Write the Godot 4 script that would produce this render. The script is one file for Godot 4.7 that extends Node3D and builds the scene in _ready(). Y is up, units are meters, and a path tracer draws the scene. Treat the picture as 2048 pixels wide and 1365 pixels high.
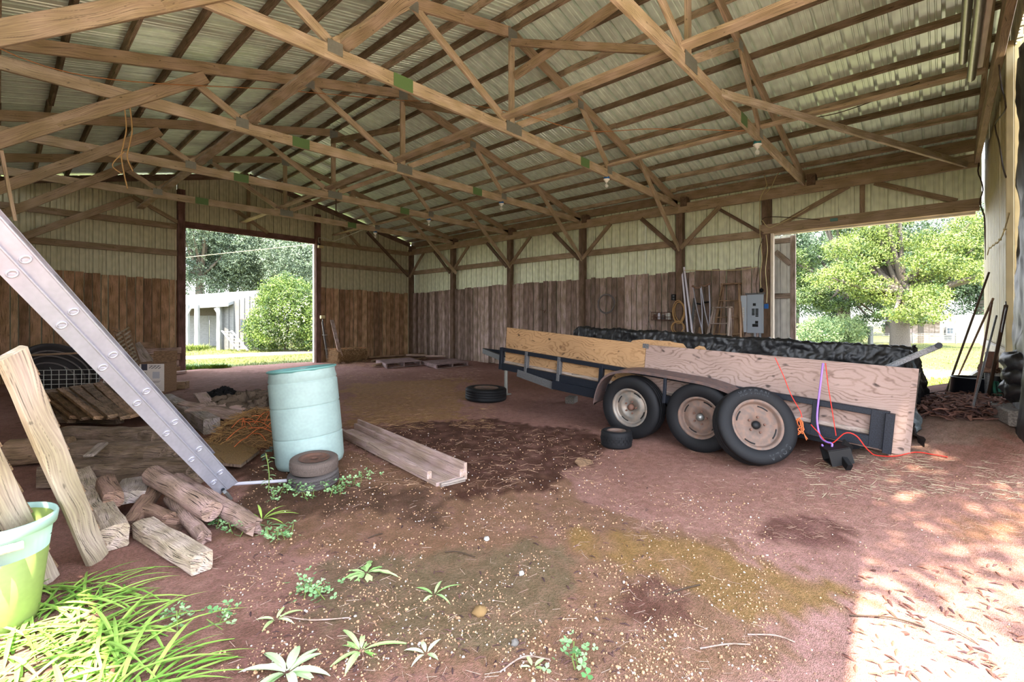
extends Node3D
# A pole barn seen from its front corner. World: x runs across the barn (towards the tool wall), -z runs along the ridge to the far gable, y is up, metres.

const EYE := 1.30
const YAW := 0.8282
const FOC := 940.0
const HORIZON := 640.0
const XR := 9.9        # inner face of the right wall posts
const XL := -0.66      # left wall
const XC := 4.62       # ridge
const ZB := -14.11     # back gable wall
const ZF := 0.43       # front gable wall
const SLOPE := 0.2424
const TRUSS_Z: Array[float] = [-11.62, -9.21, -6.76, -4.25, -1.87]
const POST_Z: Array[float] = [-14.05, -11.75, -9.22, -6.72, -4.2]

var M := {}
var used := {}
var rng := RandomNumberGenerator.new()
var nz := FastNoiseLite.new()
var nz2 := FastNoiseLite.new()


func _ready() -> void:
	rng.seed = 20260
	nz.seed = 7; nz.frequency = 1.0; nz.noise_type = FastNoiseLite.TYPE_SIMPLEX_SMOOTH; nz.fractal_type = FastNoiseLite.FRACTAL_NONE
	nz2.seed = 19; nz2.frequency = 1.0; nz2.noise_type = FastNoiseLite.TYPE_SIMPLEX_SMOOTH; nz2.fractal_octaves = 4
	set_camera_and_light()
	make_materials()
	build_ground()
	build_back_wall()
	build_right_wall()
	build_front_wall()
	build_left_wall()
	build_roof()
	build_trusses()
	build_yard_behind()
	build_yard_right()
	build_all_things()


func set_camera_and_light() -> void:
	var cam := Camera3D.new()
	cam.name = "camera"
	var near := 0.05
	cam.set_frustum(near * 1365.0 / FOC, Vector2(0, -(682.5 - HORIZON) / FOC * near), near, 400.0)
	cam.position = Vector3(0, EYE, 0)
	cam.rotation.y = -YAW
	add_child(cam)
	cam.current = true
	var env := Environment.new()
	env.background_mode = Environment.BG_SKY
	var sky := Sky.new()
	var sm := ProceduralSkyMaterial.new()
	sm.sky_top_color = Color(0.85, 0.91, 1.0)
	sm.sky_horizon_color = Color(1.0, 1.0, 1.0)
	sm.ground_bottom_color = Color(0.35, 0.38, 0.25)
	sm.ground_horizon_color = Color(0.6, 0.62, 0.5)
	sm.sky_curve = 0.2
	sm.sun_angle_max = 12.0
	sm.sky_energy_multiplier = 1.5
	sky.sky_material = sm
	env.sky = sky
	env.tonemap_mode = Environment.TONE_MAPPER_LINEAR
	env.tonemap_exposure = 4.0
	env.sdfgi_enabled = true
	env.ssao_enabled = true
	env.ssil_enabled = true
	var we := WorldEnvironment.new()
	we.name = "world_environment"
	we.environment = env
	add_child(we)
	var sun := DirectionalLight3D.new()
	sun.name = "sun"
	sun.light_color = Color(1.0, 0.955, 0.88)
	sun.light_energy = 2.6
	sun.light_angular_distance = 0.6
	sun.shadow_enabled = true
	add_child(sun)
	# high summer sun from behind the camera's left shoulder
	sun.look_at_from_position(Vector3.ZERO, Vector3(0.30, -1.0, -0.25), Vector3.UP)


# ---------------------------------------------------------------- survey of the photograph (2048 x 1365)
func ray(u: float, v: float) -> Vector3:
	var r := (u - 1024.0) / FOC
	return Vector3(sin(YAW) + cos(YAW) * r, -(v - HORIZON) / FOC, -(cos(YAW) - sin(YAW) * r))

func gp(u: float, v: float, y := 0.0) -> Vector3:   # on the level y
	var d := ray(u, v)
	var t := (y - EYE) / d.y
	return Vector3(d.x * t, y, d.z * t)

func wx(u: float, v: float, x := XR) -> Vector3:    # on the plane x
	var d := ray(u, v)
	var t := x / d.x
	return Vector3(x, EYE + d.y * t, d.z * t)

func wz(u: float, v: float, z: float) -> Vector3:   # on the plane z
	var d := ray(u, v)
	var t := z / d.z
	return Vector3(d.x * t, EYE + d.y * t, z)

func pt(u: float, v: float, t: float) -> Vector3:   # at the depth t
	var d := ray(u, v)
	return Vector3(d.x * t, EYE + d.y * t, d.z * t)


# ---------------------------------------------------------------- nodes
func numbered(called: String) -> String:
	var n: int = used.get(called, 0)
	used[called] = n + 1
	return called if n == 0 else "%s_%03d" % [called, n]

func thing(called: String, label: String, category: String, at := Vector3.ZERO, group := "") -> Node3D:
	var o := Node3D.new()
	o.name = numbered(called)
	add_child(o)
	o.position = at
	tag(o, label, category, group)
	return o

func tag(o: Node, label: String, category: String, group := "") -> void:
	o.set_meta("label", label)
	o.set_meta("category", category)
	if group != "":
		o.set_meta("group", group)

func setting(called: String) -> Node3D:
	var o := Node3D.new()
	o.name = numbered(called)
	o.set_meta("kind", "structure")
	add_child(o)
	return o

# commits a mesh as a part of parent; xf is its place in the world
func obj(called: String, mesh: Mesh, mat: Material, parent: Node, xf := Transform3D()) -> MeshInstance3D:
	var o := MeshInstance3D.new()
	o.mesh = mesh
	o.material_override = mat
	if parent == self:
		o.name = numbered(called)
		add_child(o)
		o.transform = xf
	else:
		o.name = called
		parent.add_child(o, true)
		o.transform = (parent as Node3D).global_transform.affine_inverse() * xf
	return o

func many(called: String, mesh: Mesh, mat: Material, parent: Node, places: Array, colors := []) -> MultiMeshInstance3D:
	var mm := MultiMesh.new()
	mm.transform_format = MultiMesh.TRANSFORM_3D
	mm.use_colors = colors.size() > 0
	mm.mesh = mesh
	mm.instance_count = places.size()
	for i in places.size():
		mm.set_instance_transform(i, places[i])
		if colors.size() > 0:
			mm.set_instance_color(i, colors[i])
	var o := MultiMeshInstance3D.new()
	o.multimesh = mm
	o.material_override = mat
	o.set_meta("kind", "stuff")
	if parent == self:
		o.name = numbered(called)
		add_child(o)
	else:
		o.name = called
		parent.add_child(o, true)
		o.transform = (parent as Node3D).global_transform.affine_inverse()
	return o


# ---------------------------------------------------------------- shapes
func frame(a: Vector3, b: Vector3, wide: Vector3) -> Transform3D:   # x from a to b, z the wide side
	var x := (b - a).normalized()
	var y := wide.cross(x).normalized()
	if y.length() < 0.5:
		y = Vector3.FORWARD.cross(x).normalized()
	var z := x.cross(y).normalized()
	return Transform3D(Basis(x, y, z), (a + b) * 0.5)

# rings of equal point counts -> skin; uv runs along the rings (metres / us, metres / vs)
func skin(rings: Array, closed := true, cap0 := true, cap1 := true, smooth := true, us := 1.0, vs := 1.0, ou := 0.0, ov := 0.0) -> ArrayMesh:
	var st := SurfaceTool.new()
	st.begin(Mesh.PRIMITIVE_TRIANGLES)
	skin_on(st, rings, closed, cap0, cap1, smooth, us, vs, ou, ov)
	st.generate_normals()
	return st.commit()

func skin_on(st: SurfaceTool, rings: Array, closed := true, cap0 := true, cap1 := true, smooth := true, us := 1.0, vs := 1.0, ou := 0.0, ov := 0.0) -> void:
	var n: int = rings[0].size()
	var sides := n if closed else n - 1
	var along := 0.0
	var centre0 := Vector3.ZERO
	for p in rings[0]:
		centre0 += p
	centre0 /= n
	st.set_smooth_group(0 if smooth else -1)
	for i in rings.size() - 1:
		var A: PackedVector3Array = rings[i]
		var B: PackedVector3Array = rings[i + 1]
		var step := A[0].distance_to(B[0])
		var round := 0.0
		for j in sides:
			var k := (j + 1) % n
			var w := maxf(A[j].distance_to(A[k]), B[j].distance_to(B[k]))
			var u0 := along / us + ou
			var u1 := (along + step) / us + ou
			var v0 := round / vs + ov
			var v1 := (round + w) / vs + ov
			tri(st, A[j], B[j], B[k], Vector2(u0, v0), Vector2(u1, v0), Vector2(u1, v1))
			tri(st, A[j], B[k], A[k], Vector2(u0, v0), Vector2(u1, v1), Vector2(u0, v1))
			round += w
		along += step
	st.set_smooth_group(-1)
	if closed and cap0:
		fan(st, rings[0], true)
	if closed and cap1:
		fan(st, rings[rings.size() - 1], false)

func tri(st: SurfaceTool, a: Vector3, b: Vector3, c: Vector3, ua := Vector2.ZERO, ub := Vector2.ZERO, uc := Vector2.ZERO) -> void:
	st.set_uv(ua); st.add_vertex(a)
	st.set_uv(ub); st.add_vertex(b)
	st.set_uv(uc); st.add_vertex(c)

func fan(st: SurfaceTool, r: PackedVector3Array, flip: bool) -> void:
	var c := Vector3.ZERO
	for p in r:
		c += p
	c /= r.size()
	var ax := (r[0] - c).normalized()
	var nrm := (r[0] - c).cross(r[r.size() / 3] - c).normalized()
	var ay := nrm.cross(ax)
	for j in r.size():
		var k := (j + 1) % r.size()
		var uj := Vector2((r[j] - c).dot(ax), (r[j] - c).dot(ay)) * 2.0
		var uk := Vector2((r[k] - c).dot(ax), (r[k] - c).dot(ay)) * 2.0
		if flip:
			tri(st, c, r[j], r[k], Vector2.ZERO, uj, uk)
		else:
			tri(st, c, r[k], r[j], Vector2.ZERO, uk, uj)

# cross-section in the local y-z plane
func rect_ring(x: float, t: float, w: float, bev: float) -> PackedVector3Array:
	var hy := t * 0.5
	var hz := w * 0.5
	if bev <= 0.0:
		return PackedVector3Array([Vector3(x, -hy, -hz), Vector3(x, -hy, hz), Vector3(x, hy, hz), Vector3(x, hy, -hz)])
	return PackedVector3Array([Vector3(x, -hy, -hz + bev), Vector3(x, -hy, hz - bev), Vector3(x, -hy + bev, hz), Vector3(x, hy - bev, hz), Vector3(x, hy, hz - bev), Vector3(x, hy, -hz + bev), Vector3(x, hy - bev, -hz), Vector3(x, -hy + bev, -hz)])

func plank_mesh(l: float, w: float, t: float, bev := 0.0) -> ArrayMesh:
	return skin([rect_ring(-l * 0.5, t, w, bev), rect_ring(l * 0.5, t, w, bev)], true, true, true, false, 2.0, 0.5, rng.randf(), rng.randf())

func beam(parent: Node, called: String, a: Vector3, b: Vector3, w: float, t: float, wide: Vector3, mat: Material, bev := 0.004) -> MeshInstance3D:
	return obj(called, plank_mesh(a.distance_to(b), w, t, bev), mat, parent, frame(a, b, wide))

# a sawn timber with rounded corners, slight waviness and its own end grain
func timber_mesh(l: float, w: float, t: float, rough := 0.006, corner := 0.02, seg := 8) -> ArrayMesh:
	var rings := []
	var o := rng.randf() * 50.0
	for i in seg + 1:
		var x := lerpf(-l * 0.5, l * 0.5, float(i) / seg)
		var ring := rect_ring(x, t, w, corner)
		for j in ring.size():
			ring[j] += Vector3(0, nz.get_noise_2d(x * 2.0 + o, j * 3.1), nz.get_noise_2d(x * 2.0 + o + 9.0, j * 2.7)) * rough
		rings.append(ring)
	return skin(rings, true, true, true, false, 2.0, 0.5, rng.randf(), rng.randf())

func timber(parent: Node, called: String, a: Vector3, b: Vector3, w: float, t: float, wide: Vector3, mat: Material, rough := 0.006, corner := 0.02) -> MeshInstance3D:
	return obj(called, timber_mesh(a.distance_to(b), w, t, rough, corner), mat, parent, frame(a, b, wide))

func box(parent: Node, called: String, at: Vector3, size: Vector3, mat: Material, bev := 0.004, basis := Basis()) -> MeshInstance3D:
	return obj(called, plank_mesh(size.x, size.z, size.y, bev), mat, parent, Transform3D(basis, at))

# a round bar or hose through points
func tube_mesh(points: Array, r: float, sides := 8, r_end := -1.0, us := 0.3) -> ArrayMesh:
	var rings := []
	var prev := Vector3.ZERO
	for i in points.size():
		var p: Vector3 = points[i]
		var d: Vector3 = (points[mini(i + 1, points.size() - 1)] - points[maxi(i - 1, 0)]).normalized()
		var s := prev - d * prev.dot(d) if i > 0 else d.cross(Vector3.UP if absf(d.y) < 0.9 else Vector3.RIGHT)
		if s.length() < 0.001:
			s = d.cross(Vector3.RIGHT)
		s = s.normalized()
		prev = s
		var q := d.cross(s)
		var rr := r if r_end < 0.0 else lerpf(r, r_end, float(i) / maxi(points.size() - 1, 1))
		var ring := PackedVector3Array()
		for k in sides:
			var an := TAU * k / sides
			ring.append(p + (s * cos(an) + q * sin(an)) * rr)
		rings.append(ring)
	return skin(rings, true, true, true, true, us, us)

func tube(parent: Node, called: String, points: Array, r: float, mat: Material, sides := 8, r_end := -1.0) -> MeshInstance3D:
	return obj(called, tube_mesh(points, r, sides, r_end), mat, parent)

func curve(points: Array, n: int) -> Array:   # smooth line through points
	var c := Curve3D.new()
	for i in points.size():
		var p: Vector3 = points[i]
		var t: Vector3 = (points[mini(i + 1, points.size() - 1)] - points[maxi(i - 1, 0)]) / 6.0
		c.add_point(p, -t, t)
	var out := []
	for i in n + 1:
		out.append(c.sample_baked(c.get_baked_length() * i / n, true))
	return out

# profile of (radius, height) turned about y
func lathe_mesh(profile: Array, sides := 32, wob := 0.0, smooth := true) -> ArrayMesh:
	var rings := []
	for p in profile:
		var ring := PackedVector3Array()
		for k in sides:
			var an := -TAU * k / sides
			var rr: float = p.x * (1.0 + wob * nz.get_noise_2d(cos(an) * 1.3 + p.y, sin(an) * 1.3))
			ring.append(Vector3(cos(an) * rr, p.y, sin(an) * rr))
		rings.append(ring)
	return skin(rings, true, false, false, smooth, 0.5, 0.5)

# corrugated metal: ribs along local x, width along z, ribs stand up in y
func sheet_mesh(l: float, w: float, rib := 0.02, pitch := 0.2286) -> ArrayMesh:
	var prof := [] # (z, y)
	var z := 0.0
	while z < w - 0.001:
		for q in [[0.0, 0.0], [0.004, 1.0], [0.034, 1.0], [0.038, 0.0], [0.112, 0.0], [0.118, 0.22], [0.128, 0.22], [0.134, 0.0], [0.172, 0.0], [0.178, 0.22], [0.188, 0.22], [0.194, 0.0]]:
			if z + q[0] < w:
				prof.append(Vector2(z + q[0], q[1] * rib))
		z += pitch
	prof.append(Vector2(w, 0))
	var ring0 := PackedVector3Array()
	var ring1 := PackedVector3Array()
	for p in prof:
		ring0.append(Vector3(-l * 0.5, p.y, p.x - w * 0.5))
	for i in range(prof.size() - 1, -1, -1):
		ring0.append(Vector3(-l * 0.5, prof[i].y - 0.0015, prof[i].x - w * 0.5))
	for p in ring0:
		ring1.append(Vector3(l * 0.5, p.y, p.z))
	return skin([ring0, ring1], true, false, false, false, 2.0, 1.0, rng.randf(), rng.randf())

func sheet(parent: Node, called: String, a: Vector3, b: Vector3, w: float, wide: Vector3, mat: Material, rib := 0.02) -> MeshInstance3D:
	return obj(called, sheet_mesh(a.distance_to(b), w, rib), mat, parent, frame(a, b, wide))

# flat outline in x-y pushed along z by depth
func slab_mesh(outline: PackedVector2Array, depth: float) -> ArrayMesh:
	var st := SurfaceTool.new()
	st.begin(Mesh.PRIMITIVE_TRIANGLES)
	st.set_smooth_group(-1)
	var idx := Geometry2D.triangulate_polygon(outline)
	for i in range(0, idx.size(), 3):
		var a := outline[idx[i]]
		var b := outline[idx[i + 1]]
		var c := outline[idx[i + 2]]
		tri(st, Vector3(a.x, a.y, depth), Vector3(b.x, b.y, depth), Vector3(c.x, c.y, depth), a, b, c)
		tri(st, Vector3(a.x, a.y, 0), Vector3(c.x, c.y, 0), Vector3(b.x, b.y, 0), a, c, b)
	for i in outline.size():
		var a := outline[i]
		var b := outline[(i + 1) % outline.size()]
		tri(st, Vector3(a.x, a.y, 0), Vector3(b.x, b.y, 0), Vector3(b.x, b.y, depth), a, b, b)
		tri(st, Vector3(a.x, a.y, 0), Vector3(b.x, b.y, depth), Vector3(a.x, a.y, depth), a, b, a)
	st.generate_normals()
	return st.commit()

func rv(s: float) -> Vector3:
	return Vector3(rng.randf_range(-s, s), rng.randf_range(-s, s), rng.randf_range(-s, s))

func ground_y(x: float, z: float) -> float:
	var y := nz.get_noise_2d(x * 0.35, z * 0.35) * 0.018 + nz.get_noise_2d(x * 1.4 + 5.0, z * 1.4) * 0.008
	# the dirt is banked up towards the front right corner
	y += 0.5 * smoothstep(-1.6, 0.4, z) * smoothstep(3.4, 6.0, x) * (1.0 - 0.72 * smoothstep(8.4, 9.9, x))
	return y

func on_ground(u: float, v: float, up := 0.0) -> Vector3:   # where the sight line through (u, v) meets the dirt, raised by up
	var y := 0.0
	var p := Vector3.ZERO
	for i in 8:
		p = gp(u, v, y)
		y = lerpf(y, ground_y(p.x, p.z) + up, 0.8)
	p.y = ground_y(p.x, p.z) + up
	return p


# ---------------------------------------------------------------- materials
func tex_from(w: int, h: int, f: Callable) -> ImageTexture:
	var b := PackedByteArray()
	b.resize(w * h * 3)
	var i := 0
	for y in h:
		for x in w:
			var c: Color = f.call(x, y)
			b[i] = int(clampf(c.r, 0, 1) * 255.0)
			b[i + 1] = int(clampf(c.g, 0, 1) * 255.0)
			b[i + 2] = int(clampf(c.b, 0, 1) * 255.0)
			i += 3
	return ImageTexture.create_from_image(Image.create_from_data(w, h, false, Image.FORMAT_RGB8, b))

func normal_from(t: ImageTexture, s: float) -> ImageTexture:
	var im: Image = t.get_image().duplicate()
	im.bump_map_to_normal_map(s)
	return ImageTexture.create_from_image(im)

func mat(called: String, col: Color, rough := 0.85, tex: Texture2D = null, nrm: Texture2D = null, ns := 1.0, metal := 0.0) -> StandardMaterial3D:
	var m := StandardMaterial3D.new()
	m.resource_name = called
	m.albedo_color = col
	m.roughness = rough
	m.metallic = metal
	m.metallic_specular = 0.4
	if tex:
		m.albedo_texture = tex
	if nrm:
		m.normal_enabled = true
		m.normal_texture = nrm
		m.normal_scale = ns
	M[called] = m
	return m

func tri_mat(called: String, col: Color, rough: float, tex: Texture2D, scale: float, nrm: Texture2D = null, ns := 1.0, metal := 0.0) -> StandardMaterial3D:
	var m := mat(called, col, rough, tex, nrm, ns, metal)
	m.uv1_triplanar = true
	m.uv1_scale = Vector3.ONE * scale
	return m

func wood_pixel(x: int, y: int, o: float, crack: float) -> Color:
	var warp := nz.get_noise_2d(x * 0.004 + o, y * 0.012) * 9.0
	var yy := y + warp
	var g := nz.get_noise_2d(x * 0.004 + o, yy * 0.26)
	var g2 := nz.get_noise_2d(x * 0.02 + o, yy * 0.55 + 31.0)
	var blot := nz.get_noise_2d(x * 0.006 + o + 80.0, y * 0.012)
	var v := 0.80 + g * (0.055 + 0.05 * crack) + g2 * 0.10 * crack + blot * (0.03 + 0.08 * crack)
	var c := nz.get_noise_2d(x * 0.004 + o + 40.0, yy * 0.33)
	if c > 0.62:
		v -= crack * (c - 0.62) * 3.0
	var k := nz.get_noise_2d(x * 0.022 + o + 9.0, y * 0.045 + 3.0)
	if k > 0.84:
		v -= (k - 0.84) * 1.8
	return Color(v, v * (0.985 + g * 0.02), v * (0.965 + blot * 0.05))

func ply_pixel(x: int, y: int) -> Color:
	var w := nz.get_noise_2d(x * 0.0042, y * 0.009) * 46.0 + nz.get_noise_2d(x * 0.014 + 8.0, y * 0.03) * 9.0 + nz.get_noise_2d(x * 0.05 + 3.0, y * 0.10) * 2.0
	var ph := (y + w) * 0.34
	var s := pow(0.5 + 0.5 * sin(ph), 5.0) * (0.55 + 0.45 * nz.get_noise_2d(x * 0.006 + 20.0, y * 0.02))
	var fine := nz.get_noise_2d(x * 0.02, y * 0.9) * 0.04 + nz.get_noise_2d(x * 0.3, y * 0.3) * 0.02
	var v := 0.95 - 0.26 * s + fine + nz.get_noise_2d(x * 0.003 + 50.0, y * 0.006) * 0.06
	var k := nz.get_noise_2d(x * 0.02 + 77.0, y * 0.03)
	if k > 0.78:
		v -= (k - 0.78) * 2.4
	return Color(v, v * (0.99 - 0.04 * s), v * (0.98 - 0.08 * s))

func make_materials() -> void:
	var wt := tex_from(1024, 256, func(x, y): return wood_pixel(x, y, 0.0, 0.5))
	var wt2 := tex_from(1024, 256, func(x, y): return wood_pixel(x, y, 300.0, 1.0))
	var wn := normal_from(wt, 3.0)
	var wn2 := normal_from(wt2, 5.0)
	var pt_ := tex_from(1024, 512, ply_pixel)
	var speck := tex_from(512, 512, func(x, y): var v := 0.82 + 0.16 * nz.get_noise_2d(x * 0.05, y * 0.05) + 0.12 * nz.get_noise_2d(x * 0.21, y * 0.21) + 0.10 * nz.get_noise_2d(x * 0.55, y * 0.55); return Color(v, v, v))
	var soft := tex_from(512, 512, func(x, y): var v := 0.93 + 0.03 * nz.get_noise_2d(x * 0.012, y * 0.012) + 0.025 * nz.get_noise_2d(x * 0.05, y * 0.05) + 0.02 * nz.get_noise_2d(x * 0.4, y * 0.4); return Color(v, v, v))
	var speck_n := normal_from(speck, 4.0)
	var streak := tex_from(512, 256, func(x, y): var v := 0.93 + 0.025 * nz.get_noise_2d(x * 0.004, y * 0.08) + 0.015 * nz.get_noise_2d(x * 0.01, y * 0.5) + 0.05 * nz.get_noise_2d(x * 0.02, y * 0.03); return Color(v, v * 0.995, v * 0.98))
	var rust_t := tex_from(256, 256, func(x, y): var n := nz2.get_noise_2d(x * 0.02, y * 0.02); var v := 0.84 + 0.2 * n; return Color(v, v * (0.96 - 0.10 * n), v * (0.92 - 0.16 * n)))
	var dirt := tex_from(1024, 1024, dirt_pixel)
	M["tex_speck"] = speck

	# framing lumber: three tones each
	var tones := [Color(0.79, 0.71, 0.60), Color(0.73, 0.64, 0.53), Color(0.66, 0.57, 0.46)]
	for i in 3:
		mat("truss%d" % i, tones[i], 0.8, wt, wn, 0.35)
		mat("purlin%d" % i, (tones[i] as Color).darkened(0.04 + 0.07 * i), 0.85, wt2, wn2, 0.8)
	mat("post", Color(0.50, 0.41, 0.34), 0.85, wt2, wn2, 0.8)
	mat("post_red", Color(0.50, 0.37, 0.34), 0.85, wt2, wn2, 0.8)
	# wall boards weathered: right wall pinkish grey, back wall brown
	var rb := [Color(0.72, 0.63, 0.58), Color(0.62, 0.53, 0.48), Color(0.79, 0.70, 0.65), Color(0.54, 0.46, 0.41)]
	var bb := [Color(0.78, 0.62, 0.48), Color(0.70, 0.55, 0.42), Color(0.84, 0.69, 0.54), Color(0.62, 0.48, 0.37)]
	for i in 4:
		mat("rboard%d" % i, rb[i], 0.9, wt2, wn2, 1.0)
		mat("bboard%d" % i, bb[i], 0.9, wt2, wn2, 1.0)
	# loose timber
	mat("log", Color(0.74, 0.62, 0.57), 0.9, wt2, wn2, 1.2)
	mat("log_pale", Color(0.84, 0.76, 0.68), 0.9, wt2, wn2, 1.0)
	mat("log_brown", Color(0.64, 0.51, 0.44), 0.9, wt2, wn2, 1.2)
	mat("old_beam", Color(0.58, 0.49, 0.42), 0.95, wt2, wn2, 1.6)
	mat("plank_pale", Color(0.80, 0.74, 0.66), 0.85, wt, wn, 0.3)
	mat("plank_grey", Color(0.70, 0.64, 0.60), 0.88, wt2, wn2, 1.0)
	mat("plank_brown", Color(0.66, 0.54, 0.43), 0.88, wt2, wn2, 1.0)
	mat("plank_pink", Color(0.76, 0.65, 0.60), 0.88, wt2, wn2, 0.8)
	mat("trough", Color(0.80, 0.69, 0.65), 0.85, wt, wn, 0.4)
	mat("pallet", Color(0.66, 0.56, 0.55), 0.88, wt2, wn2, 0.8)
	var p1 := mat("ply_tan", Color(0.64, 0.51, 0.37), 0.75, pt_)
	var p2 := mat("ply_pink", Color(0.58, 0.50, 0.47), 0.75, pt_)
	mat("ply_grey", Color(0.76, 0.66, 0.60), 0.78, pt_)
	# metals
	var sh := mat("roof_sheet", Color(0.90, 0.97, 0.92), 0.30, streak, null, 1.0, 0.15)
	sh.metallic_specular = 0.6
	mat("wall_sheet", Color(0.88, 0.90, 0.79), 0.48, streak, null, 1.0, 0.04)
	mat("wall_sheet_tan", Color(0.75, 0.73, 0.62), 0.5, streak, null, 1.0, 0.1)
	mat("wall_sheet_front", Color(0.66, 0.60, 0.45), 0.5, streak, null, 1.0, 0.05)
	mat("door_sheet", Color(0.80, 0.80, 0.78), 0.5, streak, null, 1.0, 0.1)
	mat("white_trim", Color(0.86, 0.82, 0.76), 0.6, streak)
	tri_mat("galv", Color(0.62, 0.62, 0.60), 0.4, soft, 2.0, null, 1.0, 0.7)
	tri_mat("plate", Color(0.55, 0.55, 0.52), 0.45, soft, 4.0, null, 1.0, 0.5)
	mat("plate_green", Color(0.33, 0.43, 0.26), 0.6)
	tri_mat("alu", Color(0.76, 0.755, 0.80), 0.42, soft, 1.5, null, 1.0, 0.55)
	tri_mat("steel_blue", Color(0.13, 0.15, 0.19), 0.5, speck, 3.0, null, 1.0, 0.2)
	tri_mat("steel_grey", Color(0.46, 0.46, 0.47), 0.5, speck, 3.0, null, 1.0, 0.4)
	tri_mat("fender", Color(0.46, 0.40, 0.40), 0.55, rust_t, 2.0, null, 1.0, 0.3)
	tri_mat("galv_panel", Color(0.66, 0.68, 0.70), 0.5, soft, 3.0, null, 1.0, 0.05)
	tri_mat("rust", Color(0.45, 0.34, 0.30), 0.8, rust_t, 3.0, speck_n, 0.4)
	tri_mat("rust_pink", Color(0.50, 0.43, 0.40), 0.7, rust_t, 2.5, speck_n, 0.3, 0.1)
	tri_mat("rim_silver", Color(0.62, 0.60, 0.58), 0.45, rust_t, 2.0, null, 1.0, 0.4)
	tri_mat("rubber", Color(0.06, 0.06, 0.075), 0.7, speck, 5.0, speck_n, 0.3)
	tri_mat("rubber_grey", Color(0.38, 0.35, 0.34), 0.8, speck, 5.0, speck_n, 0.6)
	tri_mat("rubber_dusty", Color(0.44, 0.38, 0.35), 0.88, speck, 5.0, speck_n, 0.6)
	mat("letter", Color(0.05, 0.05, 0.06), 0.5)
	# plastics
	tri_mat("drum", Color(0.60, 0.68, 0.66), 0.5, soft, 1.2)
	mat("drum_rim", Color(0.40, 0.58, 0.56), 0.45)
	tri_mat("pail", Color(0.55, 0.62, 0.34), 0.5, soft, 1.5)
	mat("pail_rim", Color(0.62, 0.74, 0.70), 0.5)
	mat("tub_black", Color(0.045, 0.055, 0.075), 0.35)
	mat("pipe_black", Color(0.05, 0.05, 0.055), 0.4)
	var tarp := tri_mat("tarp", Color(0.06, 0.063, 0.08), 0.5, speck, 2.0, speck_n, 0.25)
	tarp.metallic_specular = 0.6
	tri_mat("tarp_grey", Color(0.34, 0.37, 0.38), 0.4, speck, 2.0, speck_n, 0.3)
	tri_mat("cloth_brown", Color(0.44, 0.37, 0.31), 0.95, speck, 3.0, speck_n, 0.5)
	tri_mat("cloth_black", Color(0.07, 0.06, 0.06), 0.9, speck, 3.0)
	tri_mat("tank", Color(0.20, 0.18, 0.18), 0.7, soft, 1.0)
	mat("pvc", Color(0.80, 0.78, 0.82), 0.45)
	mat("white_paint", Color(0.86, 0.85, 0.82), 0.7, speck)
	mat("white_post", Color(0.55, 0.55, 0.54), 0.7, soft)
	mat("blue", Color(0.10, 0.35, 0.62), 0.5)
	mat("teal", Color(0.16, 0.42, 0.44), 0.5)
	mat("teal_box", Color(0.30, 0.46, 0.42), 0.5)
	mat("black", Color(0.04, 0.04, 0.045), 0.6)
	mat("cardboard", Color(0.58, 0.45, 0.34), 0.9, speck)
	mat("panel_grey", Color(0.62, 0.66, 0.70), 0.45)
	mat("rope", Color(0.66, 0.52, 0.34), 0.95)
	mat("twine_orange", Color(0.78, 0.42, 0.24), 0.85)
	mat("cord_orange", Color(0.62, 0.42, 0.26), 0.85)
	mat("twine_red", Color(0.82, 0.20, 0.16), 0.8)
	mat("rope_purple", Color(0.56, 0.42, 0.74), 0.8)
	mat("cable_tan", Color(0.74, 0.68, 0.50), 0.6)
	mat("cable_brown", Color(0.24, 0.18, 0.13), 0.7)
	mat("hose_green", Color(0.16, 0.36, 0.30), 0.5)
	mat("hose_grey", Color(0.40, 0.37, 0.36), 0.6)
	mat("porcelain", Color(0.88, 0.87, 0.84), 0.3)
	mat("stem", Color(0.42, 0.48, 0.24), 0.8)
	mat("pink", Color(0.80, 0.32, 0.40), 0.7)
	var g := mat("glass", Color(0.95, 0.95, 0.93, 0.25), 0.05)
	g.transparency = BaseMaterial3D.TRANSPARENCY_ALPHA
	var g2 := mat("pane", Color(0.25, 0.30, 0.36, 0.55), 0.05)
	g2.transparency = BaseMaterial3D.TRANSPARENCY_ALPHA
	# things that carry their tint in the mesh or in each copy
	for q in ["leaf", "straw", "stone", "chip"]:
		var m := mat(q, Color.WHITE, 0.75 if q == "leaf" else 0.9)
		m.vertex_color_use_as_albedo = true
	M.leaf.backlight_enabled = true
	M.leaf.backlight = Color(0.30, 0.36, 0.10)
	M.leaf.roughness = 0.5
	var gd := mat("dirt", Color.WHITE, 0.97, dirt, normal_from(dirt, 6.0), 1.0)
	gd.vertex_color_use_as_albedo = true
	gd.metallic_specular = 0.2
	var lw := mat("lawn", Color.WHITE, 0.97, dirt, null)
	lw.vertex_color_use_as_albedo = true
	lw.metallic_specular = 0.15
	tri_mat("gravel", Color(0.62, 0.58, 0.54), 0.95, speck, 1.0, speck_n, 1.0)
	tri_mat("earth", Color(0.33, 0.24, 0.20), 0.97, speck, 2.0, speck_n, 1.0)
	tri_mat("bark", Color(0.46, 0.42, 0.38), 0.95, speck, 1.0, speck_n, 1.5)
	tri_mat("stoneblock", Color(0.52, 0.49, 0.46), 0.9, speck, 2.0, speck_n, 1.0)
	mat("shed_wall", Color(0.46, 0.46, 0.46), 0.6, streak)
	mat("shed_roof", Color(0.52, 0.52, 0.53), 0.5, streak)
	tri_mat("straw_base", Color(0.50, 0.38, 0.25), 0.97, speck, 6.0, speck_n, 1.5)
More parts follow.
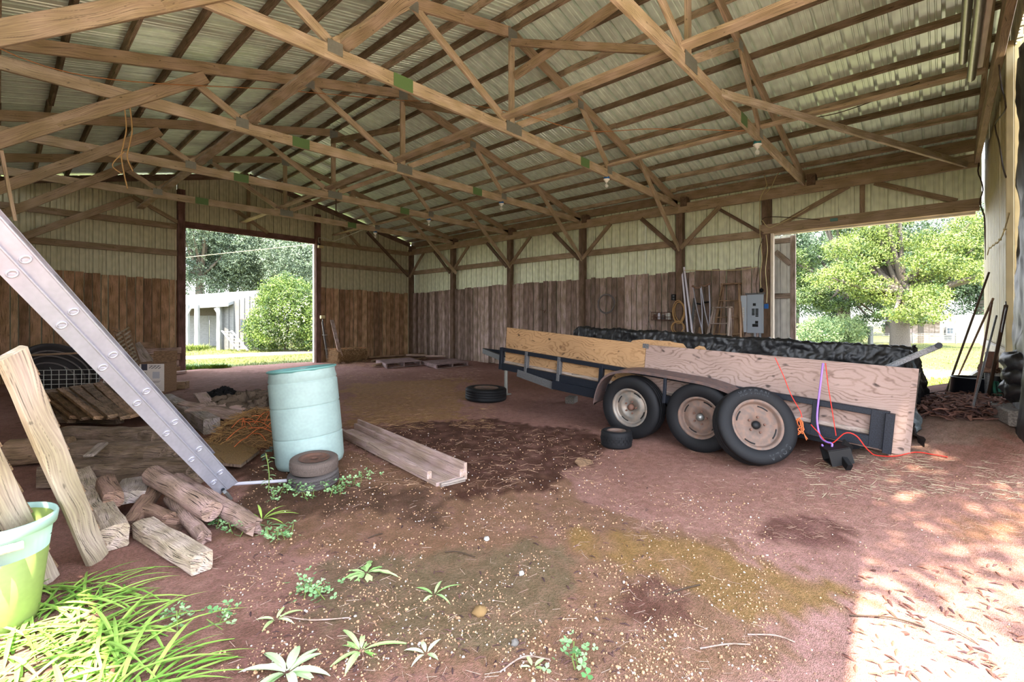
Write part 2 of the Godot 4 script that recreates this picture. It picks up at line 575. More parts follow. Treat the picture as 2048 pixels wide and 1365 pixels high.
	tri_mat("osb", Color(0.60, 0.47, 0.30), 0.9, speck, 3.0, speck_n, 0.8)

func dirt_pixel(x: int, y: int) -> Color:
	var a := nz2.get_noise_2d(x * 0.018, y * 0.018)
	var b := nz.get_noise_2d(x * 0.09 + 40.0, y * 0.09)
	var c := nz.get_noise_2d(x * 0.33, y * 0.33 + 20.0)
	var v := 0.82 + a * 0.09 + b * 0.08 + c * 0.13
	if c > 0.74:
		v += 0.12
	return Color(v, v * (1.0 - 0.03 * b), v * (1.0 + 0.03 * a))


# ---------------------------------------------------------------- ground
func L(r: float, g: float, b: float) -> Color:
	return Color(r / 255.0, g / 255.0, b / 255.0).srgb_to_linear()

func poly(points: Array) -> PackedVector2Array:
	var out := PackedVector2Array()
	for i in range(0, points.size(), 2):
		var p := gp(points[i], points[i + 1])
		out.append(Vector2(p.x, p.z))
	return out

func grid_mesh(x0: float, x1: float, z0: float, z1: float, step: float, height: Callable, tint: Callable, uvs: float) -> ArrayMesh:
	var nx := int((x1 - x0) / step)
	var nzz := int((z1 - z0) / step)
	var V := PackedVector3Array()
	var N := PackedVector3Array()
	var C := PackedColorArray()
	var U := PackedVector2Array()
	var T := PackedFloat32Array()
	var I := PackedInt32Array()
	for j in nzz + 1:
		for i in nx + 1:
			var x := lerpf(x0, x1, float(i) / nx)
			var z := lerpf(z0, z1, float(j) / nzz)
			var y: float = height.call(x, z)
			V.append(Vector3(x, y, z))
			var dx: float = height.call(x + 0.03, z) - y
			var dz: float = height.call(x, z + 0.03) - y
			N.append(Vector3(-dx, 0.03, -dz).normalized())
			C.append(tint.call(x, z))
			U.append(Vector2(x, z) * uvs)
			T.append_array(PackedFloat32Array([1, 0, 0, 1]))
	for j in nzz:
		for i in nx:
			var a := j * (nx + 1) + i
			var b := a + 1
			var c := a + nx + 1
			I.append_array(PackedInt32Array([a, b, c, b, c + 1, c]))
	var arr := []
	arr.resize(Mesh.ARRAY_MAX)
	arr[Mesh.ARRAY_VERTEX] = V
	arr[Mesh.ARRAY_NORMAL] = N
	arr[Mesh.ARRAY_COLOR] = C
	arr[Mesh.ARRAY_TEX_UV] = U
	arr[Mesh.ARRAY_TANGENT] = T
	arr[Mesh.ARRAY_INDEX] = I
	var m := ArrayMesh.new()
	m.add_surface_from_arrays(Mesh.PRIMITIVE_TRIANGLES, arr)
	return m

var stains := []

func dirt_tint(x: float, z: float) -> Color:
	var big := nz2.get_noise_2d(x * 0.25, z * 0.25)
	var c := L(178, 134, 122).lerp(L(154, 112, 96), clampf(0.5 + big, 0, 1))
	var grain := nz2.get_noise_2d(x * 2.3 + 9.0, z * 2.3)
	c = c.lerp(L(140, 100, 88), clampf(grain * 0.7, 0, 0.35))
	var q := Vector2(x, z)
	for s in stains:
		var jit: Vector2 = Vector2(nz2.get_noise_2d(x * 1.1 + 3.0, z * 1.1), nz2.get_noise_2d(x * 1.1, z * 1.1 + 31.0)) * s[2]
		jit += Vector2(nz.get_noise_2d(x * 9.0, z * 9.0), nz.get_noise_2d(x * 9.0 + 17.0, z * 9.0)) * s[2] * 0.35
		if Geometry2D.is_point_in_polygon(q + jit, s[0]):
			c = c.lerp(s[1], s[3] * clampf(0.95 + 0.5 * nz.get_noise_2d(x * 5.0, z * 5.0), 0.3, 1.0))
	return c

func build_ground() -> void:
	stains = [
		[poly([690, 770, 930, 755, 935, 832, 820, 850, 700, 850]), L(170, 132, 84), 0.5, 0.7],
		[poly([300, 740, 560, 745, 560, 800, 700, 900, 480, 960, 120, 960, 60, 800]), L(120, 84, 66), 0.5, 0.8],
		[poly([480, 950, 700, 905, 940, 955, 1130, 950, 1190, 1005, 1330, 1062, 1500, 1105, 1695, 1182, 1640, 1235, 1520, 1330, 1480, 1400, 500, 1400, 800, 1150, 470, 1060]), L(140, 106, 80), 0.22, 0.9],
		[poly([690, 880, 790, 850, 880, 843, 960, 838, 1060, 848, 1150, 863, 1196, 880, 1202, 905, 1180, 932, 1122, 946, 1120, 978, 1050, 990, 960, 1002, 900, 985, 850, 955, 780, 915]), L(82, 54, 42), 0.22, 0.92],
		[poly([470, 935, 590, 930, 720, 960, 900, 1000, 860, 1050, 700, 1040, 560, 1040, 470, 1000]), L(92, 68, 54), 0.25, 0.85],
		[poly([1120, 1060, 1250, 1058, 1400, 1090, 1560, 1132, 1692, 1176, 1690, 1202, 1600, 1242, 1500, 1242, 1400, 1185, 1250, 1150, 1150, 1110]), L(150, 116, 70), 0.12, 0.8],
		[poly([600, 1135, 760, 1110, 1050, 1085, 1160, 1120, 1120, 1250, 1010, 1330, 700, 1335, 600, 1250]), L(118, 102, 76), 0.2, 0.8],
		[poly([1225, 1175, 1390, 1172, 1405, 1235, 1330, 1275, 1250, 1235]), L(104, 68, 58), 0.12, 0.8],
		[poly([440, 1260, 640, 1230, 760, 1280, 760, 1400, 420, 1400]), L(128, 90, 78), 0.15, 0.8],
		[poly([1480, 1055, 1560, 1032, 1665, 1040, 1706, 1060, 1700, 1086, 1600, 1080, 1500, 1082]), L(104, 68, 60), 0.14, 0.85],
		[poly([1880, 1060, 2060, 1050, 2060, 1110, 1960, 1115]), L(170, 120, 80), 0.2, 0.5],
		[poly([1640, 900, 1800, 905, 2060, 930, 2060, 985, 1850, 975, 1700, 955]), L(158, 138, 120), 0.3, 0.55],
		[poly([1780, 800, 2060, 810, 2060, 870, 1800, 880]), L(104, 74, 66), 0.25, 0.75],
	]
	var g := obj("floor", grid_mesh(-1.2, 10.3, -14.4, 1.4, 0.065, ground_y, dirt_tint, 0.55), M.dirt, self)
	g.set_meta("kind", "structure")
	g.set_meta("label", "red dirt barn floor with dark damp stains")
	# mown grass all round
	var lawn_tint := func(x: float, z: float) -> Color:
		var n := nz2.get_noise_2d(x * 0.12, z * 0.12)
		var c := L(100, 106, 58).lerp(L(126, 124, 80), clampf(0.5 + n, 0, 1))
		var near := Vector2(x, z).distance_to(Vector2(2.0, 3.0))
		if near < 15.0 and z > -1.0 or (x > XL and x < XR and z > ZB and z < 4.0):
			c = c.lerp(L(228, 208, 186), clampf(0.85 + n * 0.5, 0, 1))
		return c
	var lawn_y := func(x: float, z: float) -> float:
		return -0.055 + nz.get_noise_2d(x * 0.1, z * 0.1) * 0.02
	var lawn := obj("lawn", grid_mesh(-60, 90, -95, 40, 0.75, lawn_y, lawn_tint, 0.35), M.lawn, self)
	lawn.set_meta("kind", "structure")
	lawn.set_meta("label", "sunlit mown grass around the barn")


# ---------------------------------------------------------------- walls
func boards(parent: Node, a: Vector3, b: Vector3, top_a: float, top_b: float, tone: String, out: Vector3) -> void:
	var l := a.distance_to(b)
	var d := (b - a) / l
	var x := 0.0
	while x < l - 0.05:
		var w := minf(rng.randf_range(0.115, 0.20), l - x)
		var top := lerpf(top_a, top_b, (x + w * 0.5) / l) + rng.randf_range(-0.03, 0.012)
		var c := a + d * (x + w * 0.5) + out * rng.randf_range(-0.004, 0.010)
		var lean := d * rng.randf_range(-0.006, 0.006)
		beam(parent, "board", c + Vector3(0, rng.randf_range(-0.08, 0.03), 0) - lean, c + Vector3(0, top, 0) + lean, w - rng.randf_range(0.010, 0.024), 0.022, d, M["%s%d" % [tone, rng.randi_range(0, 3)]], 0.0)
		x += w

func siding(parent: Node, a: Vector3, b: Vector3, y0: float, y1: Callable, m: Material, out: Vector3) -> void:
	var l := a.distance_to(b)
	var d := (b - a) / l
	var x := 0.0
	while x < l - 0.02:
		var w := minf(0.9144, l - x)
		var p0 := a + d * x
		var p1 := a + d * (x + w)
		var c := (p0 + p1) * 0.5 + out * rng.randf_range(-0.002, 0.002)
		# a sheet cut to the roof line: one quad strip per profile point, so the top follows y1
		var o := obj("siding_sheet", cut_sheet_mesh(w, y0, y1.call(p0), y1.call(p1), 0.038), m, parent, Transform3D(Basis(d, Vector3.UP, d.cross(Vector3.UP)), c))
		o.set_meta("label", "ribbed metal siding sheet")
		x += w

# vertical ribbed sheet, width along x, ribs along y, top slanting from t0 to t1
func cut_sheet_mesh(w: float, y0: float, t0: float, t1: float, rib: float) -> ArrayMesh:
	var prof := []
	var z := 0.0
	while z < w - 0.001:
		for q in [[0.0, 0.0], [0.003, 1.0], [0.027, 1.0], [0.030, 0.0], [0.112, 0.0], [0.118, 0.25], [0.128, 0.25], [0.134, 0.0], [0.172, 0.0], [0.178, 0.25], [0.188, 0.25], [0.194, 0.0]]:
			if z + q[0] < w:
				prof.append(Vector2(z + q[0], -q[1] * rib))
		z += 0.2286
	prof.append(Vector2(w, 0))
	var r0 := PackedVector3Array()
	var r1 := PackedVector3Array()
	for s in 2:
		for i in prof.size():
			var p: Vector2 = prof[i if s == 0 else prof.size() - 1 - i]
			var top := lerpf(t0, t1, p.x / w)
			r0.append(Vector3(p.x - w * 0.5, y0, p.y + 0.0015 * s))
			r1.append(Vector3(p.x - w * 0.5, top, p.y + 0.0015 * s))
	return skin([r0, r1], true, false, false, false, 2.0, 1.0, rng.randf(), rng.randf())

func roof_y(x: float) -> float:   # underside of the roofing
	return 4.09 + SLOPE * (5.28 - absf(x - XC))

func build_back_wall() -> void:
	var w := setting("wall_back")
	var out := Vector3(0, 0, 1)
	var zb := ZB + 0.02
	# weathered boards below, metal above
	boards(w, Vector3(XL, 0, zb - 0.01), Vector3(3.02, 0, zb - 0.01), 2.42, 2.30, "bboard", out)
	boards(w, Vector3(6.62, 0, zb - 0.01), Vector3(9.85, 0, zb - 0.01), 2.30, 2.24, "bboard", out)
	var gable := func(p: Vector3) -> float: return roof_y(p.x) - (0.02 if p.x < 5.0 else 0.075)
	siding(w, Vector3(XL, 0, zb - 0.07), Vector3(3.0, 0, zb - 0.07), 2.15, gable, M.wall_sheet_tan, out)
	siding(w, Vector3(3.0, 0, zb - 0.07), Vector3(6.62, 0, zb - 0.07), 3.68, gable, M.wall_sheet_tan, out)
	siding(w, Vector3(6.62, 0, zb - 0.07), Vector3(10.0, 0, zb - 0.07), 2.15, gable, M.wall_sheet_tan, out)
	# outside skin of the lower wall
	siding(w, Vector3(XL, 0, zb - 0.10), Vector3(3.0, 0, zb - 0.10), 0.0, func(_p): return 2.3, M.wall_sheet_tan, out)
	siding(w, Vector3(6.62, 0, zb - 0.10), Vector3(10.0, 0, zb - 0.10), 0.0, func(_p): return 2.3, M.wall_sheet_tan, out)
	var zg := zb + 0.02
	for g in [[XL, 3.0, 2.97], [XL, 3.0, 3.63], [6.62, 9.85, 3.02], [6.62, 9.85, 3.66]]:
		beam(w, "girt", Vector3(g[0], g[2], zg), Vector3(g[1], g[2] - 0.01, zg), 0.14, 0.045, Vector3.UP, M.truss2)
	beam(w, "door_header", Vector3(3.0, 3.70, zg), Vector3(6.6, 3.68, zg), 0.16, 0.06, Vector3.UP, M.post_red)
	for g in [[3.06, 4.55], [6.54, 4.5]]:
		timber(w, "post", Vector3(g[0], -0.1, zg + 0.03), Vector3(g[0], g[1], zg + 0.03), 0.15, 0.15, Vector3.RIGHT, M.post_red, 0.004, 0.008)
	beam(w, "door_jamb", Vector3(6.455, 0, zg - 0.04), Vector3(6.455, 3.62, zg - 0.04), 0.12, 0.03, Vector3(0, 0, 1), M.white_trim)
	beam(w, "door_jamb", Vector3(3.15, 0, zg - 0.04), Vector3(3.15, 3.62, zg - 0.04), 0.12, 0.03, Vector3(0, 0, 1), M.post_red)
	for s in [-1, 1]:
		var e: float = XC + s * 5.28
		beam(w, "rafter", Vector3(e, roof_y(e) - 0.13, zg + 0.04), Vector3(XC, roof_y(XC) - 0.13, zg + 0.04), 0.14, 0.045, Vector3.UP, M.post)
	# studs above the door and braces
	beam(w, "stud", Vector3(4.62, 3.75, zg), Vector3(4.62, 5.1, zg), 0.09, 0.045, Vector3.RIGHT, M.truss2)
	for q in [[2.1, 4.2, 3.0, 3.72], [4.2, 4.3, 5.1, 3.75], [7.2, 4.35, 7.9, 3.72]]:
		beam(w, "brace", Vector3(q[0], q[1], zg + 0.05), Vector3(q[2], q[3], zg + 0.05), 0.09, 0.04, Vector3.UP, M.truss2)
	beam(w, "brace", Vector3(0.3, 3.0, zg + 0.06), Vector3(2.1, 4.15, zg + 0.06), 0.14, 0.045, Vector3.UP, M.truss1)
	beam(w, "brace", Vector3(8.2, 4.2, zg + 0.06), Vector3(9.82, 2.85, zg + 0.06), 0.09, 0.045, Vector3.UP, M.post)

func build_right_wall() -> void:
	var w := setting("wall_right")
	var out := Vector3(-1, 0, 0)
	var tops := [2.24, 2.30, 2.34, 2.34, 2.34, 2.34]
	var zs: Array = POST_Z.duplicate()
	zs.append(-2.50)
	# boards between the posts, each bay its own run
	for i in 5:
		boards(w, Vector3(10.0, 0, zs[i] + 0.06), Vector3(10.0, 0, zs[i + 1] - 0.05), tops[i], tops[i + 1], "rboard", out)
	var eave := func(_p): return 4.03
	siding(w, Vector3(10.08, 0, -14.2), Vector3(10.08, 0, -2.52), 2.1, eave, M.wall_sheet, out)
	siding(w, Vector3(10.11, 0, -14.2), Vector3(10.11, 0, -2.52), -0.15, func(_p): return 2.25, M.wall_sheet, out)
	siding(w, Vector3(10.08, 0, -2.52), Vector3(10.08, 0, ZF), 3.06, eave, M.wall_sheet, out)
	for i in zs.size():
		timber(w, "post", Vector3(9.97, -0.1, zs[i]), Vector3(9.97, 3.62, zs[i]), 0.15, 0.14, Vector3(0, 0, 1), M.post, 0.004, 0.008)
		if i < 5:
			box(w, "truss_seat", Vector3(9.93, 3.82, zs[i] + 0.12), Vector3(0.2, 0.20, 0.13), M.post)
	timber(w, "post", Vector3(10.12, -0.1, ZF + 0.12), Vector3(10.12, 3.62, ZF + 0.12), 0.15, 0.14, Vector3(0, 0, 1), M.post, 0.004, 0.008)
	box(w, "truss_seat", Vector3(9.93, 3.82, -1.75), Vector3(0.2, 0.20, 0.13), M.post)
	# eave beam in lengths, girts between posts
	for s in [[-14.1, -9.2], [-9.2, -4.2], [-4.2, 0.40]]:
		beam(w, "eave_beam", Vector3(9.885, 3.69, s[0]), Vector3(9.885, 3.69, s[1]), 0.20, 0.045, Vector3.UP, M.truss1)
		beam(w, "closure_strip", Vector3(10.13, roof_y(10.13) + 0.015, s[0]), Vector3(10.13, roof_y(10.13) + 0.015, s[1]), 0.09, 0.03, Vector3.UP, M.truss2)
		beam(w, "eave_plate", Vector3(10.02, 3.965, s[0]), Vector3(10.02, 3.965, s[1]), 0.18, 0.045, Vector3.UP, M.truss2)
	for i in 5:
		beam(w, "girt", Vector3(10.0, 2.97, zs[i] + 0.08), Vector3(10.0, 2.97, zs[i + 1] - 0.07), 0.14, 0.045, Vector3.UP, M["truss%d" % (i % 2 + 1)])
	# knee braces in the plane of the wall
	for i in 5:
		var z: float = zs[i]
		if i > 0:
			beam(w, "knee_brace", Vector3(9.87, 2.83, z - 0.05), Vector3(9.87, 3.60, z - 0.86), 0.09, 0.04, Vector3.UP, M.post)
		beam(w, "knee_brace", Vector3(9.87, 2.83, z + 0.05), Vector3(9.87, 3.60, z + 0.86), 0.09, 0.04, Vector3.UP, M.truss2)
	beam(w, "knee_brace", Vector3(9.90, 2.95, -2.55), Vector3(9.90, 3.62, -3.45), 0.06, 0.04, Vector3.UP, M.post)
	# big doorway: header, white track cover, light jamb, short studs and braces above
	beam(w, "door_header", Vector3(9.93, 3.03, -2.62), Vector3(9.93, 3.03, 0.40), 0.18, 0.09, Vector3.UP, M.truss1)
	beam(w, "track_cover", Vector3(10.06, 2.955, -2.45), Vector3(10.06, 2.94, 0.36), 0.10, 0.07, Vector3.RIGHT, M.white_trim)
	beam(w, "door_jamb", Vector3(9.96, 0, -2.40), Vector3(9.96, 2.95, -2.40), 0.05, 0.10, Vector3(0, 0, 1), M.white_trim)
	beam(w, "stud", Vector3(9.95, 3.1, -1.02), Vector3(9.95, 3.66, -1.02), 0.07, 0.045, Vector3(0, 0, 1), M.truss2)
	beam(w, "brace", Vector3(9.93, 3.10, -2.25), Vector3(9.93, 3.62, -1.2), 0.08, 0.04, Vector3.UP, M.truss2)
	beam(w, "brace", Vector3(9.93, 3.60, -0.85), Vector3(9.93, 3.12, 0.15), 0.08, 0.04, Vector3.UP, M.truss2)
	# the leaf of the sliding door, pushed back so that only its edge shows
	var leaf := setting("door_1")
	leaf.set_meta("label", "sliding door leaf of pale metal on a weathered timber frame")
	var zl := -2.42
	siding(leaf, Vector3(10.22, 0, zl - 2.2), Vector3(10.22, 0, -2.06), 0.05, func(_p): return 2.93, M.door_sheet, out)
	for z in [-2.10]:
		timber(leaf, "stile", Vector3(10.17, 0.05, z), Vector3(10.17, 2.90, z), 0.09, 0.045, Vector3(0, 0, 1), M.plank_grey, 0.003, 0.006)
	for y in [2.82, 1.76, 0.62]:
		beam(leaf, "rail", Vector3(10.17, y, -2.42), Vector3(10.17, y, -2.14), 0.10, 0.04, Vector3.UP, M.plank_grey)
	beam(leaf, "brace", Vector3(10.165, 2.62, -2.40), Vector3(10.165, 2.36, -2.14), 0.10, 0.035, Vector3.UP, M.plank_grey)

func build_front_wall() -> void:
	var w := setting("wall_front")
	var out := Vector3(0, 0, -1)
	siding(w, Vector3(10.2, 0, ZF + 0.03), Vector3(6.02, 0, ZF + 0.03), 0.0, func(_p): return 3.75, M.wall_sheet_front, out)
	siding(w, Vector3(10.0, 0, ZF + 0.03), Vector3(XL, 0, ZF + 0.03), 3.70, func(p): return roof_y(p.x) - 0.02, M.wall_sheet_tan, out)
	beam(w, "girt", Vector3(9.95, 0.98, ZF - 0.01), Vector3(6.05, 0.98, ZF - 0.01), 0.09, 0.04, Vector3.UP, M.white_trim)
	beam(w, "corner_trim", Vector3(6.02, 0, ZF), Vector3(6.02, 3.75, ZF), 0.06, 0.05, Vector3.RIGHT, M.wall_sheet_front)
	beam(w, "door_header", Vector3(XL, 3.72, ZF - 0.06), Vector3(9.9, 3.72, ZF - 0.06), 0.18, 0.06, Vector3.UP, M.truss1)
	beam(w, "door_header", Vector3(XL, 3.86, ZF - 0.16), Vector3(6.6, 3.86, ZF - 0.16), 0.10, 0.04, Vector3.UP, M.white_trim)
	for y in [3.78, 3.98]:
		tube(w, "door_track", [Vector3(XL, y, ZF - 0.22 - (y - 3.78) * 0.3), Vector3(6.75, y, ZF - 0.22 - (y - 3.78) * 0.3)], 0.035, M.galv, 8)
	beam(w, "rafter", Vector3(9.9, roof_y(9.9) - 0.10, ZF - 0.05), Vector3(XC, roof_y(XC) - 0.10, ZF - 0.05), 0.14, 0.045, Vector3.UP, M.truss1)
	beam(w, "rafter", Vector3(XL, roof_y(XL) - 0.10, ZF - 0.05), Vector3(XC, roof_y(XC) - 0.10, ZF - 0.05), 0.14, 0.045, Vector3.UP, M.truss1)

func build_left_wall() -> void:
	var w := setting("wall_left")
	for z in [-14.05, -11.75, -9.22, -6.72, -4.2, 0.3]:
		timber(w, "post", Vector3(XL - 0.07, -0.1, z), Vector3(XL - 0.07, 3.62, z), 0.15, 0.14, Vector3(0, 0, 1), M.post, 0.004, 0.008)
	beam(w, "eave_beam", Vector3(XL, 3.69, -14.1), Vector3(XL, 3.69, 0.4), 0.20, 0.045, Vector3.UP, M.truss2)
	siding(w, Vector3(XL - 0.18, 0, -2.3), Vector3(XL - 0.18, 0, -14.2), -0.15, func(_p): return 3.86, M.wall_sheet_tan, Vector3(1, 0, 0))

# ---------------------------------------------------------------- roof
func build_roof() -> void:
	var c := setting("ceiling")
	for s in [-1.0, 1.0]:
		var xe: float = XC + s * 5.55
		var ye := 4.09 + SLOPE * (5.28 - 5.55) + 0.004
		var yr := 4.09 + SLOPE * 5.28 + 0.004
		var z := -14.42
		while z < 0.85:
			var wdt := minf(0.9144, 0.86 - z)
			var zc := z + wdt * 0.5
			sheet(c, "roofing_sheet", Vector3(XC, yr, zc), Vector3(xe, ye, zc), wdt, Vector3(0, 0, s), M.roof_sheet, 0.045)
			z += 0.9144
		for k in 11:
			var x: float = XC + s * (0.14 + 0.5 * k)
			var y := roof_y(x) - 0.047
			var tilt := Vector3(s * SLOPE, 1, 0).normalized()
			# three lengths, lapped over the trusses
			for q: Array in [[-14.3, -9.15], [-9.15, -4.2], [-4.2, 0.75]]:
				var dy := rng.randf_range(-0.006, 0.003)
				beam(c, "purlin", Vector3(x, y + dy, q[0]), Vector3(x + rng.randf_range(-0.02, 0.02), y + dy, q[1]), 0.088, 0.04, tilt, M["purlin%d" % rng.randi_range(0, 2)])
	box(c, "ridge_cap", Vector3(XC, 4.09 + SLOPE * 5.28 + 0.03, -6.8), Vector3(15.2, 0.01, 0.4), M.roof_sheet, 0.0, Basis(Vector3.UP, PI / 2))
	# boards nailed flat along the bottom chords
	for x in [2.25, 4.46, 7.06]:
		for q in [[ZB + 0.05, -6.7], [-6.7, ZF - 0.1]]:
			beam(c, "lateral_brace", Vector3(x, 3.955, q[0]), Vector3(x + 0.03, 3.955, q[1]), 0.14 if x < 6.0 else 0.09, 0.04, Vector3.RIGHT, M.truss0)
	# long brace from a chord down to the front corner
	beam(c, "sway_brace", wz(1440, 186, -1.87), Vector3(9.75, 3.62, 0.25), 0.09, 0.04, Vector3.UP, M.plank_pale)
	beam(c, "sway_brace", Vector3(4.6, 5.0, -4.25), Vector3(4.6, 3.99, -1.95), 0.09, 0.04, Vector3.UP, M.truss1)
	beam(c, "sway_brace", Vector3(4.66, 5.0, -6.76), Vector3(4.66, 3.99, -4.3), 0.09, 0.04, Vector3.UP, M.truss2)
	beam(c, "sway_brace", Vector3(4.64, 4.55, -4.2), Vector3(4.70, 5.0, -1.9), 0.12, 0.04, Vector3.UP, M.truss1)
	beam(c, "sway_brace", Vector3(4.58, 4.95, -9.2), Vector3(4.58, 4.55, -6.8), 0.10, 0.04, Vector3.UP, M.truss2)

func build_trusses() -> void:
	var where := ["farthest", "second farthest", "middle", "second nearest", "nearest"]
	for i in TRUSS_Z.size():
		var z := TRUSS_Z[i]
		var t := thing("roof_truss", "%s of the five timber roof trusses spanning the barn" % where[i], "truss", Vector3(XC, 3.75, z), "roof trusses")
		var m: Material = M.truss0
		var m2: Material = M.truss1
		for s in [-1.0, 1.0]:
			var e: float = XC + s * 5.28
			beam(t, "top_chord", Vector3(e, 3.85, z), Vector3(XC + s * 0.02, 3.85 + SLOPE * 5.28, z), 0.14, 0.042, Vector3.UP, m2)
			beam(t, "bottom_chord", Vector3(XC, 3.83, z), Vector3(e, 3.80, z), 0.14, 0.042, Vector3.UP, m)
			beam(t, "web", Vector3(XC + s * 0.12, 3.93, z), Vector3(XC + s * 1.58, 4.72, z), 0.09, 0.04, Vector3.UP, m)
			beam(t, "web", Vector3(XC + s * 1.62, 4.72, z), Vector3(XC + s * 2.48, 3.92, z), 0.09, 0.04, Vector3.UP, m)
			if s < 0:
				beam(t, "web", Vector3(1.60, 4.24, z - 0.042), Vector3(2.26, 3.86, z - 0.042), 0.09, 0.04, Vector3.UP, m)
				beam(t, "knee_brace", Vector3(1.72, 4.30, z + 0.042), Vector3(XL, 2.55, z + 0.042), 0.14, 0.04, Vector3.UP, m2)
			elif i < 4:
				beam(t, "knee_brace", Vector3(8.06, 4.36, z + 0.044), Vector3(9.95, 2.80, z + 0.044), 0.10, 0.04, Vector3.UP, m)
			for q in [[2.48, 3.87], [1.6, 4.71]]:
				box(t, "gusset_plate", Vector3(XC + s * q[0], q[1], z + 0.023), Vector3(0.15, 0.12, 0.004), M.plate, 0.0)
			var gp_ := box(t, "gusset_plate", Vector3(XC + s * 1.72, 3.82, z + 0.024), Vector3(0.24, 0.14, 0.004), M.plate_green, 0.0)
			gp_.set_meta("label", "green nail plate on the bottom chord")
		beam(t, "king_post", Vector3(XC, 3.90, z), Vector3(XC, 5.06, z), 0.09, 0.04, Vector3.RIGHT, m)
		box(t, "gusset_plate", Vector3(XC + 0.03, 3.86, z + 0.024), Vector3(0.30, 0.14, 0.004), M.plate, 0.0)
		box(t, "gusset_plate", Vector3(XC, 5.08, z + 0.024), Vector3(0.17, 0.18, 0.004), M.plate, 0.0)


# ---------------------------------------------------------------- outdoors
func sprig_mesh(n: int, s: float, sd: int) -> ArrayMesh:
	var r := RandomNumberGenerator.new()
	r.seed = sd
	var st := SurfaceTool.new()
	st.begin(Mesh.PRIMITIVE_TRIANGLES)
	st.set_smooth_group(-1)
	for i in n:
		var c := Vector3(r.randfn(), r.randfn() * 0.7, r.randfn()) * s * 0.9
		var d := Vector3(r.randfn(), r.randfn() * 0.5, r.randfn()).normalized()
		var q := d.cross(Vector3(r.randfn(), r.randfn() + 2.0, r.randfn())).normalized()
		var up := d.cross(q)
		var a := c - d * s * 0.55
		var b := c + d * s * 0.55
		var e := c + q * s * 0.26 + up * s * 0.08
		var f := c - q * s * 0.26 + up * s * 0.08
		var v := r.randf_range(0.75, 1.15)
		st.set_color(Color(v, v, v))
		tri(st, a, e, b)
		tri(st, a, b, f)
	st.generate_normals()
	return st.commit()

# crown: list of [centre, radii]; leaves fill the outer shell of each lobe
func foliage(parent: Node, lobes: Array, count: int, size: float, dark: Color, pale: Color, sd: int, inner := 0.55) -> void:
	var r := RandomNumberGenerator.new()
	r.seed = sd
	var mesh := sprig_mesh(9, size, sd)
	var total := 0.0
	for l in lobes:
		total += l[1].x * l[1].y + l[1].y * l[1].z
	var places := []
	var cols := []
	for l in lobes:
		var n := int(count * (l[1].x * l[1].y + l[1].y * l[1].z) / total)
		for i in n:
			var d := Vector3(r.randfn(), r.randfn(), r.randfn()).normalized()
			var rad := lerpf(inner, 1.05, sqrt(r.randf())) * (1.0 + 0.22 * nz.get_noise_3dv(d * 2.2 + l[0]))
			var p: Vector3 = l[0] + d * l[1] * rad
			if p.y < 0.05:
				continue
			places.append(Transform3D(Basis.from_euler(Vector3(r.randf() * TAU, r.randf() * TAU, r.randf() * TAU)).scaled(Vector3.ONE * r.randf_range(0.7, 1.3)), p))
			cols.append(dark.lerp(pale, clampf(r.randf() * 0.8 + 0.25 * nz.get_noise_3dv(p * 0.8), 0, 1)))
	many("foliage", mesh, M.leaf, parent, places, cols)

func tree(called: String, label: String, base: Vector3, trunk_h: float, trunk_r: float, lobes: Array, count: int, size: float, dark: Color, pale: Color, sd: int, group := "") -> Node3D:
	var t := thing(called, label, "tree", base, group)
	var top: Vector3 = base + Vector3(0.2, trunk_h, 0.1)
	obj("trunk", tube_mesh(curve([base - Vector3(0, 0.2, 0), base + Vector3(0.06, trunk_h * 0.4, 0), top], 8), trunk_r, 10, trunk_r * 0.62, 1.0), M.bark, t)
	for l in lobes:
		var from := base.lerp(top, 0.75 + 0.25 * fmod(l[0].x * 7.3 + 100.0, 1.0))
		obj("branch", tube_mesh(curve([from, from.lerp(l[0], 0.5) + Vector3(0, -0.2, 0), l[0]], 5), trunk_r * 0.4, 6, trunk_r * 0.08, 1.0), M.bark, t)
	foliage(t, lobes, count, size, dark, pale, sd)
	return t

func clumps(big: Array, n: int, sd: int) -> Array:   # each large lobe becomes a few flat layered clumps
	var g := RandomNumberGenerator.new()
	g.seed = sd
	var out := []
	for l in big:
		for i in n:
			var d := Vector3(g.randfn(), g.randfn() * 0.8, g.randfn()).normalized() * pow(g.randf(), 0.5) * 0.85
			var k := g.randf_range(0.30, 0.48)
			out.append([l[0] + d * l[1], Vector3(l[1].x * k, l[1].y * k * 0.6, l[1].z * k)])
	return out

func lobes_round(c: Vector3, r: Vector3, n: int, sd: int) -> Array:
	var g := RandomNumberGenerator.new()
	g.seed = sd
	var out := []
	for i in n:
		var d := Vector3(g.randfn(), g.randfn() * 0.8, g.randfn()).normalized() * pow(g.randf(), 0.4) * 0.75
		var k := g.randf_range(0.22, 0.40)
		out.append([c + d * r, r * k])
	return out

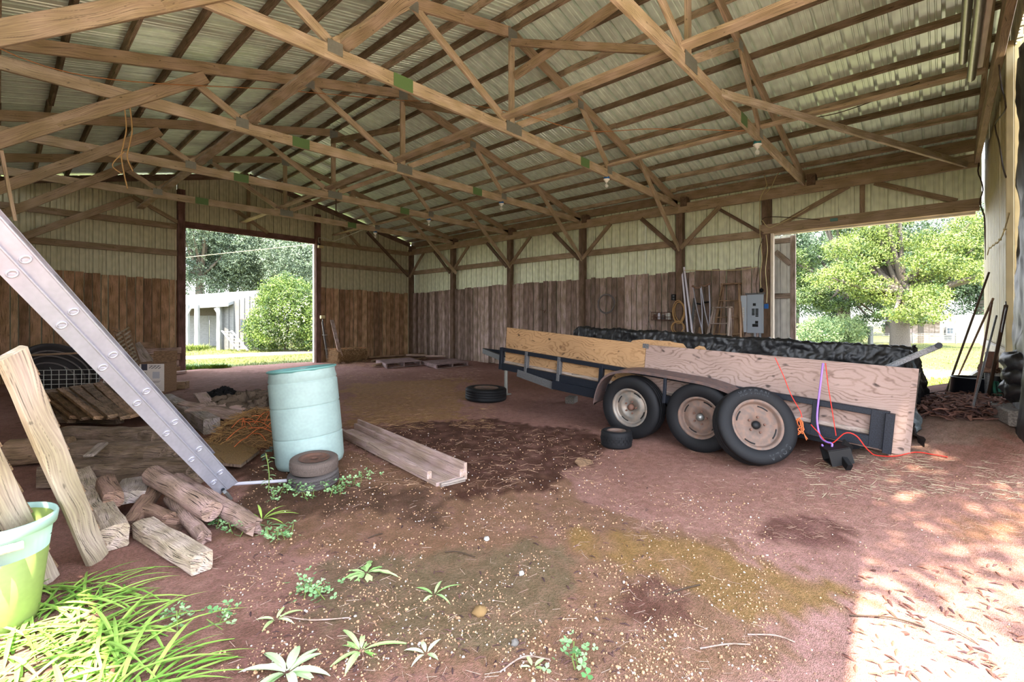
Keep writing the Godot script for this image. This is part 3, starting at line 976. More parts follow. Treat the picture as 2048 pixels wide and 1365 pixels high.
func grass_tufts(called: String, label: String, parent: Node, spots: Array, h: float, blades: int, dark: Color, pale: Color, sd: int) -> void:
	var r := RandomNumberGenerator.new()
	r.seed = sd
	var st := SurfaceTool.new()
	st.begin(Mesh.PRIMITIVE_TRIANGLES)
	st.set_smooth_group(-1)
	for i in blades:
		var a := r.randf() * TAU
		var lean := Vector3(cos(a), 0, sin(a))
		var side := Vector3(-lean.z, 0, lean.x) * 0.05
		var b0 := lean * r.randf() * 0.3
		var hh := r.randf_range(0.5, 1.0)
		var b1 := b0 + lean * 0.2 + Vector3(0, hh * 0.65, 0)
		var b2 := b0 + lean * r.randf_range(0.4, 0.9) + Vector3(0, hh, 0)
		var v := r.randf_range(0.8, 1.2)
		st.set_color(Color(v, v, v))
		tri(st, b0 - side, b0 + side, b1 + side * 0.7)
		tri(st, b0 - side, b1 + side * 0.7, b1 - side * 0.7)
		tri(st, b1 - side * 0.7, b1 + side * 0.7, b2)
	st.generate_normals()
	var places := []
	var cols := []
	for p in spots:
		var s := h * r.randf_range(0.5, 1.2)
		places.append(Transform3D(Basis(Vector3.UP, r.randf() * TAU).scaled(Vector3(s, s, s)), p))
		cols.append(dark.lerp(pale, r.randf()))
	var o := many(called, st.commit(), M.leaf, parent, places, cols)
	if parent == self:
		o.set_meta("label", label)
		o.set_meta("category", "grass")

func build_yard_behind() -> void:
	# gravel drive crossing behind the far door
	var drive := PackedVector3Array()
	var rings := []
	for i in 21:
		var x := -14.0 + i * 2.2
		var c := -19.6 - x * 0.02 + nz.get_noise_1d(x * 0.3) * 0.4
		rings.append(PackedVector3Array([Vector3(x, -0.06, c - 1.1), Vector3(x, -0.035, c - 0.7), Vector3(x, -0.03, c + 0.8), Vector3(x, -0.06, c + 1.3)]))
	var d := obj("gravel_drive", skin(rings, false, false, false, true), M.gravel, self)
	d.set_meta("kind", "structure")
	d.set_meta("label", "pale gravel drive crossing the grass behind the barn")
	# lawn blades in the wedge seen through the far door
	var spots := []
	for i in 9000:
		var p := Vector3(rng.randf_range(2.5, 11.0), -0.06, rng.randf_range(-27.0, -14.3))
		if p.z > -20.8 and p.z < -18.4 and rng.randf() < 0.93:
			continue
		spots.append(p)
	grass_tufts("lawn_grass", "short yellow-green grass beyond the far doorway", self, spots, 0.09, 7, L(84, 98, 44), L(142, 144, 82), 5)
	var sp2 := []
	for i in 500:
		var u := rng.randf_range(375, 470)
		var p := gp(u, 740) + Vector3(rng.randf_range(-0.1, 0.1), -0.06, rng.randf_range(-0.5, -0.1) - 0.2)
		p.z = minf(p.z, -14.3)
		sp2.append(p)
	grass_tufts("door_weeds", "bright low weeds just outside the far doorway", self, sp2, 0.2, 9, L(70, 104, 30), L(140, 160, 60), 8)
	build_shed()
	var bush := thing("flowering_bush", "big rounded bush with pale blossom beyond the far doorway", "bush", gp(572, 700))
	var bc: Vector3 = bush.position
	var side := Vector3(cos(YAW), 0, sin(YAW))
	foliage(bush, [[bc + Vector3(0, 1.5, 0) + side * 0.3, Vector3(1.45, 1.5, 1.3)], [bc + Vector3(0, 0.8, 0) - side * 0.9, Vector3(0.8, 0.95, 0.9)], [bc + Vector3(0, 2.2, 0.2) - side * 0.1, Vector3(1.05, 0.95, 1.0)], [bc + Vector3(0, 0.9, 0) + side * 1.5, Vector3(1.1, 1.1, 1.0)]], 5200, 0.075, L(40, 66, 28), L(124, 146, 62), 21, 0.6)
	obj("trunk", tube_mesh([bc, bc + Vector3(0.1, 1.4, 0)], 0.09, 8, 0.05), M.bark, bush)
	var blossoms := []
	var bcol := []
	for i in 420:
		var dd := Vector3(rng.randfn(), rng.randfn() * 0.9, rng.randfn()).normalized()
		var p := bc + Vector3(0, 1.35, 0) + side * 0.4 + dd * Vector3(1.35, 1.3, 1.3)
		if p.y < 0.2:
			continue
		blossoms.append(Transform3D(Basis.from_euler(rv(PI)).scaled(Vector3.ONE * rng.randf_range(0.6, 1.3)), p))
		bcol.append(L(190, 192, 172).lerp(L(160, 168, 136), rng.randf()))
	many("blossom", sprig_mesh(10, 0.06, 33), M.leaf, bush, blossoms, bcol)
	# the wood beyond
	var names := ["tall dark tree at the left of the far doorway", "tall dense tree behind the white shed roof", "grey-green tree above the flowering bush", "tall tree at the right edge of the far doorway"]
	var us := [395, 462, 545, 612]
	for i in 4:
		var dep: float = [33.0, 36.0, 38.0, 35.0][i]
		var p := pt(us[i], 640, dep)
		p.y = -0.05
		tree("yard_tree", names[i], p, 5.5, 0.32, lobes_round(p + Vector3(0, 6.4, 0), Vector3(3.6, 5.0, 3.4), 22, 50 + i), 6500, 0.115, L(52, 68, 54), L(140, 156, 128), 60 + i, "trees beyond the far doorway")
	# overhead wire
	var wire := tube(self, "overhead_wire", curve([pt(330, 520, 26), pt(420, 510, 25.5), pt(640, 487, 24)], 10), 0.012, M.cable_tan, 5)
	tag(wire, "thin overhead wire crossing in front of the far trees", "wire")

func build_shed() -> void:
	var base := gp(437, 697)
	var s := thing("shed", "white metal shed with an open lean-to beyond the far doorway", "shed", base)
	var side := Vector3(cos(YAW), 0, sin(YAW))     # to the right in the view
	var deep := Vector3(sin(YAW), 0, -cos(YAW))    # away
	var P := func(r: float, y: float, f: float) -> Vector3: return base + side * r + deep * f + Vector3(0, y, 0)
	var bs := Basis(side, Vector3.UP, -deep)
	# roof falling towards the barn, its right edge a gable rake
	var r0 := pt(300, 616, 21.6)
	var r1 := pt(456, 606, 20.6)
	var r2 := pt(520, 583, 24.0)
	var r3 := pt(300, 597, 25.5)
	for k in 5:
		var a := r0.lerp(r1, k / 5.0)
		var b := r0.lerp(r1, (k + 1) / 5.0)
		var c := r3.lerp(r2, (k + 1) / 5.0)
		var d := r3.lerp(r2, k / 5.0)
		var up := Vector3(0, 0.05, 0)
		obj("roof_sheet", skin([PackedVector3Array([a, b, b + up, a + up]), PackedVector3Array([d, c, c + up, d + up])], true, true, true, false), M.shed_roof, s)
	beam(s, "fascia", r0 + Vector3(0, -0.08, 0), r1 + Vector3(0, -0.08, 0), 0.16, 0.05, Vector3.UP, M.white_post)
	beam(s, "rake_board", r1 + Vector3(0, -0.06, 0), r2 + Vector3(0, -0.06, 0), 0.14, 0.05, Vector3.UP, M.white_post)
	for u in [374, 394, 438]:
		var foot := pt(u, 640, 20.8)
		timber(s, "post", Vector3(foot.x, -0.1, foot.z), Vector3(foot.x, 1.95, foot.z), 0.16, 0.16, side, M.white_post, 0.01, 0.02)
	for q in [[374, 381], [438, 430]]:
		beam(s, "brace", pt(q[0], 630, 20.75), pt(q[1], 617, 20.75), 0.09, 0.05, Vector3.UP, M.white_post)
	# low wall set back in the lean-to, dark loft above it
	for k in 4:
		box(s, "wall_panel", pt(366 + 21 * k, 662, 22.4), Vector3(0.46, 1.45, 0.05), M.shed_wall, 0.01, bs)
	var loft := pt(400, 622, 24.5)
	box(s, "loft_wall", loft, Vector3(3.2, 1.0, 0.05), M.bark, 0.01, bs)
	# ribbed gable wall to the right, panel by panel
	for k in 9:
		var u := 442 + 10.5 * k
		var top := lerpf(609, 582, k / 8.0)
		var p := pt(u, 640, 21.0 + 0.05 * k)
		var ty := EYE + (640 - top) / FOC * (21.0 + 0.05 * k)
		box(s, "wall_panel", Vector3(p.x, ty * 0.5 - 0.05, p.z), Vector3(0.225, ty + 0.1, 0.04), M.shed_wall, 0.01, bs)
	var wn := pt(488, 651, 20.9)
	var wf := box(s, "window", wn, Vector3(0.36, 0.6, 0.06), M.bark, 0.01, bs)
	box(wf, "pane", wn - deep * 0.035, Vector3(0.28, 0.52, 0.02), M.pane, 0.0, bs)
	# grassy weeds along its foot
	var sp := []
	for i in 200:
		sp.append(P.call(rng.randf_range(-1.6, -0.1), 0.0, rng.randf_range(-1.2, -0.5)))
	grass_tufts("weed", "", s, sp, 0.26, 9, L(70, 96, 36), L(140, 150, 76), 12)
	# slatted wooden ladder leaning by the post
	var lp := gp(478, 702)
	var r := thing("wooden_ladder", "short pale wooden ladder leaning against the white shed", "ladder", lp)
	var a0 := pt(444, 662, 20.4)
	var a1 := Vector3(lp.x, 0.0, lp.z)
	for o in [0.0, 0.42]:
		beam(r, "rail", a0 + side * o, a1 + side * o * 0.9, 0.09, 0.04, deep, M.white_post)
	for k in 6:
		var p := a0.lerp(a1, 0.05 + 0.17 * k)
		beam(r, "rung", p, p + side * 0.42, 0.09, 0.03, deep, M.white_post)

func build_front_tree() -> void:
	# the tree that shades the front right of the barn
	var b := Vector3(8.2, 0.1, 4.6)
	tree("front_tree", "large shade tree standing outside the front of the barn", b, 5.5, 0.4, [
		[Vector3(2.95, 7.6, 0.7), Vector3(2.5, 0.9, 1.9)], [Vector3(5.0, 7.8, 2.0), Vector3(1.6, 1.0, 1.3)], [Vector3(7.4, 7.8, 3.8), Vector3(1.8, 1.2, 1.5)]],
		3600, 0.15, L(80, 112, 50), L(170, 190, 96), 141)

func build_yard_right() -> void:
	build_front_tree()
	var side := Vector3(cos(YAW), 0, sin(YAW))
	var spots := []
	for i in 6000:
		var u := rng.randf_range(1560, 2000)
		var v := rng.randf_range(690, 800)
		var p := gp(u, v, -0.05)
		if p.x > 10.3:
			spots.append(p)
	grass_tufts("lawn_grass", "sunlit mown grass beyond the wide right doorway", self, spots, 0.07, 7, L(100, 106, 60), L(150, 150, 104), 15)
	var sp := []
	for i in 700:
		var p := gp(rng.randf_range(1800, 1960), rng.randf_range(760, 788), -0.05)
		sp.append(p)
	grass_tufts("door_weeds", "bright yellow-green weeds just outside the wide right doorway", self, sp, 0.11, 10, L(84, 110, 24), L(160, 168, 50), 16)
	# maple spreading over the yard
	var b1 := gp(1800, 694)
	tree("maple_tree", "spreading bright green maple with a pale trunk behind the wire fence", b1, 3.2, 0.42, clumps([
		[pt(1800, 590, 22), Vector3(2.6, 1.4, 2.2)], [pt(1690, 560, 23), Vector3(2.0, 1.5, 2.0)], [pt(1900, 560, 21), Vector3(2.2, 1.6, 2.0)], [pt(1780, 500, 22), Vector3(3.0, 1.8, 2.4)], [pt(1880, 470, 23), Vector3(2.6, 1.8, 2.2)], [pt(1700, 480, 24), Vector3(2.2, 1.6, 2.2)], [pt(1830, 620, 20), Vector3(1.5, 0.7, 1.4)], [pt(1960, 500, 22), Vector3(2.0, 1.8, 2.0)], [pt(1800, 420, 24), Vector3(3.6, 2.0, 2.6)]], 6, 171),
		9000, 0.095, L(52, 76, 34), L(168, 182, 92), 71, "trees beyond the right doorway")
	var b2 := gp(1725, 690)
	tree("maple_tree", "darker green tree with a grey trunk left of the pale-trunked maple", b2 + Vector3(1.5, 0, -1.0), 4.0, 0.36, clumps([
		[pt(1640, 600, 26), Vector3(2.0, 1.3, 2.0)], [pt(1620, 520, 27), Vector3(1.7, 2.0, 2.0)], [pt(1740, 620, 26), Vector3(1.9, 1.0, 1.6)], [pt(1660, 450, 27), Vector3(2.4, 2.0, 2.2)], [pt(1740, 540, 27), Vector3(1.9, 1.6, 1.6)]], 6, 172),
		4200, 0.105, L(38, 60, 34), L(122, 142, 74), 72, "trees beyond the right doorway")
	var names := ["shady backdrop tree at the left edge of the right doorway", "shady backdrop tree left behind the maple", "shady backdrop tree straight behind the maple crown", "shady backdrop tree right behind the maple", "shady backdrop tree at the right end of the yard"]
	for i in 5:
		var p := pt([1590, 1680, 1780, 1870, 1960][i], 640, 40.0 + 3.0 * (i % 2))
		p.y = -0.05
		tree("backdrop_tree", names[i], p, 5.0, 0.35, lobes_round(p + Vector3(0, 6.2, 0), Vector3(4.2, 6.4, 3.6), 22, 90 + i), 4200, 0.17, L(40, 60, 44), L(104, 124, 88), 95 + i, "trees beyond the right doorway")
	var bsh := thing("yard_bush", "low leafy bush beside the white fence post", "bush", gp(1650, 690))
	foliage(bsh, [[gp(1640, 690) + Vector3(0, 0.6, 0), Vector3(1.5, 0.8, 1.0)], [gp(1690, 688) + Vector3(0, 0.7, 0), Vector3(1.3, 0.8, 1.0)]], 1500, 0.1, L(70, 100, 60), L(190, 205, 140), 77)
	# woven wire fence: posts and strands
	var f := thing("wire_fence", "wire fence with a thick white post across the right yard", "fence", gp(1740, 690))
	var y0 := -0.05
	timber(f, "post", gp(1741, 691, y0), gp(1741, 691, y0) + Vector3(0, 1.0, 0), 0.2, 0.2, side, M.white_post, 0.004, 0.03)
	for u in [1586, 1672, 1825, 1912, 1990]:
		timber(f, "post", gp(u, 688, y0), gp(u, 688, y0) + Vector3(0, 0.62, 0), 0.06, 0.06, side, M.white_post, 0.002, 0.01)
	for k in 6:
		tube(f, "strand", [gp(1560, 688, y0) + Vector3(0, 0.05 + 0.105 * k, 0), gp(2010, 688, y0) + Vector3(0, 0.05 + 0.105 * k, 0)], 0.018 if k == 4 else 0.008, M.white_post, 4)
	for k in 34:
		var p := gp(1570 + k * 13, 688, y0)
		tube(f, "stay", [p, p + Vector3(0, 0.58, 0)], 0.006, M.white_post, 4)
	# grey shed and white building far behind
	var sh := thing("grey_shed", "weathered grey board shed behind the maple trunks", "shed", gp(1830, 682))
	for k in 9:
		var p := pt(1786 + k * 11, 640, 27.0)
		p.y = 0.55
		box(sh, "board", p, Vector3(0.29, 1.3, 0.04), M.plank_grey if k != 5 else M.bark, 0.0, Basis(side, Vector3.UP, Vector3(-sin(YAW), 0, cos(YAW))))
	var pb := pt(1825, 640, 27.3)
	box(sh, "roof", Vector3(pb.x, 1.25, pb.z), Vector3(3.4, 0.08, 1.2), M.shed_roof, 0.0, Basis(side, Vector3.UP, Vector3(-sin(YAW), 0, cos(YAW))))
	var h := thing("white_outbuilding", "white outbuilding with a small four-pane window at the right", "building", gp(1930, 684))
	var c := pt(1935, 655, 28.0)
	box(h, "wall", Vector3(c.x, 0.75, c.z), Vector3(3.6, 1.7, 0.1), M.shed_wall, 0.0, Basis(side, Vector3.UP, Vector3(-sin(YAW), 0, cos(YAW))))
	var wn := pt(1899, 662, 27.85)
	var wf := box(h, "window", wn, Vector3(0.45, 0.45, 0.06), M.white_post, 0.0, Basis(side, Vector3.UP, Vector3(-sin(YAW), 0, cos(YAW))))
	for i in 4:
		box(wf, "pane", wn + side * (0.09 if i % 2 else -0.09) + Vector3(0, 0.09 if i < 2 else -0.09, 0) - Vector3(sin(YAW), 0, -cos(YAW)) * 0.04, Vector3(0.14, 0.14, 0.02), M.pane, 0.0, Basis(side, Vector3.UP, Vector3(-sin(YAW), 0, cos(YAW))))


# ---------------------------------------------------------------- wheels
func tyre_mesh(R: float, ri: float, w: float, grooves := 3) -> ArrayMesh:
	var p := [Vector2(ri, -w * 0.36), Vector2(ri + 0.012, -w * 0.44), Vector2(lerpf(ri, R, 0.35), -w * 0.50), Vector2(lerpf(ri, R, 0.6), -w * 0.515), Vector2(lerpf(ri, R, 0.82), -w * 0.48), Vector2(R * 0.975, -w * 0.42), Vector2(R * 0.992, -w * 0.38)]
	for g in grooves:
		var c := lerpf(-w * 0.28, w * 0.28, (g + 0.5) / grooves) if grooves > 0 else 0.0
		p.append_array([Vector2(R, c - 0.008), Vector2(R - 0.009, c - 0.005), Vector2(R - 0.009, c + 0.005), Vector2(R, c + 0.008)])
	p.append_array([Vector2(R * 0.992, w * 0.38), Vector2(R * 0.975, w * 0.42), Vector2(lerpf(ri, R, 0.82), w * 0.48), Vector2(lerpf(ri, R, 0.6), w * 0.515), Vector2(lerpf(ri, R, 0.35), w * 0.50), Vector2(ri + 0.012, w * 0.44), Vector2(ri, w * 0.36), Vector2(ri + 0.02, 0), Vector2(ri, -w * 0.36)])
	return lathe_mesh(p, 44)

func lug_mesh(R: float, w: float, rows: int, n: int, h: float) -> ArrayMesh:   # tread blocks, joined
	var st := SurfaceTool.new()
	st.begin(Mesh.PRIMITIVE_TRIANGLES)
	for r in rows:
		for k in n:
			var an := TAU * (k + 0.5 * (r % 2)) / n
			var c := Vector3(cos(an), 0, sin(an))
			var t := Vector3(-sin(an), 0, cos(an))
			var y := lerpf(-w * 0.42, w * 0.42, (r + 0.5) / rows)
			var hw := w * 0.84 / rows * 0.40
			var ht := PI * R / n * 0.62
			var fall := 0.012 * absf(y) / (w * 0.42)
			var a := []
			for q in [[-1, -1], [1, -1], [1, 1], [-1, 1]]:
				a.append(t * ht * q[0] + Vector3(0, y + hw * q[1], 0))
			var r0 := PackedVector3Array()
			var r1 := PackedVector3Array()
			for q in a:
				r0.append(q + c * (R - 0.012 - fall))
				r1.append(q + c * (R + h - fall))
			skin_on(st, [r0, r1], true, false, true, false)
	st.generate_normals()
	return st.commit()

# a wheel lying flat in local space (axis y, face up); built under parent at xf
func wheel(parent: Node, xf: Transform3D, R: float, ri: float, w: float, tyre_m: Material, rim_m: Material, style := "steel", lugs := [0, 0, 0.0]) -> void:
	obj("tire", tyre_mesh(R, ri, w, 3 if lugs[0] == 0 else 0), tyre_m, parent, xf)
	if lugs[0] > 0:
		obj("tread", lug_mesh(R, w, lugs[0], lugs[1], lugs[2]), tyre_m, parent, xf)
	else:
		obj("tread", lug_mesh(R * 0.985, w * 1.02, 2, 60, 0.004), tyre_m, parent, xf)
	var h := w * 0.5
	match style:
		"steel":
			obj("rim", lathe_mesh([Vector2(ri + 0.012, h * 0.86), Vector2(ri - 0.002, h * 0.90), Vector2(ri - 0.014, h * 0.82), Vector2(ri - 0.02, h * 0.55), Vector2(ri * 0.86, h * 0.42), Vector2(ri * 0.80, h * 0.46), Vector2(ri * 0.62, h * 0.60), Vector2(ri * 0.50, h * 0.62), Vector2(ri * 0.44, h * 0.52), Vector2(ri * 0.22, h * 0.50), Vector2(ri * 0.21, h * 0.3), Vector2(0.002, h * 0.3)], 40), rim_m, parent, xf)
			for k in 5:
				var an := TAU * k / 5 + 0.3
				obj("lug_nut", lathe_mesh([Vector2(0.0, h * 0.64), Vector2(0.010, h * 0.64), Vector2(0.011, h * 0.5)], 6, 0.0, false), M.rust, parent, xf * Transform3D(Basis(), Vector3(cos(an), 0, sin(an)) * ri * 0.33))
			for k in 4:   # vent slots
				var an := TAU * k / 4 + 0.5
				var pts := []
				for q in 6:
					var a2 := an + (q / 5.0 - 0.5) * 0.55
					pts.append(Vector3(cos(a2) * ri * 0.80, h * 0.475, sin(a2) * ri * 0.80))
				obj("slot", tube_mesh(pts, 0.006, 6), M.black, parent, xf)
		"hub":
			obj("hub", lathe_mesh([Vector2(0.0, h * 0.95), Vector2(ri * 0.14, h * 0.95), Vector2(ri * 0.17, h * 0.85), Vector2(ri * 0.18, h * 0.5)], 20), M.rust, parent, xf)
		"dish":
			obj("rim", lathe_mesh([Vector2(ri + 0.012, h * 0.93), Vector2(ri - 0.004, h * 0.98), Vector2(ri - 0.012, h * 0.80), Vector2(ri * 0.78, h * 0.66), Vector2(ri * 0.5, h * 0.72), Vector2(ri * 0.22, h * 0.85), Vector2(ri * 0.2, h * 0.6), Vector2(0.002, h * 0.6)], 32), rim_m, parent, xf)

func circle_text(parent: Node, text: String, xf: Transform3D, r: float, y: float, start: float, step: float, size: float, m: Material) -> void:
	var font := SystemFont.new()
	font.font_names = PackedStringArray(["Droid Sans"])
	font.font_weight = 700
	for i in text.length():
		var tm := TextMesh.new()
		tm.text = text[i]
		tm.font = font
		tm.font_size = 32
		tm.pixel_size = size / 24.0
		tm.depth = 0.004
		var an := start + step * i
		var outd := Vector3(cos(an), 0, sin(an))
		var along := Vector3(-sin(an), 0, cos(an))
		obj("lettering", tm, m, parent, xf * Transform3D(Basis(along, outd, along.cross(outd)), outd * r + Vector3(0, y, 0)))

func axis_frame(at: Vector3, face: Vector3) -> Transform3D:   # local y to face, local -x roughly down
	var y := face.normalized()
	var x := (Vector3.UP - y * Vector3.UP.dot(y)).normalized()
	if x.length() < 0.1:
		x = Vector3.RIGHT
	return Transform3D(Basis(x, y, x.cross(y)), at)

# wrinkled sheet: surface(s, t) -> point, wrinkled along its normal
func crumple_mesh(ns: int, nt: int, f: Callable, amp: float, freq: float, o := 0.0, thick := 0.004) -> ArrayMesh:
	var rows := []
	for i in ns + 1:
		var row := PackedVector3Array()
		for j in nt + 1:
			row.append(f.call(float(i) / ns, float(j) / nt))
		rows.append(row)
	var top := []
	for i in ns + 1:
		var ring := PackedVector3Array()
		for j in nt + 1:
			var p: Vector3 = rows[i][j]
			var du: Vector3 = rows[mini(i + 1, ns)][j] - rows[maxi(i - 1, 0)][j]
			var dv: Vector3 = rows[i][mini(j + 1, nt)] - rows[i][maxi(j - 1, 0)]
			var n := du.cross(dv).normalized()
			var q := p * freq + Vector3(o, o, o)
			var e := absf(nz.get_noise_3dv(q)) * 1.2 + absf(nz.get_noise_3dv(q * 2.3)) * 0.55 + absf(nz.get_noise_3dv(q * 5.1)) * 0.25
			ring.append(p + n * (e - 0.6) * amp)
		top.append(ring)
	var closed := []
	for i in ns + 1:
		var ring := PackedVector3Array(top[i])
		for j in range(nt, -1, -1):
			ring.append(top[i][j] + Vector3(0.002, -thick, 0.001))
		closed.append(ring)
	return skin(closed, true, false, false, true)


# ---------------------------------------------------------------- trailer
func build_trailer() -> void:
	var t := thing("utility_trailer", "long black-framed utility trailer with plywood sides parked along the tool wall", "trailer", Vector3(4.83, 0.595, -4.63))
	t.rotation.x = atan2(0.345, 4.33)
	var X: Transform3D = t.global_transform
	var B := X.basis
	var P := func(x: float, y: float, z: float) -> Vector3: return X * Vector3(x, y, z)
	var LZ := func(u: float) -> float: return (X.affine_inverse() * wx(u, 720.0, 4.83)).z
	var W := 1.88
	var len := 4.33
	# side rails
	for x in [0.0, W]:
		for y in [0.045, 0.285]:
			beam(t, "rail", P.call(x, y, 0.0), P.call(x, y, len if y < 0.1 else len - 0.10), 0.09 if y < 0.1 else 0.05, 0.05, B.y, M.steel_blue)
		for u in [1003, 1054, 1120, 1205, 1641, 1772]:
			var z: float = LZ.call(u)
			beam(t, "stake", P.call(x, 0.0, z), P.call(x, 0.31, z), 0.05 if u != 1772 else 0.12, 0.055, B.z, M.steel_blue if u not in [1054, 1120] else M.steel_grey)
	beam(t, "stake", P.call(-0.03, -0.02, len - 0.02), P.call(-0.03, 0.30, len - 0.02), 0.06, 0.06, B.z, M.steel_blue)
	for z in [0.03, 1.0, 2.0, 3.0, 4.28]:
		beam(t, "cross_member", P.call(0, 0.03, z), P.call(W, 0.03, z), 0.08, 0.05, B.y, M.steel_blue)
	for x in [0.22, W - 0.22]:
		beam(t, "chassis_beam", P.call(x, -0.04, 0.75), P.call(x, -0.04, len), 0.12, 0.06, B.y, M.steel_blue)
		beam(t, "chassis_beam", P.call(x, 0.03, 0.1), P.call(x, -0.07, 0.8), 0.09, 0.05, B.y, M.steel_grey)
	beam(t, "skirt_plate", P.call(-0.035, -0.05, 0.95), P.call(-0.035, -0.05, 1.62), 0.11, 0.05, B.y, M.steel_blue)
	beam(t, "gusset", P.call(-0.02, 0.0, 0.32), P.call(-0.02, -0.07, 0.95), 0.10, 0.02, B.y, M.steel_grey)
	for k in 9:
		beam(t, "deck_plank", P.call(0.12 + 0.205 * k, 0.11, 0.02), P.call(0.12 + 0.205 * k, 0.11, len - 0.02), 0.19, 0.035, B.x, M.plank_grey)
	# plywood sides stand inside the rails
	var joint: float = LZ.call(1287)
	var front_top := 0.60
	for q in [[0.02, joint - 0.003, "ply_tan", 0.60, 0.605], [joint + 0.003, len + 0.12, "ply_pink", 0.60, 0.675]]:
		var o := PackedVector2Array([Vector2(0, 0.02), Vector2(q[1] - q[0], -0.03 if q[2] == "ply_pink" else 0.02), Vector2(q[1] - q[0], q[4]), Vector2(0, q[3])])
		var mesh := ply_panel_mesh(o, 0.016)
		obj("plywood_side", mesh, M[q[2]], t, X * Transform3D(Basis(Vector3(0, 0, 1), Vector3.UP, Vector3(-1, 0, 0)), Vector3(0.052, 0, q[0])))
	var o2 := PackedVector2Array([Vector2(0, 0.02), Vector2(len, 0.02), Vector2(len, 0.68), Vector2(0.1, 0.56)])
	obj("plywood_side", ply_panel_mesh(o2, 0.016), M.ply_grey, t, X * Transform3D(Basis(Vector3(0, 0, 1), Vector3.UP, Vector3(-1, 0, 0)), Vector3(W - 0.04, 0, 0)))
	# ragged strip of older plywood showing over the joint
	var outline := PackedVector2Array()
	var src := [1262, 684, 1266, 681, 1290, 679, 1310, 681, 1340, 683, 1352, 686, 1366, 688, 1372, 696, 1374, 702, 1386, 704, 1390, 696, 1398, 692, 1408, 694, 1412, 699, 1411, 712, 1270, 700]
	var inv := X.affine_inverse()
	for i in range(0, src.size(), 2):
		var p: Vector3 = inv * wx(src[i], src[i + 1], 4.83 + 0.075)
		outline.append(Vector2(p.z, p.y))
	obj("plywood_scrap", slab_mesh(outline, 0.01), M.ply_tan, t, X * Transform3D(Basis(Vector3(0, 0, 1), Vector3.UP, Vector3(-1, 0, 0)), Vector3(0.085, 0, 0)))
	box(t, "tape_patch", P.call(0.028, 0.585, joint), Vector3(0.004, 0.05, 0.07), M.steel_grey, 0.0, B)
	box(t, "paper_label", wx(1699, 799, 4.872), Vector3(0.004, 0.032, 0.05), M.white_paint, 0.0, B)
	# tandem fender: arched strip with a lip, galvanised wall behind the wheels
	var arch := []
	for q in [[1187, 806], [1190, 788], [1198, 766], [1212, 750], [1234, 742], [1262, 741], [1310, 747], [1360, 756], [1412, 766], [1450, 779], [1490, 800], [1520, 838], [1528, 862]]:
		arch.append(wx(q[0], q[1], 4.58))
	var A := curve(arch, 30)
	var rings := []
	for p in A:
		rings.append(PackedVector3Array([p + Vector3(-0.004, -0.03, 0), p + Vector3(-0.006, 0, 0), p + Vector3(0.25, 0.012, 0), p + Vector3(0.25, 0.006, 0), p + Vector3(0.0, -0.005, 0), p + Vector3(0.0, -0.03, 0)]))
	obj("fender", skin(rings, true, true, true, false), M.fender, t)
	var back := PackedVector2Array()
	for p in A:
		back.append(Vector2(p.z, p.y - 0.006))
	back.append(Vector2(A[A.size() - 1].z, 0.40))
	back.append(Vector2(A[0].z, 0.40))
	obj("wheel_arch_wall", slab_mesh(back, 0.004), M.galv_panel, t, Transform3D(Basis(Vector3(0, 0, 1), Vector3.UP, Vector3(-1, 0, 0)), Vector3(4.80, 0, 0)))
	beam(t, "arch_strut", wx(1331, 750, 4.60), wx(1328, 806, 4.60), 0.03, 0.03, Vector3.RIGHT, M.steel_blue)
	beam(t, "spring", Vector3(4.86, 0.36, -2.6), Vector3(4.86, 0.33, -1.6), 0.06, 0.03, Vector3.RIGHT, M.rust)
	for z in [-2.50, -1.755]:
		tube(t, "axle", [Vector3(4.7, 0.33, z), Vector3(6.8, 0.33, z)], 0.03, M.steel_blue, 10)
		for s in [-1.0, 1.0]:
			var wn := Node3D.new()
			wn.name = "wheel"
			t.add_child(wn, true)
			var at := Vector3(4.69 if s < 0 else 6.84, 0.338 + ground_y(4.7, z), z)
			var near: bool = s < 0
			wheel(wn, axis_frame(at, Vector3(s, 0, 0)), 0.338, 0.196, 0.22, M.rubber, M.rim_silver if z < -2.0 and near else M.rust_pink, "steel")
			obj("hub", lathe_mesh([Vector2(0.0, 0.085), Vector2(0.028, 0.085), Vector2(0.034, 0.06), Vector2(0.036, 0.03)], 18), M.rust if z < -2.0 else M.galv, wn, axis_frame(at, Vector3(s, 0, 0)))
	# tongue and jack
	for x in [0.25, W - 0.25]:
		beam(t, "tongue_beam", P.call(x, 0.03, 0.3), P.call(W * 0.5, 0.05, -1.35), 0.09, 0.05, B.y, M.steel_blue)
	var jack := on_ground(1012, 790)
	tube(t, "jack_leg", [jack + Vector3(0, 0.01, 0), jack + Vector3(0, 0.75, 0)], 0.03, M.galv, 10)
	box(t, "jack_foot", jack + Vector3(0, 0.012, 0), Vector3(0.13, 0.02, 0.13), M.galv)
	# tailgate at the rear end
	beam(t, "tailgate_post", P.call(0.14, 0.05, len + 0.05), P.call(0.14, 0.66, len + 0.05), 0.16, 0.05, B.x, M.plank_grey)
	for k in 3:
		beam(t, "tailgate_board", P.call(0.1, 0.12 + 0.17 * k, len + 0.09), P.call(W - 0.05, 0.12 + 0.17 * k, len + 0.09), 0.16, 0.03, B.y, M.plank_grey)
	beam(t, "spring_arm", wx(1760, 742, 4.95), pt(1880, 691, 3.75), 0.042, 0.035, Vector3.UP, M.steel_grey)
	tube(t, "arm_eye", [pt(1878, 691, 3.74) + Vector3(-0.02, 0, 0), pt(1878, 691, 3.74) + Vector3(0.035, 0, 0)], 0.022, M.steel_blue, 12)

	# black plastic over the far side and the tailgate
	var tarp := thing("black_tarp", "crumpled black plastic sheeting draped over the far side of the trailer", "tarp", P.call(W, 0.6, 2.0))
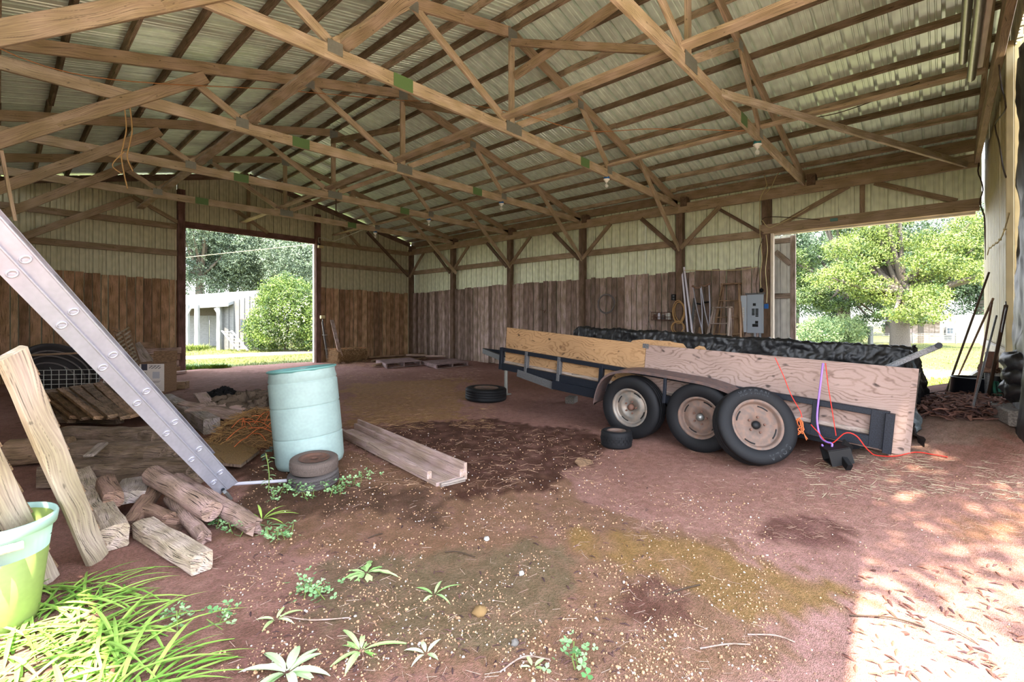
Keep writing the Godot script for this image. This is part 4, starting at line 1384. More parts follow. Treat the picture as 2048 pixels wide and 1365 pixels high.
	var xt: float = 4.83 + W - 0.08
	var side := func(s: float, v: float) -> Vector3:
		var z := lerpf(-4.66, -0.24, s)
		var top := lerpf(1.18, 0.985, s) + nz.get_noise_1d(z * 1.7) * 0.02
		if s < 0.03:
			top -= (0.03 - s) * 2.2
		if v < 0.72:
			return Vector3(xt - 0.02 + 0.03 * nz.get_noise_2d(z * 1.5, v * 3.0), lerpf(0.42, top, v / 0.72), z)
		var k := (v - 0.72) / 0.28
		return Vector3(xt + 0.17 * k, top + 0.02 * sin(k * PI) - 0.30 * maxf(k - 0.35, 0.0), z)
	obj("drape", crumple_mesh(240, 44, side, 0.026, 7.5, 4.0), M.tarp, tarp)
	var rear := func(s: float, v: float) -> Vector3:
		var x := lerpf(xt + 0.1, 4.98, s)
		return Vector3(x, lerpf(0.95, 0.20, v) + 0.08 * (1.0 - s) * (1.0 - v), -0.235 + 0.10 * sin(v * 3.0 + s * 4.0) * v + 0.10 * v)
	obj("drape", crumple_mesh(60, 40, rear, 0.04, 6.5, 14.0), M.tarp, tarp)
	var flap := func(s: float, v: float) -> Vector3:
		return pt(lerpf(1806, 1832, s), lerpf(792, 884, v), 4.05) + Vector3(0.05 * sin(v * 5.0), 0, 0.04 * cos(v * 6.0 + s * 3.0))
	var fl := obj("torn_flap", crumple_mesh(8, 16, flap, 0.05, 8.0, 3.0), M.tarp_grey, tarp)
	fl.set_meta("label", "grey torn flap of plastic")
	var flap2 := func(s: float, v: float) -> Vector3:
		return pt(lerpf(1822, 1838, s * (0.3 + 0.7 * sin(v * PI))), lerpf(716, 782, v), 4.3)
	obj("torn_flap", crumple_mesh(8, 12, flap2, 0.03, 8.0, 30.0), M.tarp_grey, tarp)

	# lines tied over the side
	var rope := tube(self, "purple_rope", curve([wx(1646, 727, 4.79), wx(1642, 760, 4.76), wx(1637, 800, 4.76), wx(1634, 840, 4.76), wx(1640, 872, 4.70), wx(1652, 884, 4.64), wx(1664, 888, 4.60), wx(1662, 898, 4.58), wx(1650, 900, 4.58), wx(1644, 890, 4.62)], 40), 0.008, M.rope_purple, 6)
	tag(rope, "purple rope hanging down the trailer side near its rear", "rope")
	for q in [[[1550, 716, 1566, 750, 1582, 790, 1600, 822, 1604, 836], "red twine slanting down the trailer side behind the leaning tire"], [[1651, 727, 1656, 770, 1664, 820, 1672, 872], "straight red twine running down beside the purple rope"]]:
		var pts := []
		for i in range(0, q[0].size(), 2):
			pts.append(wx(q[0][i], q[0][i + 1], 4.76))
		var tw := tube(self, "red_twine", curve(pts, 20), 0.0035, M.twine_red, 5)
		tag(tw, q[1], "twine", "red twine on the trailer")
	var knot := thing("twine_tangle", "frayed tangle of orange twine at the foot of the trailer side", "twine", on_ground(1600, 880))
	for k in 16:
		var c := wx(rng.randf_range(1590, 1604), rng.randf_range(832, 846), 4.75)
		tube(knot, "strand", curve([c, c + Vector3(rng.randf_range(-0.05, 0.0), -0.06 + rng.randf_range(-0.03, 0.03), rng.randf_range(-0.06, 0.06)), c + Vector3(rng.randf_range(-0.07, 0.0), rng.randf_range(-0.2, -0.08), rng.randf_range(-0.08, 0.08))], 8), 0.0035, M.twine_orange, 5)
	var line := tube(self, "red_line", curve([wx(1622, 850, 4.74), wx(1635, 864, 4.70), wx(1660, 888, 4.62), wx(1690, 867, 4.58), wx(1712, 872, 4.60), wx(1730, 894, 4.66), on_ground(1752, 911, 0.01), on_ground(1790, 911, 0.01), on_ground(1830, 899, 0.01), on_ground(1895, 899, 0.01)], 60), 0.0045, M.twine_red, 5)
	tag(line, "loose red line trailing from the trailer across the dirt", "twine")
	# black steel hitch parts lying by the rear
	var hb := thing("hitch_receiver", "black square-tube hitch receiver lying on the dirt by the trailer", "hitch", Vector3(4.60, ground_y(4.60, -0.62), -0.62))
	var hp := Vector3(4.60, ground_y(4.60, -0.62) + 0.02, -0.62)
	var hbas := Basis(Vector3.UP, 0.5) * Basis(Vector3.RIGHT, -0.25)
	for q in [[Vector3(0, 0.14, 0), Vector3(0.16, 0.02, 0.16)], [Vector3(0, 0.03, 0), Vector3(0.16, 0.02, 0.16)], [Vector3(0.08, 0.085, 0), Vector3(0.02, 0.12, 0.16)], [Vector3(-0.08, 0.085, 0), Vector3(0.02, 0.12, 0.16)]]:
		box(hb, "plate", hp + hbas * q[0], q[1], M.black, 0.004, hbas)
	beam(hb, "arm", hp + Vector3(-0.12, 0.02, 0.08), hp + Vector3(-0.02, 0.10, 0.0), 0.06, 0.04, Vector3.UP, M.black)
	beam(hb, "bracket", hp + Vector3(0.02, 0.17, 0.02), hp + Vector3(0.12, 0.10, 0.06), 0.08, 0.02, Vector3.UP, M.black)

	# spare leaning on the trailer
	var face := Vector3(-0.72, 0.36, 0.60).normalized()
	var sc := pt(1508, 848, 4.16)
	sc.y = 0.362
	var sp := thing("spare_wheel", "worn tire on a rusty steel rim leaning against the trailer", "tire", Vector3(sc.x, 0, sc.z))
	var sx := axis_frame(sc, face)
	wheel(sp, sx, 0.338, 0.208, 0.19, M.rubber, M.rust_pink, "steel")
	circle_text(sp, "XSTRAN", sx, 0.285, 0.095, -0.40, 0.16, 0.045, M.letter)
	circle_text(sp, "SOLA", sx, 0.285, 0.095, 2.30, 0.20, 0.05, M.letter)
	obj("hub_hole", lathe_mesh([Vector2(0.0, 0.052), Vector2(0.034, 0.052), Vector2(0.036, 0.04)], 20), M.black, sp, sx)
	# tyre lying flat near the nose of the trailer
	var fc := on_ground(972, 800)
	var ft := thing("flat_lying_tire", "black road tire lying flat near the trailer nose", "tire", fc)
	wheel(ft, Transform3D(Basis(Vector3.UP, 0.4) * Basis(Vector3.RIGHT, 0.03), fc + Vector3(0, 0.105, 0)), 0.335, 0.195, 0.20, M.rubber, M.rust_pink, "dish")
	# small turf tyre
	var tc := on_ground(1233, 893)
	var tt := thing("turf_tire", "small knobbly lawn tractor tire lying flat beside the trailer wheel", "tire", tc)
	wheel(tt, Transform3D(Basis(), tc + Vector3(0, 0.085, 0)), 0.155, 0.085, 0.165, M.rubber, M.rust_pink, "dish", [5, 24, 0.006])
	var cb := on_ground(1143, 806)
	var blk := box(self, "concrete_block", cb + Vector3(0, 0.05, 0), Vector3(0.2, 0.10, 0.14), M.stoneblock, 0.01, Basis(Vector3.UP, 0.3))
	tag(blk, "small grey concrete block on the dirt under the trailer frame", "block")

func ply_panel_mesh(o: PackedVector2Array, t: float) -> ArrayMesh:   # uv in metres so that the figure runs along the sheet
	var st := SurfaceTool.new()
	st.begin(Mesh.PRIMITIVE_TRIANGLES)
	st.set_smooth_group(-1)
	var ou := Vector2(rng.randf(), rng.randf())
	var idx := Geometry2D.triangulate_polygon(o)
	for i in range(0, idx.size(), 3):
		var p := [o[idx[i]], o[idx[i + 1]], o[idx[i + 2]]]
		var q := []
		for k in p:
			q.append(Vector2(k.x / 2.4, k.y / 1.2) + ou)
		tri(st, Vector3(p[0].x, p[0].y, t), Vector3(p[1].x, p[1].y, t), Vector3(p[2].x, p[2].y, t), q[0], q[1], q[2])
		tri(st, Vector3(p[0].x, p[0].y, 0), Vector3(p[2].x, p[2].y, 0), Vector3(p[1].x, p[1].y, 0), q[0], q[2], q[1])
	for i in o.size():
		var a := o[i]
		var b := o[(i + 1) % o.size()]
		tri(st, Vector3(a.x, a.y, 0), Vector3(b.x, b.y, 0), Vector3(b.x, b.y, t), a, b, b)
		tri(st, Vector3(a.x, a.y, 0), Vector3(b.x, b.y, t), Vector3(a.x, a.y, t), a, b, a)
	st.generate_normals()
	return st.commit()


# ---------------------------------------------------------------- left side of the barn
func build_ladder() -> void:
	var foot := gp(438, 996, 0.03)
	var d := (pt(0, 556, 1.97) - foot).normalized()
	var e := Vector3(0.25, -0.15, -1.0)
	var rung := (e - d * d.dot(e)).normalized()        # near rail to far rail
	var n := d.cross(rung).normalized()                # across the stacked sections
	if n.y < 0:
		n = -n
	var t := thing("extension_ladder", "long aluminium extension ladder leaning across the left foreground", "ladder", foot)
	var total := 3.3
	for s in 2:
		var o := n * (0.04 + 0.068 * s) + rung * (0.0 if s == 0 else 0.012)
		var a := foot + o + d * (0.02 if s == 0 else 0.0)
		for far in 2:
			var q := a + rung * (0.40 if far else 0.0)
			# channel rail: web with two flanges turned inwards
			var rings := []
			for k in 2:
				var c := q + d * (total * k)
				var ring := PackedVector3Array()
				var inward := rung * (1.0 if far == 0 else -1.0)
				for w in [[-0.033, 0.030], [-0.033, 0.0], [0.033, 0.0], [0.033, 0.030], [0.030, 0.030], [0.030, 0.004], [-0.030, 0.004], [-0.030, 0.030]]:
					ring.append(c + n * w[0] + inward * w[1])
				rings.append(ring)
			var rail := obj("rail", skin(rings, true, true, true, false), M.alu, t)
			if far == 0:
				tube(rail, "rail_bead", [q + n * 0.033, q + n * 0.033 + d * total], 0.005, M.alu, 6)
		for k in 10:
			var c := a + d * (0.15 + 0.305 * k + 0.05 * s)
			tube(t, "rung", [c + rung * 0.004, c + rung * 0.396], 0.016, M.alu, 10)
			# swaged rung end on the rail: raised pad with a dark half-round hole
			var pad := []
			for q in 17:
				var an := TAU * q / 16.0
				pad.append(c - rung * 0.002 + (d * cos(an) * 0.85 + n * sin(an)) * 0.018)
			tube(t, "rung_end", pad, 0.0045, M.alu, 6)
			var half := PackedVector3Array()
			var half2 := PackedVector3Array()
			for q in 9:
				var an := PI * q / 8.0
				var up := Vector3.UP - rung * Vector3.UP.dot(rung)
				up = up.normalized()
				var sd := up.cross(rung)
				var p := c + sd * cos(an) * 0.0135 - up * sin(an) * 0.0135
				half.append(p + rung * 0.003)
				half2.append(p - rung * 0.0035)
			obj("rung_socket", skin([half, half2], true, true, true, false), M.alu, t)
	# swivel foot
	box(t, "foot", foot + n * 0.05 - rung * 0.01, Vector3(0.10, 0.02, 0.07), M.galv, 0.004, Basis(d, n, d.cross(n)))
	tube(t, "foot_bolt", [foot + n * 0.05 + d * 0.05 - rung * 0.012, foot + n * 0.05 + d * 0.05 + rung * 0.02], 0.012, M.steel_blue, 8)

func build_slat_frame() -> void:
	# two stringers with thin slats nailed across their backs
	var a0 := on_ground(196, 1122)
	var a1 := Vector3(0.03, 1.17, -2.70)
	var d := (a1 - a0).normalized()
	var back := Vector3(-0.55, 0, -0.83)
	var wide := d.cross(back).normalized()
	var t := thing("slatted_frame", "pale wooden frame of two boards with thin slats leaning beside the ladder", "frame", a0)
	timber(t, "stringer", a0, a1, 0.105, 0.032, wide, M.plank_pale, 0.003, 0.005)
	var b0 := a0 + Vector3(-0.20, 0.0, 0.10)
	var b1 := a1 + Vector3(-0.17, -0.06, 0.06)
	timber(t, "stringer", b0, b1, 0.105, 0.032, wide, M.plank_pale, 0.003, 0.005)
	var rt := wide * signf(wide.dot(Vector3(cos(YAW), 0, sin(YAW))))
	# short thin cleats behind each stringer, their edges showing like steps
	for k in 9:
		var f := 0.06 + 0.108 * k
		for q in [[a0, a1], [b0, b1]]:
			var p: Vector3 = q[0].lerp(q[1], f) + back * 0.028
			beam(t, "cleat", p - rt * 0.03, p + rt * 0.074, 0.115, 0.014, (d + back * 0.16).normalized(), M.plank_brown)

func build_pail() -> void:
	var c := pt(-14, 640, 2.0)
	c.y = ground_y(c.x, c.z)
	var t := thing("plastic_pail", "yellow-green plastic pail with a pale teal rim in the grass", "pail", c)
	var H := 0.45
	obj("body", lathe_mesh([Vector2(0.004, 0.01), Vector2(0.135, 0.0), Vector2(0.142, 0.03), Vector2(0.188, H - 0.02), Vector2(0.184, H - 0.02), Vector2(0.170, H - 0.16), Vector2(0.136, 0.03), Vector2(0.004, 0.03)], 40), M.pail, t, Transform3D(Basis(), c))
	obj("rim", lathe_mesh([Vector2(0.186, H - 0.045), Vector2(0.198, H - 0.045), Vector2(0.204, H - 0.008), Vector2(0.200, H + 0.003), Vector2(0.192, H + 0.002), Vector2(0.173, H - 0.15), Vector2(0.186, H - 0.045)], 40), M.pail_rim, t, Transform3D(Basis(), c))
	obj("potting_soil", lathe_mesh([Vector2(0.177, H - 0.10), Vector2(0.10, H - 0.085), Vector2(0.003, H - 0.09)], 24, 0.04), M.earth, t, Transform3D(Basis(), c))
	var g := box(t, "grip", c + Vector3(0.03, H - 0.07, 0.205), Vector3(0.11, 0.03, 0.03), M.white_paint, 0.008, Basis(Vector3.UP, 0.1))
	g.set_meta("label", "white moulded grip under the rim")

# a weathered landscape timber; section "square", "round" or "hewn"
func log_mesh(l: float, w: float, h: float, kind: String, broken: bool) -> ArrayMesh:
	var rings := []
	var n := 14
	var o := rng.randf() * 90.0
	var seg := 12
	for i in seg + 1:
		var f := float(i) / seg
		var x := lerpf(-l * 0.5, l * 0.5, f)
		var ring := PackedVector3Array()
		for k in n:
			var an := TAU * (k + 0.5) / n
			var cs := cos(an)
			var sn := sin(an)
			var pw: float = {"round": 1.0, "square": 0.35, "hewn": 0.62}[kind]
			var p := Vector3(x, signf(sn) * pow(absf(sn), pw) * h * 0.5, signf(cs) * pow(absf(cs), pw) * w * 0.5)
			var j := 1.0 + (0.09 if l < 0.95 else 0.17) * nz.get_noise_3d(x * 3.0 + o, cs * 1.6, sn * 1.6) + (0.05 * nz.get_noise_3d(x * 0.6 + o, cs * 5.0, sn * 5.0))
			p.y *= j
			p.z *= j
			if broken and i >= seg - 1:
				p.x += (nz.get_noise_2d(cs * 3.0 + o, sn * 3.0) - 0.3) * 0.05
			ring.append(p)
		rings.append(ring)
	return skin(rings, true, true, true, kind == "round", 1.2, 0.4, rng.randf(), rng.randf())

func log_thing(called: String, label: String, a: Vector3, b: Vector3, w: float, h: float, kind: String, m: Material, group := "", broken := false) -> void:
	var o := obj(called, log_mesh(a.distance_to(b), w, h, kind, broken), m, self, frame(a, b, Vector3.UP.cross(b - a).normalized()))
	tag(o, label, "timber", group)

func build_log_pile() -> void:
	var g := "landscape timbers in the left pile"
	var up := func(u: float, v: float, h: float) -> Vector3: return on_ground(u, v, h)
	log_thing("landscape_timber", "thick pale squared timber with a knot by its end, next to the slatted frame", up.call(160, 955, 0.10), up.call(231, 1074, 0.075), 0.13, 0.135, "square", M.log_pale, g)
	log_thing("landscape_timber", "short stub with rounded top lying high on the pile behind the knotty timber", up.call(211, 966, 0.19), up.call(227, 1000, 0.17), 0.105, 0.11, "hewn", M.log_brown, g)
	log_thing("landscape_timber", "short grey flat block lying on top of the pile", up.call(272, 966, 0.15), up.call(258, 996, 0.15), 0.16, 0.085, "square", M.plank_grey, g)
	log_thing("landscape_timber", "dark slanting log crossing under the two long round timbers", up.call(318, 968, 0.15), up.call(257, 1057, 0.05), 0.095, 0.095, "hewn", M.log_brown, g, true)
	log_thing("landscape_timber", "long rounded reddish timber on top of the pile beneath the ladder", up.call(304, 949, 0.25), up.call(424, 1024, 0.13), 0.125, 0.125, "round", M.log, g)
	log_thing("landscape_timber", "longest grey timber with a crumbling end beside the ladder foot", up.call(352, 960, 0.16), up.call(514, 1056, 0.055), 0.11, 0.105, "round", M.log, g, true)
	log_thing("landscape_timber", "thin grey log with a split broken end pointing at the camera", up.call(342, 998, 0.10), up.call(410, 1079, 0.042), 0.085, 0.08, "round", M.log, g, true)
	log_thing("landscape_timber", "short brown log tucked in the middle of the pile with its end showing", up.call(292, 1022, 0.09), up.call(338, 1040, 0.07), 0.09, 0.085, "hewn", M.log_brown, g)
	log_thing("landscape_timber", "squared foremost timber with a dark sawn end", up.call(286, 1056, 0.06), up.call(404, 1127, 0.053), 0.105, 0.105, "square", M.log_pale, g)
	log_thing("landscape_timber", "low dark log half hidden under the pile", up.call(300, 1046, 0.04), up.call(362, 1050, 0.04), 0.075, 0.075, "hewn", M.log_brown, g)

func build_old_beams() -> void:
	var g := "old hewn beams stacked left of the ladder"
	log_thing("hewn_beam", "frontmost rotten hewn beam behind the landscape timbers", on_ground(95, 948, 0.10), on_ground(395, 944, 0.10), 0.2, 0.2, "hewn", M.old_beam, g, true)
	log_thing("hewn_beam", "thick mortised hewn beam in the middle of the stack", on_ground(140, 915, 0.13), on_ground(345, 918, 0.13), 0.24, 0.26, "hewn", M.old_beam, g, true)
	log_thing("hewn_beam", "rearmost grey hewn beam with a ragged end below the fanned planks", on_ground(132, 874, 0.16), on_ground(330, 880, 0.16), 0.22, 0.20, "hewn", M.old_beam, g, true)
	log_thing("hewn_beam", "brown beam end lying left behind the slatted frame", on_ground(20, 905, 0.12), on_ground(140, 898, 0.12), 0.22, 0.22, "hewn", M.plank_brown, g)
	var sc := beam(self, "wood_scrap", on_ground(178, 912, 0.27), on_ground(206, 888, 0.30), 0.07, 0.02, Vector3.UP.cross(Vector3(1, 0, -1)), M.plank_grey)
	tag(sc, "short grey wood scrap lying on the mortised beam", "scrap")
	# fan of planks behind them
	var pos := ["leftmost", "second", "third", "fourth", "fifth", "sixth", "seventh", "eighth", "ninth", "tenth", "eleventh", "twelfth", "thirteenth", "fourteenth"]
	for i in pos.size():
		var f := i / 13.0
		var h: float = [0.07, 0.13, 0.19, 0.13, 0.25, 0.20, 0.28, 0.17, 0.24, 0.14, 0.20, 0.11, 0.17, 0.12][i]
		var p0 := on_ground(lerpf(70, 232, f), lerpf(786, 762, f), h)
		var p1 := on_ground(lerpf(142, 306, f) + rng.randf_range(-8, 8), lerpf(840, 828, f) + rng.randf_range(-5, 4), h)
		var b := timber(self, "loose_plank", p0, p1, rng.randf_range(0.075, 0.12), 0.035, Vector3.UP.cross(p1 - p0).normalized() + Vector3(0, rng.randf_range(-0.35, 0.35), 0), M["plank_brown"] if i % 3 != 1 else M.bboard0, 0.006, 0.004)
		tag(b, "%s plank from the left in the fan of planks behind the hewn beams" % pos[i], "plank", "fan of loose planks")
	for q in [[70, 812, 250, 818, 0.05], [60, 836, 240, 842, 0.04]]:
		var b := timber(self, "support_timber", on_ground(q[0], q[1], q[4]), on_ground(q[2], q[3], q[4]), 0.12, 0.08, Vector3.UP.cross(Vector3(1, 0, 1)), M.old_beam, 0.008, 0.01)
		tag(b, "dark bearer under the %s ends of the fanned planks" % ("far" if q[1] < 820 else "near"), "timber")

func build_far_left() -> void:
	# boards stacked against the back wall
	var z0 := ZB + 0.25
	var g := "salvaged boards against the far wall"
	var n := 0
	var labels := ["lowest board of the stack against the far wall", "second lowest board of the stack against the far wall", "middle board of the stack against the far wall", "second highest board of the stack against the far wall", "top board of the stack against the far wall"]
	for k in 5:
		var y := 0.09 + 0.155 * k
		var b := timber(self, "salvaged_board", Vector3(0.55 + rng.randf_range(-0.1, 0.1), y, z0 - 0.02 * k), Vector3(3.0 + rng.randf_range(-0.02, 0.05) - (0.5 if k == 4 else 0.0), y - 0.01, z0 - 0.02 * k), 0.145, 0.03, Vector3.UP, M.plank_pink if k % 2 else M.plank_brown, 0.003, 0.004)
		tag(b, labels[k], "board", g)
	var f := timber(self, "salvaged_board", wz(265, 690, z0 + 0.06), wz(300, 735, z0 + 0.25), 0.3, 0.02, Vector3.RIGHT, M.plank_grey, 0.003, 0.004)
	tag(f, "grey grooved panel leaning on the board stack behind the carton", "board", g)
	var lg := timber(self, "salvaged_board", wz(58, 711, -11.4), wz(165, 706, -11.9), 0.10, 0.03, Vector3(0, 0, 1), M.plank_brown, 0.003, 0.004)
	tag(lg, "thin board lying across the top of the dark tank", "board", g)
	var sm := timber(self, "salvaged_board", Vector3(2.35, 0.04, z0 + 0.35), Vector3(3.05, 0.04, z0 + 0.32), 0.14, 0.05, Vector3(0, 0, 1), M.plank_pink, 0.003, 0.004)
	tag(sm, "short pale board on the dirt at the far door post", "board", g)
	var pk := box(self, "pink_lid", Vector3(2.62, 0.10, z0 + 0.36), Vector3(0.34, 0.03, 0.2), M.pink, 0.01)
	tag(pk, "flat pink plastic lid on the short board by the far door", "lid")
	# dark round tank on its side and the wire crate before it
	var tc := on_ground(120, 742, 0.34)
	var t := thing("stock_tank", "dark round plastic stock tank tipped on its side at the far left", "tank", Vector3(tc.x, 0, tc.z))
	var face := Vector3(0.45, 0.75, 0.85).normalized()
	obj("tank_shell", lathe_mesh([Vector2(0.004, -0.34), Vector2(0.46, -0.34), Vector2(0.50, -0.30), Vector2(0.56, 0.0), Vector2(0.60, 0.01), Vector2(0.605, 0.04), Vector2(0.57, 0.05), Vector2(0.54, 0.0), Vector2(0.48, -0.29), Vector2(0.004, -0.31)], 40), M.tank, t, axis_frame(tc, face))
	for r in [0.50, 0.44, 0.36]:
		var pts := []
		for k in 33:
			var an := TAU * k / 32.0
			pts.append(axis_frame(tc, face) * Vector3(cos(an) * r, -0.24 + (r - 0.36) * 1.3, sin(an) * r))
		tube(t, "hoop", pts, 0.016, M.hose_grey, 6)
	var w := thing("wire_crate", "pale wire crate lying in front of the dark tank", "crate", on_ground(150, 782))
	var a := on_ground(72, 784)
	var b := on_ground(222, 780)
	for k in 5:
		var y := 0.04 + 0.085 * k
		tube(w, "wire", [a + Vector3(0, y, 0), b + Vector3(0, y, 0)], 0.006, M.white_paint, 5)
	for k in 11:
		var p := a.lerp(b, k / 10.0)
		tube(w, "wire", [p + Vector3(0, 0.0, 0), p + Vector3(0, 0.38, 0)], 0.006, M.white_paint, 5)
		if k % 2 == 0:
			tube(w, "wire", [p + Vector3(0, 0.38, 0), p + Vector3(0, 0.40, -0.4)], 0.005, M.white_paint, 5)
	# lattice strip leaning on the boards
	var lt := thing("lattice_strip", "narrow wooden lattice strip leaning against the board stack", "lattice", on_ground(272, 760))
	var l0 := wz(244, 664, -12.7)
	var l1 := on_ground(276, 762)
	var dd := (l1 - l0).normalized()
	var sd := Vector3(0.85, 0, 0.5).normalized()
	var ln := l0.distance_to(l1)
	for k in 14:
		var f0 := k / 13.0
		var p := l0.lerp(l1, f0)
		beam(lt, "slat", p - sd * 0.15 - dd * 0.10, p + sd * 0.15 + dd * 0.10, 0.035, 0.008, dd, M.plank_brown)
		beam(lt, "slat", p - sd * 0.15 + dd * 0.10 + Vector3(0, 0, 0.009), p + sd * 0.15 - dd * 0.10 + Vector3(0, 0, 0.009), 0.035, 0.008, dd, M.plank_pale)
	for o in [-0.14, 0.0, 0.14]:
		beam(lt, "slat", l0 + sd * o + Vector3(0, 0, 0.018), l1 + sd * o + Vector3(0, 0, 0.018), 0.03, 0.008, sd, M.plank_brown)
	build_carton()
	var bx := on_ground(360, 778)
	var br := box(self, "wood_block", bx + Vector3(0, 0.07, 0), Vector3(0.26, 0.14, 0.14), M.plank_brown, 0.006, Basis(Vector3.UP, -0.75))
	tag(br, "small brown wood block behind the carton", "block")

func carton_pixel(x: int, y: int) -> Color:
	var n := 0.03 * nz.get_noise_2d(x * 0.2, y * 0.2)
	var c := Color(0.80 + n, 0.75 + n, 0.72 + n)
	if x > 8 and x < 40:
		if y < 36 or (y > 70 and y < 152):
			c = Color(0.24, 0.23, 0.27)
			if y > 84 and y < 128 and x > 20 and x < 28 and (y / 3) % 3 != 0:
				c = Color(0.82, 0.80, 0.80)
		elif y > 38 and y < 66 and absf(x - 24) < (y - 36) * 0.6 and y > 44 and (y / 4) % 2 == 0:
			c = Color(0.35, 0.34, 0.36)
	if y > 8 and y < 28 and x > 48 and x < 110 and ((x / 6 + y / 5) % 3 == 0 or y < 11):
		c = Color(0.30, 0.28, 0.30)
	if x > 66 and x < 104 and y > 44 and y < 84:
		c = Color(0.66, 0.64, 0.66)
	if y > 96 and y < 112 and x > 72 - (112 - y) and x < 96 + (112 - y) and (y / 2) % 2 == 0:
		c = Color(0.55, 0.50, 0.50)
	if x > 55 and x < 118 and y > 120 and y < 140 and nz.get_noise_2d(x * 0.1, y * 0.1) > 0.1:
		c = c.darkened(0.08)
	return c

func build_carton() -> void:
	var c := on_ground(317, 784)
	var t := thing("cardboard_carton", "open printed cardboard carton standing near the far door", "carton", c)
	var bs := Basis(Vector3.UP, -YAW + 0.12)
	var W := 0.40
	var H := 0.52
	var D := 0.36
	var m := mat("carton_print", Color.WHITE, 0.85, tex_from(128, 160, carton_pixel))
	var at := func(x: float, y: float, z: float) -> Vector3: return c + bs * Vector3(x, y, z)
	for q in [[Vector3(0, H / 2, -D / 2), Vector3(W, H, 0.006)], [Vector3(-W / 2, H / 2, 0), Vector3(0.006, H, D)], [Vector3(W / 2, H / 2, 0), Vector3(0.006, H, D)], [Vector3(0, 0.005, 0), Vector3(W, 0.006, D)]]:
		box(t, "side", c + bs * q[0], q[1], M.cardboard, 0.0, bs)
	box(t, "side", c + bs * Vector3(0, H / 2, D / 2), Vector3(W, H, 0.006), M.cardboard, 0.0, bs)
	# printed front
	var st := SurfaceTool.new()
	st.begin(Mesh.PRIMITIVE_TRIANGLES)
	st.set_smooth_group(-1)
	var z := D / 2 + 0.0045
	var q0 := Vector3(-W / 2, 0.03, z)
	var q1 := Vector3(W / 2, 0.03, z)
	var q2 := Vector3(W / 2, H - 0.005, z)
	var q3 := Vector3(-W / 2, H - 0.005, z)
	tri(st, q0, q2, q1, Vector2(0, 1), Vector2(1, 0), Vector2(1, 1))
	tri(st, q0, q3, q2, Vector2(0, 1), Vector2(0, 0), Vector2(1, 0))
	st.generate_normals()
	obj("printed_panel", st.commit(), m, t, Transform3D(bs, c))
	# flaps: the rear one stands up, the others hang out
	box(t, "flap", at.call(0, H + 0.10, -D / 2 - 0.02), Vector3(W, 0.20, 0.006), M.cardboard, 0.0, bs * Basis(Vector3.RIGHT, -0.12))
	box(t, "flap", at.call(-W / 2 - 0.04, H - 0.06, 0), Vector3(0.006, 0.17, D), M.cardboard, 0.0, bs * Basis(Vector3(0, 0, 1), -0.35))

